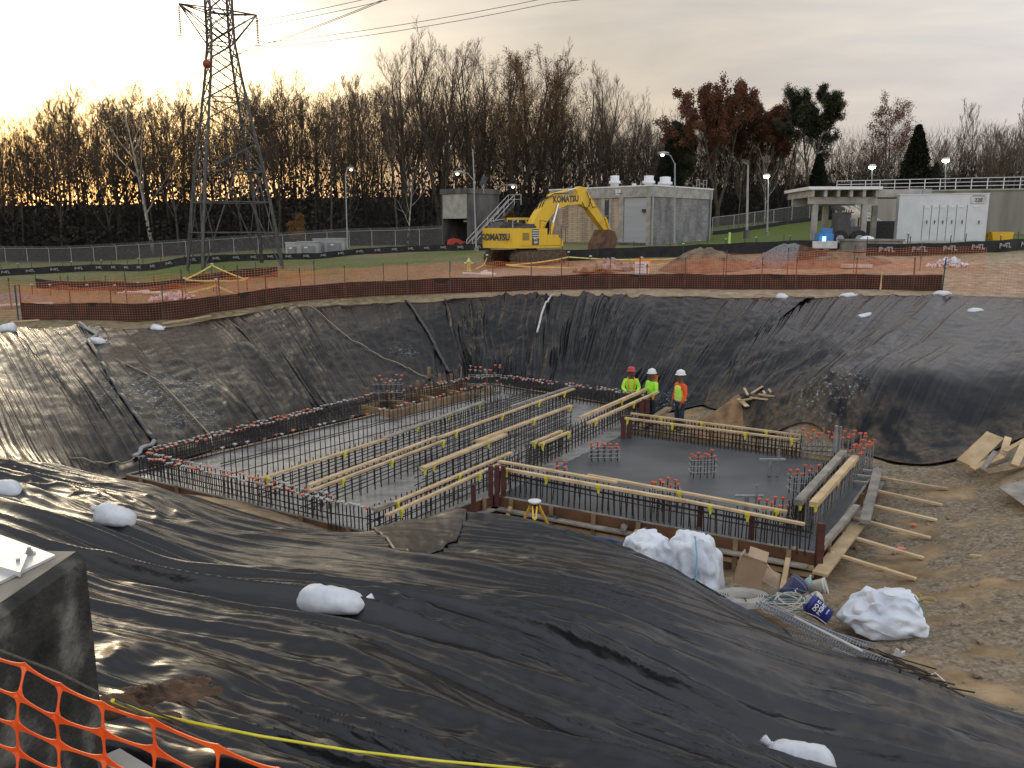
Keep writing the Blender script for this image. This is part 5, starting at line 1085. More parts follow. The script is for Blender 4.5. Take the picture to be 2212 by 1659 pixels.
    f.build('eyes',M('eye_dark',(.02,.015,.012),rough=.3),o,local=True)
    f=MB().tube([hd+Vector((0,.095,-.05))*k,hd+Vector((0,.128,-.1))*k,hd+Vector((0,.105,-.108))*k],[.01*k,.016*k,.01*k],6); f.build('nose',skin,o,True,local=True)
    f=MB().tube([hd+Vector((-.028,.1,-.135))*k,hd+Vector((0,.112,-.135))*k,hd+Vector((.028,.1,-.135))*k],.007*k,5); f.build('mouth',M('lip',(.09,.03,.025),rough=.5),o,local=True)
    for s0 in(-1,1): MB().lathe(hd+Vector((.094*s0,.0,-.07))*k,[(.01,-.03),(.018,0),(.012,.03)],6).build('ear',skin,o,True,local=True)
    return o
f1=P(1367,905,-.15)
def pface(vx,Y): b=base(vx,Y); return b
p1=pface(1367,27.2); p2=pface(1413,26.3); p3=pface(1467,25.3)
for p in(p1,p2,p3): p.z=max(p.z,-.6)
dwn=[((-.27,.02,1.15),(-.24,.14,.95)),((.27,.02,1.15),(.24,.14,.95))]
person('worker in red hard hat and lime shirt with orange strips',(4.1,28.1,-.6),math.radians(178),helR,lime,'strips',((-.28,.08,1.16),(-.16,.30,1.05)),((.28,.08,1.16),(.16,.30,1.05)),1.82,0,.06)
o=person('worker in a white hard hat and plain lime shirt, middle of the three workers',(4.72,27.45,-.6),math.radians(120),helW,lime,None,((-.26,.03,1.14),(-.2,.25,1.03)),((.26,.03,1.14),(.2,.25,1.03)),1.85)
MB().prism([(-.09,1.72),(.07,1.72),(.09,1.48),(-.1,1.46)],lambda x,y,d:Vector((x,-.135+d*0-d,y)),.02).build('neck_flap',M('flap_orange',(.9,.22,.08),rough=.8),o,local=True)
person('worker in white hard hat, orange sweatshirt, yellow vest and dark jeans',(p3.x,p3.y,-.24),math.radians(112),helW,sweat,'vest',((-.27,.0,1.13),(-.25,.12,.90)),((.27,.0,1.13),(.25,.10,.90)),1.82)
# ---- the slab, its forms and the steel
slabA=M('slab_wet_grey',(.12,.125,.12),(.31,.31,.295),.7,.22,det=10,c3=(.13,.135,.13),bump=.006,bs=7,lo=.3,hi=.7,stretch=(1,1.8,1)); slabB=M('slab_fresh_dark',(.055,.062,.066),(.095,.102,.106),.6,.42,det=9,bump=.003,bs=14,stretch=(1,2.2,1))
woodP=M('wood_pale',(.42,.29,.15),(.62,.46,.27),2.2,.75,stretch=(1,1,1),det=8,rnd=.12); woodG=M('wood_weathered',(.17,.155,.13),(.33,.30,.25),2.5,.85,det=8,rnd=.15); woodB=M('wood_brown',(.16,.105,.055),(.30,.21,.12),2.5,.85,det=8,rnd=.1)
plyB=M('ply_form_brown',(.085,.036,.016),(.17,.08,.035),1.4,.6,det=7); rebarM=M('rebar_steel',(.022,.017,.015),(.06,.045,.038),9,.65,.3); postR=M('post_dark_red',(.06,.016,.013),(.10,.03,.025),6,.6); postG=M('galv_bar',(.2,.2,.2),(.32,.32,.32),6,.5,.3)
clipY=M('clip_yellow',(.66,.60,.03),(.75,.70,.06),8,.5)
A_=(-9.43,19.54);B_=(-.55,31.4);FR=(4.3,27.0);NL=(-.41,17.95);FC=(-2.65,15.5);IN=(3.5,24.1);RF=(9.35,20.35);RN=(5.68,14.55)
def slab(name,label,poly,z1,m):
    return one(name,label,'slab',MB().prism(poly,lambda x,y,d:Vector((x,y,-.85+d)),.85+z1),m)
slab('concrete_slab','large pale wet concrete slab among the rebar rows, left part of the foundation',[A_,FC,NL,IN,FR,B_],0,slabA)
slab('concrete_slab','dark freshly finished concrete slab at the right of the foundation',[(NL[0]+.02,NL[1]-.02),RN,RF,(IN[0]+.02,IN[1]-.02)],-.012,slabB)
def unitbar(h,r=.0135,n=5): return MB().cyl((0,0,-.05),(0,0,h),r,n).mesh('vertical_bar',rebarM)
def inst(name,me,loc,parent=None,rot=None):
    o=bpy.data.objects.new(name,me); col.objects.link(o); o.location=loc; o.parent=parent
    if rot: o.rotation_euler=rot
    return o
cm=MB(); cm.box((0,0,.0),(.08,.08,.018)); cm.lathe((0,0,-.05),[(.016,0),(.02,.045)],6); capme=[cm.mesh('rebar_cap',capO)]; capme.append(capme[0].copy()); capme[1].materials[0]=capG
cm=MB(); cm.box((0,0,.005),(.07,.07,.03)); cm.lathe((0,0,-.05),[(.018,0),(.026,.05)],6); capme.append(cm.mesh('rebar_cap',M('cap_bright',(.50,.085,.04),(.62,.13,.06),9,.5)))
NCAP=[0]
def cap(p,par,kind=None):
    k=kind if kind==2 else (0 if R.random()<(.75 if kind==0 else .35) else 1)
    inst('cap',capme[k],p-par.location,par,(R.gauss(0,.12),R.gauss(0,.12),R.uniform(0,1.5)))
def curtain(label,top0,top1,h,n,rows=(0,.28),caps=None,hz=(.16,.34,.5),lean=.015,mm=None,capk=None,jit=.03):
    a=P(*top0,h) if len(top0)==2 else Vector(top0); b=P(*top1,h) if len(top1)==2 else Vector(top1); a.z=b.z=0; d=(b-a).normalized(); nn=Vector((-d.y,d.x,0)); L=(b-a).length
    f=thing('rebar_row',label,'rebar wall',a,'rebar rows of the foundation')
    me=unitbar(1.0)
    if mm: me.materials[0]=mm
    tot=0; ncp=0
    for j,ro in enumerate(rows):
        for i in range(n):
            if tot>=100: break
            tot+=1; p=d*(L*(i+R.uniform(-.12,.12)+.5)/n)+nn*ro; hh=h+R.uniform(-jit,jit); o=inst('vertical_bar',me,p,f,(R.gauss(0,lean),R.gauss(0,lean),0)); o.scale=(1,1,hh)
            if caps and ncp<100 and R.random()<caps[0]:
                ncp+=1; cap(a+p+up*(hh+.015),f,capk)
        for z in hz:
            if z<h: 
                m=MB().tube([a+nn*(ro+.015)+up*z,a+nn*(ro+.015)+d*L*.5+up*(z+R.uniform(-.01,.01)),a+nn*(ro+.015)+d*L+up*z],.0125,5); m.build('horizontal_bar',rebarM,f)
    return a,b,d,nn
cl='orange or grey cap on the bars along the far left edge of the foundation'
curtain('long rebar row along the far left edge of the foundation, densely capped',(318,972),(818,848),.52,60,(0,-.28),(.95,cl))
curtain('rebar row at the far corner of the foundation, near the wooden box frames',(822,847),(1062,808),.55,30,(0,-.3),(.6,'cap on the bars near the far corner box frames'))
curtain('rebar row along the near left edge of the foundation, partly behind the plastic hump',(296,984),(700,1078),.55,45,(0,.26),(.9,'cap on the bars along the near left edge of the foundation'),(.15,.42))
curtain('short rebar row with tilted caps at the near corner by the beam ends',(702,1082),(822,1100),.55,14,(0,),(.9,'tilted cap on the bars at the near corner by the plank ends',0),(.3,))
curtain('tall inner rebar row with orange caps, the one furthest left inside the pale slab',(475,970),(1084,822),.92,64,(0,),(.62,'orange cap on the tall inner row at the left',0),(.25,.5,.56),.02)
curtain('inner rebar row under the dark and pale first beam, second from the left',(565,1033),(1157,840),.6,50,(0,.22),None)
curtain('inner rebar row under the second long pale beam, third from the left',(664,1058),(1242,842),.6,50,(0,.22),None)
curtain('inner rebar row under the thick yellow wood beam, fourth from the left',(913,1012),(1236,881),.6,28,(0,.22),None)
curtain('short rebar row under the two short beams in the middle of the slab',(1149,957),(1228,930),.62,9,(0,.2),None)
curtain('rebar row at the front of the pale slab below the paired beams',(811,1104),(1090,988),.62,28,(0,.24),None,(.12,.3,.45))
curtain('rebar row between the pale and the dark slab',(1085,998),(1404,842),.62,48,(0,.2),None)
curtain('rebar row along the front of the dark slab, below the long front beams',(1074,1008),(1750,1134),.6,50,(0,.26),None,(.35,.47),.035)
curtain('rebar row along the back of the dark slab, below the far pair of beams',(1354,896),(1728,944),.6,46,(0,.3),None,(.2,.42),.02)
curtain('rebar row at the far edge behind the slab, in front of the red helmeted worker',(1088,812),(1400,850),.6,42,(0,-.28),(.75,'cap on the bars along the far right edge of the foundation'))
curtain('crowded rebar rows below the two thick beams at the right end, light steel',(1724,1090),(1826,978),.6,34,(0,.2),None,(.2,.4),.04)
curtain('crowded light rebar rows on the outer side of the two thick right beams',(1760,1092),(1856,986),.6,34,(0,.18),None,(.2,.4),.05,postG)
curtain('loose group of tall grey bars with red caps at the right far corner',(1735,940),(1874,946),.72,12,(0,.5),(1,'bright red cap on the tall grey bars at the right far corner',2),(.3,),.03,postG,2,.1)
curtain('bright capped bar ends at the outer right end of the foundation',(1838,974),(1872,948),.66,9,(0,-.2),(1,'bright red cap at the outer right end of the foundation',2),(.3,),.03,postG,2,.08)
for lab,v,h,nx,ny,cp_,k in (('tall capped bar cluster at the far corner of the slab',(1048,792),1.25,7,2,'orange cap on the tall far corner bar cluster',0),('tall bar cluster with red caps left of the wooden box frames',(838,812),1.1,6,2,'red cap on the tall cluster left of the box frames',0),
    ('column starter bars on the dark slab near the back rebar row',(1520,978),.6,4,2,'red cap on the column starter bars in the middle of the dark slab',2),('bars with red caps on the dark slab behind the long front beam, centre',(1438,1040),.62,4,2,'red cap on the bars left of the flat cross pipes',2),('bars with red caps on the dark slab behind the long front beam, right',(1672,1084),.55,4,2,'red cap on the bars at the right end of the front beam',2),('square starter cage with red caps beside the right beams',(1745,1012),.62,5,2,'red cap on the starter cage by the right beams',2),('low capped tie of bars on the dark slab near its left corner',(1306,960),.42,5,2,'red cap on the low bars near the left corner of the dark slab',2),('small capped bar pair on the dark slab beside the front beam',(1212,1000),.5,2,2,'red cap on the small pair beside the front beam',2)):
    c=P(*v,h); c.z=0; f=thing('rebar_cage',lab,'rebar cage',c,'starter bar cages'); me=unitbar(1.0)
    for i in range(nx):
        for j in range(ny):
            p=Vector(((i-(nx-1)/2)*.17,(j-.5)*.3+i*.02,0)); hh=h*R.uniform(.8,1.02); o=inst('vertical_bar',me,p,f); o.scale=(1,1,hh); cap(c+p+up*(hh+.02),f,k)
    w_=(nx-1)*.085+.06
    for z in (h*.25,h*.5,h*.75):
        for y in(-.15,.15): MB().tube([c+Vector((-w_,y-.03,z)),c+Vector((w_,y+.03,z))],.01,4).build('tie_bar',postG,f)
        for x in(-w_,w_): MB().tube([c+Vector((x,-.17,z)),c+Vector((x,.17,z))],.01,4).build('tie_bar',postG,f)
# beams and clips
def plank(label,a,b,z,w_=.09,h_=.045,m=None,off=0,grp='timber beams laid over the rebar rows',zo=0):
    p0=P(*a,z);p1=P(*b,z); d=(p1-p0).normalized(); n2=Vector((-d.y,d.x,0)); p0+=n2*off+up*zo;p1+=n2*off+up*zo
    return p0,p1,one('timber_beam',label,'beam',MB().bar(p0,p1,w_,h_),m or woodP,grp)
def clips(p0,p1,fs,lab):
    for f_ in fs:
        p=p0.lerp(p1,f_); t=thing('yellow_clip',lab,'clip',p-up*.12,'yellow clips holding the beams'); d=(p1-p0).normalized(); n2=Vector((-d.y,d.x,0))
        a=math.atan2(d.y,d.x); MB().box(p-up*.035+n2*.0,(.085,.15,.016),a).box(p-up*.005-n2*.068,(.085,.014,.07),a).build('bracket',clipY,t)
        MB().tube([p-up*.045-n2*.04,p-up*.16-n2*.04],[.042,.02],8).build('socket',clipY,t)
Z=.64
q=plank('dark weathered beam on the first inner rebar row from the left',(830,946),(1046,867),Z,.15,.04,woodG); clips(q[0],q[1],(.28,.6,.93),'yellow clip under the dark weathered first beam')
q=plank('pale beam continuing the first inner row towards the near edge',(565,1034),(832,948),Z,.1,.045,woodP,.0); clips(q[0],q[1],(.03,.62),'yellow clip under the pale near part of the first beam')
q=plank('long pale beam on the second inner row, near half',(664,1060),(955,951),Z,.09,.045,woodP,-.06); clips(q[0],q[1],(.2,.55,.98),'yellow clip on the near half of the second beam')
plank('thin lighter beam doubled beside the near half of the second inner row',(672,1050),(948,945),Z,.09,.045,woodP,.08)
q=plank('long pale beam on the second inner row, far half',(945,950),(1240,843),Z,.1,.045,woodP,0,zo=.05); clips(q[0],q[1],(.1,.4,.68,.9),'yellow clip on the far half of the second beam')
plank('grey beam doubled beside the far end of the second inner row',(1110,882),(1244,838),Z,.1,.045,woodG,.1,zo=.05)
q=plank('thick yellow beam on the fourth inner row, near part',(913,1012),(1092,938),Z,.17,.05,woodP); clips(q[0],q[1],(.01,.1,.75),'yellow clip under the thick yellow beam, near part')
q=plank('thick yellow beam on the fourth inner row, far part',(1030,958),(1236,880),Z,.13,.05,woodP,.03,zo=.052); clips(q[0],q[1],(.55,.97),'yellow clip under the thick yellow beam, far part')
for lab,a,b in (('left one of the two short beams in the middle of the slab',(1149,957),(1213,931)),('right one of the two short beams in the middle of the slab',(1166,960),(1230,933))):
    q=plank(lab,a,b,Z,.1,.05,woodP); clips(q[0],q[1],(.05,.92),'yellow clip at an end of the two short middle beams')
q=plank('back one of the paired beams at the front of the pale slab',(812,1103),(1104,978),Z,.09,.045,woodP); clips(q[0],q[1],(.12,.55),'yellow clip under the back front pair beam')
q=plank('front one of the paired beams at the front of the pale slab',(834,1114),(1078,1003),Z,.09,.045,woodP); clips(q[0],q[1],(.1,.78),'yellow clip under the front pair beam')
q=plank('grey end piece lying at the near end of the paired beams',(808,1106),(850,1091),Z,.1,.05,woodG,.02,zo=.05)
q=plank('back one of the two beams leading to the workers',(1257,904),(1406,839),Z,.1,.09,woodP,.07); clips(q[0],q[1],(.55,),'yellow clip under the back beam leading to the workers')
q=plank('front one of the two beams leading to the workers',(1266,914),(1418,846),Z,.1,.06,woodP,-.05); clips(q[0],q[1],(.08,.6,.9),'yellow clip under the front beam leading to the workers')
q=plank('front long beam above the front of the dark slab, left length',(1070,1010),(1480,1082),Z,.1,.06,woodP); clips(q[0],q[1],(.07,.3,.58,),'yellow clip under the left length of the long front beam')
q=plank('front long beam above the front of the dark slab, right length',(1440,1072),(1739,1131),Z,.09,.045,woodP,-.04); clips(q[0],q[1],(.35,.62),'yellow clip under the right length of the long front beam')
q=plank('second long beam just behind the long front beam, left length',(1076,1002),(1330,1048),Z,.1,.045,woodP,.05,zo=.05)
q=plank('second long beam just behind the long front beam, right length',(1266,1028),(1697,1108),Z,.1,.045,woodP,.08); clips(q[0],q[1],(.5,.96),'yellow clip under the beam behind the long front beam')
q=plank('near one of the far pair of beams behind the dark slab',(1350,903),(1724,950),Z,.09,.045,woodP); clips(q[0],q[1],(.02,.3,.72,.97),'yellow clip under the near one of the far pair of beams')
q=plank('far one of the far pair of beams behind the dark slab',(1356,896),(1724,944),Z,.09,.045,woodP,.22); clips(q[0],q[1],(.2,.45,.82),'yellow clip under the far one of the far pair of beams')
q=plank('thick concrete splashed beam at the right end, inner one',(1724,1086),(1822,978),Z,.16,.12,woodG); clips(q[0],q[1],(.01,.5),'yellow clip under the inner thick right beam')
q=plank('thick pale beam at the right end, outer one',(1757,1090),(1848,988),Z,.16,.1,woodP); clips(q[0],q[1],(.01,.5,.92),'yellow clip under the outer thick right beam')
# steel posts
def spost(label,v0,v1,r,m,n=1,nm='steel_post'):
    b=P(*v0,0); t=U(v1[0],v1[1],b.y); mb=MB()
    for i in range(n): mb.bar(b+Vector((i*r*1.3,0,-.55)),Vector((b.x+i*r*1.3,b.y,t.z)),r,r)
    return one(nm,label,'post',mb,m)
spost('bundle of thick rusty posts at the corner between the two slabs',(1060,1078),(1060,1006),.11,postR,3)
spost('dark red perforated post in the front of the paired beams',(1023,1100),(1023,1046),.1,postR)
spost('dark red post under the long front beam, left one',(1511,1135),(1511,1062+20),.09,postR)
spost('dark red post under the long front beam, right one',(1622,1168),(1622,1108),.09,postR)
spost('dark perforated post at the near right corner of the dark slab',(1769,1205),(1769,1130),.12,postR)
spost('brown post bundle beside the workers, behind the far beams',(1385,905),(1385,862),.14,postR,2)
spost('brown post at the left end of the far pair of beams',(1346,945),(1346,878+20),.13,postR,2)
one('grey_pipe','tall upright pair of grey pipes between the thick beams at right','pipe',MB().cyl((7.93,19.7,0),(7.93,19.7,1.25),.045,10).cyl((8.05,19.75,0),(8.05,19.75,1.22),.035,10),postG)
for lab,v in (('flat cross shaped pipe stub on the dark slab behind the front beam',(1822-1,1080)),('taller pipe stub with a cross bar near the back of the dark slab',(1662,1032))):
    v=(1643 if 'flat' in lab else 1940/1,0) if 0 else v
for lab,(vx,vy),h in (('flat cross shaped pipe stub on the dark slab behind the front beam',(1612,1100),.3),('taller pipe stub with a cross bar near the back of the dark slab',(1722-60,1030-2),.42)):
    c=P(vx,vy,0); one('pipe_stub',lab,'pipe',MB().cyl(c,c+up*h,.05,8).cyl(c+Vector((.2,0,0)),c+Vector((.2,0,h+.25)),.03,8).box(c+up*h+Vector((.05,0,0)),(.62,.1,.04)),postG)
# formwork
def form(label,a,b,z0=-.8,z1=.05,side=1,nst=4,kick=0,ply=None,ledge=True,hgt=.12,cat='formwork',kd=1.4):
    a=Vector((a[0],a[1],0));b=Vector((b[0],b[1],0)); d=(b-a).normalized(); n2=Vector((d.y,-d.x,0))*side; L=(b-a).length; f=thing('formwork',label,cat,a)
    def bb(m,x0,x1,y0,y1,z0_,z1_):
        return m.add([a+d*x+n2*y+up*z for z in(z0_,z1_) for y in(y0,y1) for x in(x0,x1)],[(0,2,3,1),(4,5,7,6),(0,1,5,4),(2,6,7,3),(0,4,6,2),(1,3,7,5)])
    bb(m:=MB(),0,L,.005,.03,z0,z1); m.build('plywood',ply or plyB,f)
    bb(m:=MB(),-.02,L+.02,-.02,.035,z1,z1+.022); m.build('top_edge',woodG,f)
    for z in(-.28,-.42): bb(m:=MB(),0,L,.032,.075,z,z+.09); m.build('waler',woodP,f)
    if ledge: bb(m:=MB(),0,L*.98,.076,.25,-.2,-.16); m.build('ledger',woodG,f)
    for i in range(nst):
        x=L*(i+.5)/nst; bb(m:=MB(),x-.045,x+.045,.08,.12,-1.1,hgt+.0); m.build('stake',woodB,f)
        if kick and i%kick==0:
            p=a+d*x+n2*.12+up*(-.1); e=a+d*(x+.05)+n2*(.12+kd); e.z=h1(e.x,e.y)+.03; MB().bar(p,e,.09,.045).build('brace',woodP,f)
    return f
off=lambda p,dx,dy:(p[0]+dx,p[1]+dy)
form('brown plywood form along the near left edge of the foundation',A_,FC,nst=6)
form('brown plywood form at the front of the pale slab beside the tripod',FC,NL,nst=4)
form('brown plywood form with pale walers along the front of the dark slab, beside the tripod',NL,RN,nst=7,kick=3,kd=.7,hgt=.06)
form('form with wide splashed board and diagonal braces along the right end',RN,RF,nst=6,kick=1,kd=1.5)
form('pale board form along the back of the dark slab',(IN[0],IN[1]),(RF[0]-.3,RF[1]+.2),z0=-.25,z1=.1,side=-1,nst=5,ply=woodP)
form('form along the far right edge of the foundation',B_,FR,side=-1,nst=6,z0=-.3)
form('form along the far left edge of the foundation',A_,B_,side=-1,nst=9,z0=-.3)
d=(Vector(RF)-Vector(RN)).normalized(); dn_=Vector((d.y,-d.x))
p0=Vector((RN[0],RN[1],-.1)); 
one('wide_board','wide pale board projecting from the near right corner of the form','board',MB().bar(Vector((RN[0]-.15,RN[1]-.55,-.12)),Vector((RN[0]+1.5,RN[1]+1.85,-.1)),.26,.05),woodP)
one('wide_board','splashed board lying along the top of the right form','board',MB().bar(Vector((RN[0]+1.5,RN[1]+1.5,.12)),Vector((RF[0]-.3,RF[1]-.6,.12)),.2,.08),woodG)
one('wide_board','dark splashed edge beam on the near half of the right form','board',MB().bar(Vector((RN[0]+.1,RN[1]+.1,.13)),Vector((RN[0]+1.7,RN[1]+2.4,.13)),.12,.1),woodG)
for i,(t0) in enumerate((.72,.8,.88)):
    p=Vector(RN).lerp(Vector(RF),t0); one('cross_strut','short grey strut across the gap near the far end of the right form','strut',MB().bar(Vector((p.x-1.0,p.y+.5,.1)),Vector((p.x+.05,p.y,.1)),.09,.05),woodG,'struts across the right form gap')
for k,(x0,y0) in enumerate(((1.15,.62),(1.6,.2))):
    pass
# box frames at the far corner
c=P(905,882,0); du=Vector((B_[0]-A_[0],B_[1]-A_[1],0)).normalized(); dv=Vector((du.y,-du.x,0))
f=thing('box_frame','wooden box out frame with cross boards set in the far corner of the slab','box frame',c-up*.05); 
for x0,x1,y0,y1 in ((0,5.2,0,.08),(0,5.2,1.5,1.58),(0,.08,.08,1.5),(1.2,1.3,.08,1.5),(2.4,2.5,.08,1.5),(3.7,3.8,.08,1.5),(5.1,5.2,.08,1.5)):
    MB().add([c+du*(x-1.6)+dv*(y-1.2)+up*z for z in(-.02,.24) for y in(y0,y1) for x in(x0,x1)],[(0,2,3,1),(4,5,7,6),(0,1,5,4),(2,6,7,3),(0,4,6,2),(1,3,7,5)]).build('board',woodB,f)
for i,(v,y_) in enumerate(((927,808),(903,828),(950,812),(975,812),(1050,805),(845,835),(795,845))): 
    b=P(v,y_+26,0); one('wood_stake','upright wooden stake along the far left form','stake',MB().bar(b-up*.2,b+up*(.75 if i<1 else .55),.12,.06),woodB,'stakes along the far left form')
# scaffold of workers' corner
one('wood_scrap','brown timbers leaning beside the workers, behind the far beams','timber',MB().bar(P(1370,930,-.1),P(1445,882,0),.2,.1),woodB); one('wood_scrap','short brown timber across the ground at the feet of the orange worker','timber',MB().bar(P(1400,902,-.1),P(1450,930,-.1),.14,.09),woodB)
# tripod
c=P(1155,1079,.62); c=Vector((c.x,c.y,-.85)); tz=.62; g=thing('survey_tripod','yellow survey tripod with a white head standing in the trench before the forms','tripod',c)
hd=Vector((c.x,c.y,tz-.02)); tY=M('tripod_yellow',(.62,.36,.04),(.72,.45,.06),6,.5)
MB().lathe(hd,[(.09,-.06),(.1,-.05),(.13,-.03),(.135,.0),(.05,.005)],14).build('head',wht,g,True); MB().cyl(hd-up*.14,hd-up*.06,.09,8).build('hinge',blackR,g)
for k in range(3):
    a=k*2.094+.5; u=Vector((math.cos(a),math.sin(a),0)); t0=hd-up*.1+u*.08; e=Vector((c.x,c.y,0))+u*.62; e.z=h1(e.x,e.y); mid=t0.lerp(e,.55); w_=Vector((-u.y,u.x,0))*.045
    l=MB().bar(t0+w_,mid+w_*.6,.03).bar(t0-w_,mid-w_*.6,.03).build('leg',tY,g); MB().bar(mid-(e-t0)*.08,e,.028).build('lower_leg',galv if k==1 else tY,l)
# small blocks and hammer on the ledge
for lab,t0 in (('grey block on the ledge of the front form, left',.46),('grey block on the ledge of the front form, right',.52)):
    p=Vector(NL).lerp(Vector(RN),t0); n2=Vector((RN[1]-NL[1],-(RN[0]-NL[0]))).normalized(); p=p+n2*.17; one('stone_block',lab,'block',rock(Vector((p.x,p.y,-.07)),.14,random.Random(t0),(1.2,.7,.6)),conc)
p=Vector(NL).lerp(Vector(RN),.22)+n2*.16; one('hammer','dark claw hammer lying on the ledge of the front form','hammer',MB().tube([(p.x-.2,p.y+.12,-.12),(p.x+.12,p.y-.05,-.12)],.015,6).tube([(p.x+.08,p.y-.13,-.13),(p.x+.14,p.y-.02,-.12),(p.x+.15,p.y+.06,-.13)],[.012,.025,.02],6),steelD)
# ---- bags, buckets and the near foreground
def orient(p,rz=0,pitch=0,roll=0): return Matrix.Translation(p)@Matrix.Rotation(rz,4,'Z')@Matrix.Rotation(pitch,4,'Y')@Matrix.Rotation(roll,4,'X')
def gslope(p):
    return h1(p[0]+.3,p[1])-h1(p[0]-.3,p[1]),h1(p[0],p[1]+.3)-h1(p[0],p[1]-.3)
bagM=M('sandbag_white',(.50,.53,.57),(.66,.68,.70),2.5,.6,bump=.006,bs=14,lo=.25,hi=.6)
def sandbag(label,vx,vy,L=.62,rz=0,seed=0,tie=1,fat=.33,lift=.05):
    p=G(vx,vy,.12); p.z=.5*SZ(p.x,p.y,.16)+.5*SZ(p.x,p.y,.04)-.045; sx_,sy_=gslope(p); nrm=Vector((-sx_/.6,-sy_/.6,1)).normalized(); 
    ex_=Vector((math.cos(rz),math.sin(rz),0)); ex_=(ex_-nrm*ex_.dot(nrm)).normalized(); ey_=nrm.cross(ex_)
    n,mm=34,22; v=[];f=[]; rs=np.random.RandomState(seed)
    o=thing('sandbag',label,'sandbag',p+nrm*.0,'white sandbags holding down the black plastic')
    for i in range(n+1):
        u=i/n; t=2*u-1; prof=max(0,(1-abs(t)**3.2))**.5; w_=fat*.5*prof*(1+.1*math.sin(3*t+seed)); h_=.115*prof**1.1*(1+.18*math.cos(2.2*t+seed*2))*(fat/.33)
        if tie and u>.9: w_*=.75
        for k in range(mm):
            a=2*math.pi*k/mm; y=math.cos(a); z=math.sin(a); flat=1 if z>0 else .25
            wr=.014*(ridge(vn(u*11+seed,k*.5,seed),1.2)-.5)+.02*(vn(u*5,a*2.2,seed+5)-.5)
            q=ex_*(t*L/2)+ey_*((w_*1.0+wr)*np.sign(y)*abs(y)**.85)+nrm*((h_*abs(z)**.9*np.sign(z)*(1.25 if z>0 else 1.0))+wr*(z>0)+.03+.03*prof); v.append(q)
    for i in range(n):
        for k in range(mm): f.append((i*mm+k,i*mm+(k+1)%mm,(i+1)*mm+(k+1)%mm,(i+1)*mm+k))
    m=MB().add(v,f); m.build('sack',bagM,o,True,local=True)
    if tie:
        e=ex_*(L/2-.07)+nrm*.085; k=MB().tube([e-ex_*.09-nrm*.02,e-ex_*.03,e+ex_*.0,e+ex_*.05+nrm*.02],[.07,.045,.018,.032],8); k.tube([e+ex_*.03,e+ex_*.11+nrm*.05+ey_*.03],[.025,.042],6); k.build('tied_neck',bagM,o,True,local=True)
    return o
sandbag('long white sandbag lying level on the near plastic, tied neck pointing right',716,1306,.66,math.radians(4),1)
sandbag('plump white sandbag with its neck at left, on the upper part of the near plastic',244,1112,.56,math.radians(186),2,1,.4)
sandbag('white sandbag cut by the left edge of the photo, beyond the plump one',10,1058,.5,0,3,0)
sandbag('white sandbag at the bottom edge near the right corner',1728,1648,.56,math.radians(150),4,1,.36)
sandbag('upright white sandbag at the far left rim end',18,712,.62,math.radians(20),5,0,.55)
sandbag('white sandbag holding the bend of the long dark pipe on the left rim',205,739,.8,math.radians(8),6)
sandbag('small white sandbag at the end of the thin board on the left rim',340,708,.55,0,7)
sandbag('round white sandbag on the far rim, leftmost of those at right',1689,640,.6,math.radians(100),8,0,.5)
sandbag('white sandbag with trailing tie string on the right rim, below the wooden stake',1831,641,.8,0,9)
sandbag('plump white sandbag on the rim at the right end of the dark cloth',2035,641,.95,math.radians(15),10,0)
sandbag('tilted white sandbag below the rim with gathered plastic under it',1868,684,.95,math.radians(205),11)
sandbag('tilted white sandbag near the right edge below the rim',2107,671,.85,math.radians(205),12)
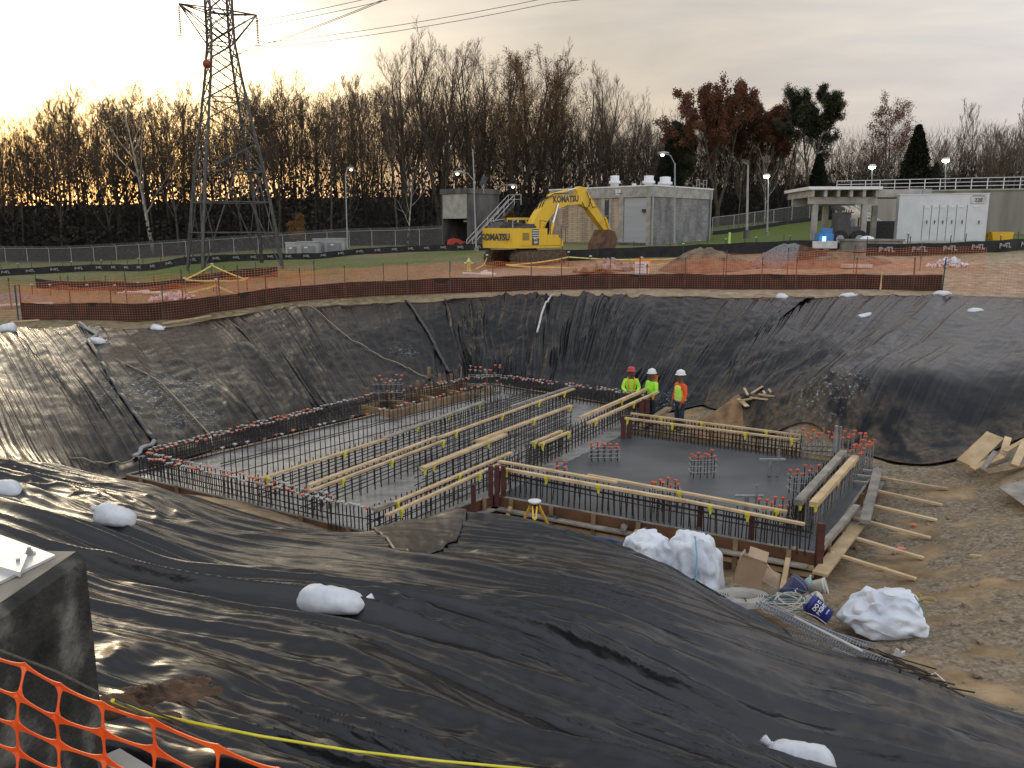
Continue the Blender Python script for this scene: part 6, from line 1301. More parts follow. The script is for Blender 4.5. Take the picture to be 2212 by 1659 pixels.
# big woven bags
def fibc(name,label,c,ax,ay,az,seed,rz,cuts=(),m=None,amp=.2,lean=(0,0),taper=.25,n=10):
    """crumpled big bag: a rounded box with sharp creases, half sunk by its weight"""
    o=thing(name,label,'big bag',c); u=np.linspace(-1,1,n); V=[];Fc=[]
    ca,sa=math.cos(rz),math.sin(rz)
    for ax_i in range(3):
        for s0 in(-1,1):
            A2,B2=np.meshgrid(u,u); C2=np.full_like(A2,s0); q=[None]*3; q[ax_i]=C2; q[(ax_i+1)%3]=A2; q[(ax_i+2)%3]=B2; X,Y,Z_=q
            nr=np.sqrt(X**2+Y**2+Z_**2); k=.55; sx3,sy3,sz3=X/nr,Y/nr,Z_/nr; X=X*(1-k)*.86+sx3*k;Y=Y*(1-k)*.86+sy3*k;Z_=Z_*(1-k)*.86+sz3*k
            aa=X*2.1+seed;bb_2=Y*2.1+Z_*1.7; cr=1.1*ridge(fbm(aa*.9+Z_*1.1,bb_2*.9,2,seed),1.2,.2)+.25*ridge(fbm(aa*1.7,Z_*2.2+Y*2,2,seed+4),1.2,.15); sc2=1+amp*(cr-.85)
            X=X*sc2*(1-taper*(Z_+.2));Y=Y*sc2*(1-taper*.8*(Z_+.2));Z_=Z_*sc2+.15*amp*(cr-.5)
            X=X+lean[0]*(Z_+1);Y=Y+lean[1]*(Z_+1)
            lx,ly,lz=X*ax,Y*ay,np.maximum((Z_+.82)*az,-.05+0*Z_)
            P3=np.stack([lx*ca-ly*sa,lx*sa+ly*ca,lz],-1).reshape(-1,3); b=len(V); V+=P3.tolist(); i=np.arange(n*n).reshape(n,n)
            fq=np.stack([i[:-1,:-1],i[:-1,1:],i[1:,1:],i[1:,:-1]],-1).reshape(-1,4); 
            if s0<0: fq=fq[:,::-1]
            Fc+=(fq+b).tolist()
    mb=MB().add(V,Fc); me=mb.mesh('sack',m or wpl,True); import bmesh; bm2=bmesh.new(); bm2.from_mesh(me); bmesh.ops.remove_doubles(bm2,verts=bm2.verts,dist=.004); bmesh.ops.recalc_face_normals(bm2,faces=bm2.faces); 
    rr_=random.Random(seed)
    for v in bm2.verts: v.co+=Vector((rr_.gauss(0,.042),rr_.gauss(0,.042),rr_.gauss(0,.036)))
    bm2.to_mesh(me); bm2.free(); tb=bpy.data.objects.new('t',me); col.objects.link(tb); sb=tb.modifiers.new('s','SUBSURF'); sb.levels=2; me=bpy.data.meshes.new_from_object(tb.evaluated_get(bpy.context.evaluated_depsgraph_get())); bpy.data.objects.remove(tb); me.shade_smooth()
    b=bpy.data.objects.new('sack',me); col.objects.link(b); b.parent=o; return o
c=P(1412,1262,.05); o1=fibc('big_bag','left one of two crumpled white big bags, with brown smudges, leaning on the near plastic',Vector((c.x,c.y+.35,-.25)),.50,.40,.62,3,.5,lean=(-.12,.0),amp=.30)
c=P(1505,1270,.0); o2=fibc('big_bag','right one of two crumpled white big bags, with a blue seam, beside the cardboard box',Vector((c.x,c.y+.25,-.25)),.50,.42,.66,8,-.35,lean=(-.02,.05),amp=.34,taper=.3)
blueS=M('seam_blue',(.18,.42,.60),rough=.6)
c2_=Vector((c.x-.12,c.y-.12,0)); MB().tube([c2_+Vector((.02,-.02,.98)),c2_+Vector((.03,-.2,.7)),c2_+Vector((.0,-.27,.4)),c2_+Vector((-.02,-.24,.12))],.014,5).build('blue_seam',blueS,o2)
c=P(1925,1352,.05); o3=fibc('big_bag','crumpled open white big bag lying alone on the gravel with a green seam',Vector((c.x-.05,c.y+.25,-.12)),.60,.45,.34,21,-.2,lean=(.1,.0),amp=.36,taper=.3)
MB().tube([c+Vector((.3,-.02,.5)),c+Vector((.42,-.1,.3)),c+Vector((.4,-.22,.0))],.01,5).build('green_seam',M('seam_green',(.12,.28,.22),rough=.7),o3)
MB().lathe(c+Vector((-.02,.05,.5)),[(.1,0),(.11,.01),(.05,.02)],14).build('paper_disc',wht,o3)
# cardboard box, tilted on the coiled hose
cb=M('cardboard',(.26,.165,.095),(.33,.215,.13),2,.8); cbi=M('cardboard_pale',(.42,.29,.19),(.5,.36,.25),2,.8)
c=P(1618,1268,.05); c.z=-.05; t=thing('cardboard_box','open brown cardboard box tipped on its edge, leaning on the coiled white hose','box',c)
mt=orient(Vector((0,0,.36)),math.radians(-18),math.radians(14),math.radians(-14)); W_,D_,H_=.44,.30,.46
def cbx(m,x0,x1,y0,y1,z0,z1): return m.add([mt@Vector((x,y,z)) for z in(z0,z1) for y in(y0,y1) for x in(x0,x1)],[(0,2,3,1),(4,5,7,6),(0,1,5,4),(2,6,7,3),(0,4,6,2),(1,3,7,5)])
m=MB(); w2,d2_,h2=W_/2,D_/2,H_/2
for a in((-w2,w2,-d2_,-d2_+.006,-h2,h2),(-w2,w2,d2_-.006,d2_,-h2,h2),(-w2,-w2+.006,-d2_+.006,d2_-.006,-h2,h2),(w2-.006,w2,-d2_+.006,d2_-.006,-h2,h2),(-w2+.006,w2-.006,-d2_+.006,d2_-.006,-h2,-h2+.006)): cbx(m,*a)
m.build('carton',cb,t,local=True)
def quadplate(pts,th=.006):
    n=(pts[1]-pts[0]).cross(pts[2]-pts[0]).normalized()*th; return MB().add(pts+[p+n for p in pts],[(0,1,2,3),(7,6,5,4),(0,4,5,1),(1,5,6,2),(2,6,7,3),(3,7,4,0)])
def flap(pp): return quadplate([mt@Vector(p) for p in pp]).build('flap',cbi,t,local=True)
flap([(-.1,d2_,h2),(w2,d2_,h2),(w2+.0,d2_+.12,h2+.16),(-.1,d2_+.12,h2+.16)]); flap([(w2,-d2_,h2-.0),(w2,d2_,h2),(w2+.22,d2_-.05,h2-.16),(w2+.22,-d2_+.0,h2-.16)]); flap([(-w2,-d2_,h2),(-w2,d2_,h2),(-w2+.04,d2_,h2+.1),(-w2+.04,-d2_,h2+.1)])
c2_=c+Vector((.42,.25,.28)); one('cardboard_flap','loose cardboard piece with a notch beside the tipped carton','cardboard',quadplate([c2_+Vector(p) for p in((-.14,-.06,-.16),(.1,-.14,-.28),(.18,-.02,-.05),(-.02,.1,.02))]),cbi)
# coiled flat hose
c=P(1612,1305,.0); hc_=Vector((c.x-.03,c.y+.1,.0)); m=MB(); pts=[]
for i in range(170):
    a=i*.22; r0=.17+.0024*i*.45; pts.append(hc_+Vector((math.cos(a)*r0*1.25,math.sin(a)*r0*.85,.0)))
for j in range(len(pts)-1): m.bar(pts[j],pts[j+1],.009,.11)
m.v=[(x,y,z+.06) for x,y,z in m.v]; hs=thing('coiled_hose','flat white hose rolled into a coil under the cardboard box, bound by a dark strap','hose',hc_); m.build('hose',M('hose_cream',(.5,.48,.42),(.62,.6,.55),5,.7),hs)
MB().tube([hc_+Vector((-.02,-.15,.13)),hc_+Vector((-.02,-.26,.13)),hc_+Vector((-.03,-.272,.0))],.008,5).build('strap',blackR,hs)
# buckets
def bucket(label,vx,vy,m,tilt,rz,txt=None,hh=.37,r=.15,zz=-.05,dirt=None):
    c=P(vx,vy,zz); t=thing('bucket',label,'bucket',c); mt=orient(Vector((0,0,r*.92)),rz,tilt,0)
    prof=[(r*.80,0),(r*.97,hh*.8),(r*1.04,hh*.8),(r*1.04,hh*.84),(r*1.0,hh*.85),(r*1.03,hh*.93),(r*1.06,hh*.93),(r*1.06,hh),(r*.98,hh),(r*.96,hh*.9),(r*.78,.02)]
    m_=MB().lathe((0,0,0),prof,28); m_.v=[tuple(mt@Vector((x,y,z-hh/2))) for x,y,z in m_.v]; m_.build('shell',m,t,True,local=True)
    h=MB(); pp=[mt@Vector((math.cos(a)*r*1.07,0,hh*.45)) if 0 else mt@Vector((math.cos(a)*r*1.08,-math.sin(a)*r*.5-.0,hh*.35-math.sin(a)*r*1.1)) for a in np.linspace(0,math.pi,14)]; h.tube(pp,.005,5); h.build('handle',steelD,t,local=True)
    if txt:
        for (s,sz,dz,da,bo) in txt:
            cu=bpy.data.curves.new('t','FONT'); cu.body=s; cu.size=sz; cu.offset=bo; cu.align_x='CENTER'; cu.align_y='CENTER'; cu.extrude=.0; o=bpy.data.objects.new('t',cu); col.objects.link(o)
            me=bpy.data.meshes.new_from_object(o.evaluated_get(bpy.context.evaluated_depsgraph_get())); bpy.data.objects.remove(o); me.materials.clear(); me.materials.append(wht)
            for v in me.vertices:
                zz_=dz+v.co.y; rr=r*(.80+.17*min(max((zz_+hh/2)/(hh*.8),0),1))+.004; a=da+v.co.x/rr; v.co=mt@Vector((math.cos(a)*rr,math.sin(a)*rr,zz_))
            o=bpy.data.objects.new('lettering',me); col.objects.link(o); o.parent=t
    return t
bB=M('bucket_blue',(.014,.018,.15),(.025,.03,.21),3,.4); bD=M('bucket_blue_dusty',(.04,.05,.16),(.20,.20,.25),3,.7); bW=M('bucket_white',(.5,.48,.42),(.68,.66,.6),3,.6)
bucket('blue bucket with white lettering lying on its side, nearest the steel strips',1768,1338,bB,math.radians(66),math.radians(140),[('DO IT',.08,.05,2.45,.003),('RIGHT',.08,-.03,2.45,.003),('LOWES',.03,-.12,2.6,.001)],.37,.16)
bucket('dusty blue bucket lying with its mouth up right, behind the cable coil',1712,1292,bD,math.radians(58),math.radians(25),[('L',.09,-.02,-2.1,.003),('LOWES',.03,-.1,-2.0,.001)],.37,.165)
bucket('white bucket on its side, furthest right behind the blue buckets',1765,1282,bW,math.radians(-72),math.radians(160),None,.30,.13)
bucket('white bucket half hidden between the two blue buckets',1752,1312,bW,math.radians(85),math.radians(20),None,.28,.12)
c=P(1742,1284,0); one('plastic_bottle','pale green plastic bottle lying between the buckets','bottle',MB().tube([c+Vector((0,0,.12)),c+Vector((.03,.02,.24)),c+Vector((.05,.03,.29)),c+Vector((.055,.033,.33))],[.06,.06,.02,.02],10),M('bottle_green',(.3,.42,.4),rough=.25),smooth=True)
# cable coils
r=random.Random(12)
for lab,mm,n_,v in (('tangled coil of pale cable beside the dusty blue bucket',M('cable_pale',(.45,.43,.36),(.55,.53,.45),9,.6),9,(1696,1325)),('tangled coil of teal and blue cable over the pale coil',M('cable_teal',(.03,.10,.14),(.08,.16,.2),9,.5),6,(1700,1318))):
    c=P(*v,.0); m=MB()
    for k in range(n_):
        pts=[]; ox,oy=r.gauss(0,.05),r.gauss(0,.04); ra=r.uniform(.2,.34); rb=ra*r.uniform(.55,.8); tz_=r.uniform(.05,.22)
        for a in np.linspace(0,6.4,26): pts.append(c+Vector((ox+ra*math.cos(a)+.02*math.sin(3*a+k),oy+rb*math.sin(a),.02+tz_*(1+.4*math.sin(a+k)))))
        m.tube(pts,.0085,5)
    pts=[c+Vector((.2,-.1,.1)),c+Vector((.42,-.22,.05)),c+Vector((.5,-.4,.02))]; m.tube(pts,.0085,5)
    one('cable_coil',lab,'cable',m,mm)
# steel bolster strips, a stack of long wire supports
zw=M('zinc_wire',(.23,.25,.28),(.34,.36,.39),9,.45,.5)
for k,(a,b) in enumerate((((1632,1336),(1800,1400)),((1640,1344),(1836,1414)),((1668,1356),(1870,1424)),((1700,1368),(1905,1434)),((1690,1350),(1895,1412)),((1790,1404),(1925,1455)),((1800,1412),(1890,1448)))):
    p0=G(*a,.05);p1=G(*b,.05); p0.z=SZ(p0.x,p0.y,.3)+.07+.05*(k%3); p1.z=SZ(p1.x,p1.y,.3)+.07+.05*(k%3); d=(p1-p0).normalized(); n2=Vector((-d.y,d.x,0)); m=MB(); L=(p1-p0).length; m.tube([p0+up*.06,p1+up*.06],.008,4)
    for s0 in(-1,1): m.tube([p0+n2*.035*s0,p1+n2*.035*s0],.004,4)
    for i in range(int(L/.045)):
        q=p0+d*(i*.045); m.bar(q+up*.06,q+n2*.05,.0085); m.bar(q+up*.06,q-n2*.05,.0085)
    one('bolster_strip',('galvanised wire support strip in the low stack along the plastic edge, nearest the cable coils','galvanised wire support strip in the long stack below the cable coils','galvanised wire support strip in the middle of the long stack','galvanised wire support strip running furthest right in the stack','wire support strip on the side of the stack next to the gravel','short wire support strip at the far right end of the stack','short doubled wire strip over the blue pipe end')[k],'bar support',m,zw,'wire support strips along the plastic edge')
one('white_conduit','straight white pipe lying on the wire support strips','pipe',(lambda a,b:MB().tube([Vector((a.x,a.y,SZ(a.x,a.y)+.22)),Vector((b.x,b.y,SZ(b.x,b.y)+.2))],.022,8))(G(1712,1366,.2),G(1868,1412,.2)),whd)
bp_=M('pipe_blue',(.02,.07,.22),(.03,.10,.28),5,.4); one('blue_pipe','blue pipe end sticking out at the right end of the wire strips','pipe',MB().tube([P(1870,1436,.1),P(1908,1446,.1),P(1942,1464,.16)],.03,8),bp_); one('blue_pipe','blue hose running from the white bags behind the plastic hump','pipe',MB().tube([P(1262,1158,.1),P(1320,1166,.15),P(1400,1190,.0)],.03,8),bp_)
one('blue_pipe','short blue pipe between the coiled hose and the wire strips','pipe',MB().tube([P(1572,1298,.1),P(1625,1326,.1),P(1650,1338,.12)],.028,8),bp_)
# loose rebar pile
for k in range(26):
    a=(r.uniform(1800,1960),0); a=(a[0],1385+(a[0]-1800)*.38+r.uniform(-8,28)); L_=r.uniform(60,190); s=r.uniform(.25,.62); p0=G(*a,.05); p2=G(a[0]+L_,a[1]+L_*s,.05); p1=(p0+p2)/2+Vector((r.gauss(0,.05),r.gauss(0,.06),.03)); 
    for p in(p0,p1,p2): p.z=SZ(p.x,p.y,.15)+.04+.07*r.random()
    one('loose_rebar','dark rebar in the loose heap on the gravel right of the wire strips','rebar',MB().tube([p0,p1,p2],.011,5),rebarM,'loose rebars on the gravel')
c=G(1941,1425,.02); one('white_scrap','small white notched plastic scrap on the loose rebars','scrap',MB().prism([(-.07,0),(.07,0),(.08,.09),(.03,.06),(0,.1),(-.05,.13)],lambda x,y,d:c+Vector((x,d-.2*y,y+.06)),.03),wht)
p=[G(2012,1478,.02),G(2005,1462,.02),G(2020,1455,.02),G(2040,1474,.02),G(2052,1494,.02)]; one('white_loop','thin white plastic loop on the soil at the plastic edge','cable',MB().tube([q+up*.03 for q in p],.009,5),wht)
c=G(1870,1358,.02); dr=thing('power_drill','red and black power tool lying on the soil left of the lone big bag','power tool',c); MB().tube([c+Vector((-.14,.02,.1)),c+Vector((.1,-.0,.1)),c+Vector((.16,0,.09))],[.055,.055,.03],10).tube([c+Vector((.0,0,.09)),c+Vector((-.02,-.16,.04))],[.035,.03],8).build('housing',M('tool_red',(.35,.02,.015),rough=.4),dr); MB().box(c+Vector((-.03,-.19,.04)),(.12,.09,.07)).tube([c+Vector((-.16,.05,.2)),c+Vector((0,.05,.24)),c+Vector((.1,.05,.2))],.022,8).build('battery',blackR,dr)
strapM=M('strap_yellow',(.42,.32,.12),(.55,.43,.2),6,.7); c=G(1965,1300,.02); m=MB()
def ribbon(m,pts,w_=.05,th=.006):
    for i in range(len(pts)-1): m.bar(pts[i],pts[i+1],th,w_)
for ox,oy,ra,rb,a0,a1 in ((-.18,.22,.2,.1,.3,5.0),(.25,-.05,.16,.1,-2.2,3.0),(.05,.12,.2,.06,-.5,2.2)): ribbon(m,[c+Vector((ox+ra*math.cos(a),oy+rb*math.sin(a),.05+.02*math.sin(a*2))) for a in np.linspace(a0,a1,16)])
one('lifting_strap','yellow lifting strap lying in loops behind the lone big bag','strap',m,strapM)
# ground litter
for lab,vx,vy,mm,s in (('orange cap lying upside down on the soil right of the braces',1946,1193,capO,.09),('small orange cap standing on the gravel right of the braces',1972,1140,capO,.07),('orange cap on the dark slab near its near right corner',1716,1187,capO,.05)):
    c=G(vx,vy) if vx>1800 else P(vx,vy,0); one('dropped_cap',lab,'rebar cap',MB().lathe(c,[(s*.3,0),(s*.35,s*.7),(s*.9,s*.8),(s*.9,s)],10),mm)
for lab,vx,vy,l_,rz in (('grey block lying near the second brace',1900,1127,.25,.3),('small pale wood offcut near the third brace',1905,1232,.18,-.3),('short pale stick on the soil at right',2107,1205,.2,-.2)): c=G(vx,vy); one('offcut',lab,'wood scrap',MB().box(c+up*.03,(l_,.07,.05),rz),woodG if 'grey' in lab else woodP)
for k in range(46):
    vx,vy=r.uniform(1830,2330),r.uniform(1030,1540)
    if vy>1430+.35*(vx-1830) or vy<1080 and vx<1950: continue
    c=G(vx,vy); s=.03+.10*r.random()**3; one('ground_stone','loose tan stone on the soil right of the foundation','stone',rock(c+up*s*.2,s,r,(1,.8,.6)),rkC,'loose stones on the soil at right')
# boards
for i,(a,b,w_,m_,lab) in enumerate((((2085,1002,.35),(2150,940,.9),.42,woodP,'widest pale board, leaning uppermost on the board pile at right'),((2100,1012,.3),(2165,985,.5),.16,woodP,'narrow board at the left foot of the board pile'),((2122,1015,.3),(2150,975,.6),.1,woodG,'grey board in the middle of the board pile'),((2165,985,.45),(2178,945,.75),.16,woodP,'upright short board behind the board pile'),((2130,1020,.35),(2225,1000,.45),.2,woodB,'brown board lying flat at the foot of the board pile'),((2170,975,.6),(2240,935,.75),.1,woodP,'board slanting right at the top of the board pile'),((2160,1010,.4),(2240,980,.55),.14,woodG,'weathered board at the right of the board pile'),((2192,1005,.45),(2215,955,.7),.18,woodP,'board cut by the right edge of the photo'))): one('board',lab,'board',MB().bar(P(*a),P(*b),w_,.035,up=(0,-.3,1)),m_,'boards of the pile at right')
one('plywood_sheet','pale plywood sheet lying flat on the soil at the right edge','plywood',MB().add([P(2155,1052,.28),P(2215,1095,.28),P(2290,1060,.35),P(2212,1038,.35)]+[P(2155,1052,.28)+up*.02,P(2215,1095,.28)+up*.02,P(2290,1060,.35)+up*.02,P(2212,1038,.35)+up*.02],[(0,1,2,3),(7,6,5,4),(0,4,5,1),(1,5,6,2),(2,6,7,3),(3,7,4,0)]),woodG)
c=G(1640,862,.1)
for k in range(11):
    u=G(1650+r.gauss(0,20),858+r.gauss(0,8),.12); a=r.uniform(-.5,.9) if k%3 else r.uniform(1.4,2.2); L_=r.uniform(.4,.95); d=Vector((math.cos(a),math.sin(a)*.8,.25*math.sin(a)))*L_/2; one('wood_scrap','pale wood scrap in the small heap on the right slope','wood scrap',MB().bar(u-d+up*(.1+.02*k),u+d+up*(.12+.02*k),.07 if k else .16,.04),woodP,'wood scraps heaped on the right slope')
heap('soil_patch','bare orange soil bank behind the worker in orange',1535,P(1535,915,-.2).y,1.0,1.3,.35,M('soil_orange',(.16,.095,.045),(.30,.19,.10),3,.95,bump=.03),10)
# pipes and ropes on the slopes
def onslope(name,label,cat,px,rr,m,n=10,lift=.12,kids=None):
    q=[G(*p,lift) for p in px]; pts=[]
    for i in range(len(q)-1):
        for k in range(n):
            p=q[i].lerp(q[i+1],k/n); pts.append(Vector((p.x,p.y,SZ(p.x,p.y,.2 if rr<.03 else .13)+rr*.9+.01)))
    p=q[-1]; pts.append(Vector((p.x,p.y,SZ(p.x,p.y,.2)+rr))); return one(name,label,cat,MB().tube(pts,rr,7),m,smooth=True)
pdk=M('pipe_dark',(.03,.03,.034),(.055,.055,.06),5,.4)
onslope('drain_pipe','long dark drain pipe running straight down the left slope from the rim sandbag','pipe',[(192,742),(260,850),(334,952)],.075,pdk,14); onslope('drain_pipe','grey pipe elbow at the foot of the long dark drain pipe','pipe',[(334,953),(305,974),(288,982)],.06,galv,5)
onslope('drain_pipe','grey pipe piece above the bend at the left rim sandbag','pipe',[(190,742),(210,727),(172,708)],.06,galv,5)
onslope('drain_pipe','thin dark pipe running down the slope towards the far corner','pipe',[(876,648),(925,720),(972,808)],.06,pdk,12)
onslope('white_pole','white pipe lying down the middle of the far slope, ending at the rim','pipe',[(1196,634),(1178,668),(1160,730)],.045,whd,8)
for lab,px in (('pale rope sagging from the rim stake down to the far left form',[(575,605+40),(660,662),(760,735),(870,790),(925,820)]),('pale rope trailing down the left slope to the rebar row',[(250,775),(350,830),(400,880),(455,940),(465,985)]),('rope along the foot of the left slope at the near corner',[(150,985),(230,1000),(290,985)]),('dark cable draped from the left rim end down the plastic',[(20,720),(80,770),(125,825)])):
    onslope('rope',lab,'rope',px,.016,M('rope_pale',(.26,.22,.15),(.4,.35,.26),9,.9) if 'dark' not in lab else blackR,8,.13)
for lab,a,b in (('thin board on the ground below the dark cloth at left',(352,704),(455,688)),('short board at the left rim end',(25,700),(85,696))): one('thin_board',lab,'board',MB().bar(G(*a)+up*.1,G(*b)+up*.1,.1,.05),woodP)
one('wooden_stake','pale wooden stake standing in the dark cloth at right','stake',(lambda c:MB().bar(c-up*.1,c+up*1.05,.07,.04))(P(1901,634,2.85)),woodP)
# concrete block, plate and bolts at the lower left
zt=4.6; n0=P(183,1192,zt); n1=P(-40,1346,zt); d1_=(n1-n0); d1_.z=0; d1_.normalize(); f2=P(-30,1108,zt); d2_=Vector((d1_.y,-d1_.x,0)); 
if d2_.x>0: d2_=-d2_
wl=thing('concrete_block','dark stained concrete wall end with a chamfered pale rim, behind the near orange net','concrete wall',n0-up*1.9)
bl=MB(); ch=.035; Lw=2.4; Ww=2.6
def wp(a,b,z): return n0+d1_*a+d2_*b+up*z
vs=[wp(0,ch,-.0),wp(Lw,ch,0),wp(Lw,Ww,0),wp(0,Ww,0), wp(0,0,-ch),wp(Lw,0,-ch),wp(-ch,ch,-ch),wp(-ch,Ww,-ch), wp(0,0,-1.9),wp(Lw,0,-1.9),wp(-ch,ch,-1.9),wp(-ch,Ww,-1.9)]
vs=[wp(0,ch,0),wp(Lw,ch,0),wp(Lw,Ww,0),wp(0,Ww,0),wp(0,0,-ch),wp(Lw,0,-ch),wp(-ch,ch,-ch),wp(-ch,Ww,-ch),wp(0,0,-1.9),wp(Lw,0,-1.9),wp(-ch,ch,-1.9),wp(-ch,Ww,-1.9),wp(Lw,Ww,-1.9)]
bl.add(vs,[(0,3,2,1),(0,1,5,4),(0,6,7,3),(0,4,6),(4,5,9,8),(6,10,11,7),(4,8,10,6),(1,2,12,9,5),(2,3,7,11,12)])
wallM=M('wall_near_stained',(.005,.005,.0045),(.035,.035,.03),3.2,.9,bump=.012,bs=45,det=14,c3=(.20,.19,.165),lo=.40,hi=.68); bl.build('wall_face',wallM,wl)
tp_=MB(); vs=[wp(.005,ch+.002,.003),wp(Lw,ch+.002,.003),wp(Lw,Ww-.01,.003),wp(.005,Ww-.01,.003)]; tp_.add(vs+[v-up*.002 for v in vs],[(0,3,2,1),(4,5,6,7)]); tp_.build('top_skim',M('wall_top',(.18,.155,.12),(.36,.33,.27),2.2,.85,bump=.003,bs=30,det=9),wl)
# steel plate
pz=zt+.006; q=[P(120,1204,pz),P(-60,1292,pz),P(-90,1150,pz),P(0,1160,pz)]; plM=M('plate_white_steel',(.50,.50,.49),(.60,.60,.59),3,.35,.25)
pt=thing('steel_plate','pale steel plate bolted on top of the concrete wall end','plate',q[0]); MB().prism([(0,0),(1,0),(2,0),(3,0)],lambda x,y,d:q[int(x)]+up*d,.012).build('sheet',plM,pt)
rb=MB(); a,b=P(-40,1180,pz+.012),P(60,1208,pz+.012); rb.prism([(0,0),(1,0),(1,1),(0,1)],lambda x,y,d:(a.lerp(b,x)+Vector((0,0,0)))+(P(-60,1215,pz)-P(-40,1180,pz))*y+up*(d),.02); rb.build('rib',plM,pt)
for v in ((64,1197),(40,1222)):
    c=P(*v,pz+.012); nt=MB().lathe(c,[(.024,0),(.024,.005)],14).build('washer',galv,pt); MB().lathe(c+up*.005,[(.015,0),(.015,.014)],6).lathe(c+up*.019,[(.008,0),(.008,.012)],10).build('nut',galv,nt)
# orange mesh close to the camera
cols=[(-90,1385,2.2),(-28,1418,2.16),(49,1444,2.1),(134,1483,2.03),(228,1517,1.95),(333,1558,1.85),(467,1615,1.72),(600,1668,1.6),(760,1735,1.5)]
def nodep(i,j):
    vx,vy,Y=cols[i]; p=U(vx,vy,Y); return p+Vector((-.006*j+.006*math.sin(i*1.3+j),-.012*j+.008*math.sin(i+j*2),-.078*j-.004*math.sin(i*2.1+j)))
nm=thing('safety_net','bright orange plastic safety net hanging at the lower left corner, close up','safety net',nodep(3,4)); onet=M('net_bright_orange',(.80,.085,.012),(.95,.14,.02),7,.38,spec=.6)
def strip(m,a,b,w0,w1,side,n=12,sag=0):
    pr=None
    for k in range(n+1):
        t_=k/n; w_=w1+(w0-w1)*(abs(2*t_-1)**3.2); p=a.lerp(b,t_)-up*sag*4*t_*(1-t_); s=side*w_/2
        th=Vector((0,.0016,0)); cur=[p-s-th,p+s-th,p+s+th,p-s+th]
        if pr: b0=len(m.v); m.v+=[tuple(x) for x in pr+cur]; m.f+=[(b0,b0+1,b0+5,b0+4),(b0+3,b0+7,b0+6,b0+2),(b0+1,b0+2,b0+6,b0+5),(b0,b0+4,b0+7,b0+3)]
        pr=cur
m=MB()
for j in range(7):
    for i in range(len(cols)-1): strip(m,nodep(i,j),nodep(i+1,j),.034 if j else .022,.0085,Vector((0,0,1)),12,.003)
for i in range(len(cols)):
    for j in range(6): strip(m,nodep(i,j),nodep(i,j+1),.03,.006,Vector((1,-.1,0)),12)
m.build('mesh_strands',onet,nm)
rp=[U(x,y,Y)  for x,y,Y in((-60,1388,2.18),(0,1405,2.12),(120,1450,2.03),(245,1512,1.93),(380,1572,1.82),(500,1625,1.7),(640,1690,1.6))]; one('dark_rope','thin dark rope threaded above the orange safety net','rope',MB().tube(rp,.0035,6),M('rope_dark',(.05,.042,.03),(.09,.075,.055),30,.9))
rp=[U(x,y,Y) for x,y,Y in((243,1513,1.92),(300,1536,2.2),(420,1562,2.5),(560,1590,2.7),(760,1622,2.8),(950,1644,2.85),(1150,1662,2.9),(1400,1690,2.9))]; one('yellow_rope','taut yellow cord running from the orange net along the bottom edge','rope',MB().tube(rp,.0055,6),M('cord_yellow',(.62,.55,.03),(.72,.66,.06),9,.5),smooth=True)
rp=[U(x,y,Y) for x,y,Y in((245,1508,1.93),(420,1570,2.3),(600,1625,2.35),(900,1720,2.3))]; one('dark_rope','second dark cord falling right beside the yellow cord','rope',MB().tube(rp,.003,5),M('rope_dark',(.05,.04,.03)))
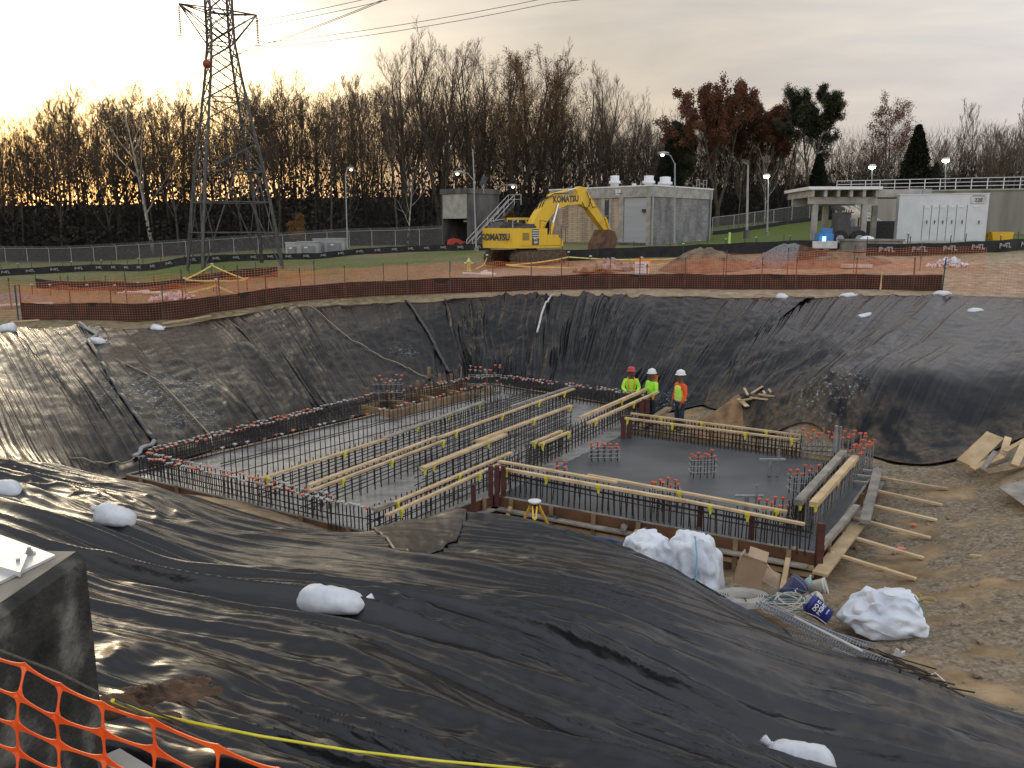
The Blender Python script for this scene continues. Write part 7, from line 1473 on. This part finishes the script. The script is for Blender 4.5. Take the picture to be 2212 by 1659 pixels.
# mud on the near plastic
mudM=M('mud_brown',(.045,.025,.013),(.13,.075,.04),5,.9,bump=.02,bs=16,det=9)
for i,(vx,vy,w_,d_,h_) in enumerate(((375,1520,.22,.2,.07),(335,1560,.16,.12,.09),(290,1612,.26,.16,.08),(420,1500,.12,.08,.04))):
    c=G(vx,vy,.1); zt_=SZ(c.x,c.y,.1)-h1(c.x,c.y)-.06; n=40; u=np.linspace(-1,1,n); X,Y_=np.meshgrid(u,u); rr=np.hypot(X,Y_)*(1+.5*(fbm(X*2+i*7,Y_*2,3,i)-.5)); p=np.clip(1-rr,0,1); Z=h_*p**.7*(.2+1.3*fbm(X*5+i,Y_*5,4,i+3))-.02-.2*(p<=0)
    o=grid_mesh('mud_clod',X*w_*1.3,Y_*d_*1.3,np.array([SZ(a,b,.06) for a,b in zip((c.x+X*w_*1.3).ravel(),(c.y+Y_*d_*1.3).ravel())]).reshape(X.shape)-c.z+Z-.0,mudM); o.location=c; tag(o,('flat brown mud smear on the near plastic behind the orange net','rounded brown mud clod beside the yellow cord','largest mud clod behind the orange net at the bottom','thin mud trail on the near plastic above the clods')[i],'mud')
c=U(285,1640,2.9); one('concrete_kerb','pale concrete edge showing behind the orange net at the bottom','kerb',MB().bar(U(236,1640,3.0),U(330,1700,2.7),.09,.05),concL)
# loose flaps of plastic lying over the sheets
def blur(A):
    for _ in range(6):
        B=np.pad(A,1,'edge'); A=(B[:-2,1:-1]+B[2:,1:-1]+B[1:-1,:-2]+B[1:-1,2:]+A)/5
    return A
def flapsheet(label,quad,seed,nn=60,amp=.05,lift=.13,curl=.1):
    q=[np.array(G(*p,.05)) for p in quad]; u=np.linspace(0,1,nn); S,T_=np.meshgrid(u,u); X=sum(w_*k[0] for w_,k in zip(((1-S)*(1-T_),S*(1-T_),S*T_,(1-S)*T_),q)); Y_=sum(w_*k[1] for w_,k in zip(((1-S)*(1-T_),S*(1-T_),S*T_,(1-S)*T_),q))
    X=X+.05*(fbm(S*5,T_*5,2,seed)-.5); D,wa,wb=fold_N(X,Y_,S,np.clip(T_*0+.6,0,1)); e=np.minimum(np.minimum(S,1-S),np.minimum(T_,1-T_)); D=D+curl*np.exp(-e*22)*(fbm(S*4,T_*4,2,seed)>.42)+amp*ridge(fbm(S*3+seed,T_*4,3,seed),1.5)+.04
    o=grid_mesh('plastic_flap',X-X.mean(),Y_-Y_.mean(),blur(np.array([SZ(a,b,.09) for a,b in zip(X.ravel(),Y_.ravel())]).reshape(X.shape))+.035+.03*(fbm(S*6,T_*6,3,seed)-.3)*np.minimum(1,e*9)+.02*ridge(fbm(S*5,T_*2,2,5),2)-.03*(e<.01),tarpN,True,{'wa':wa,'wb':wb,'dust':.25+0*X,'paint':0*X}); o.location=(X.mean(),Y_.mean(),0); return tag(o,label,'plastic sheet')
flapsheet('crumpled loose flap of black plastic on the hump in front of the tripod',((775,1140),(1010,1130),(985,1175),(880,1215)),3,70,.03,.10,.0)
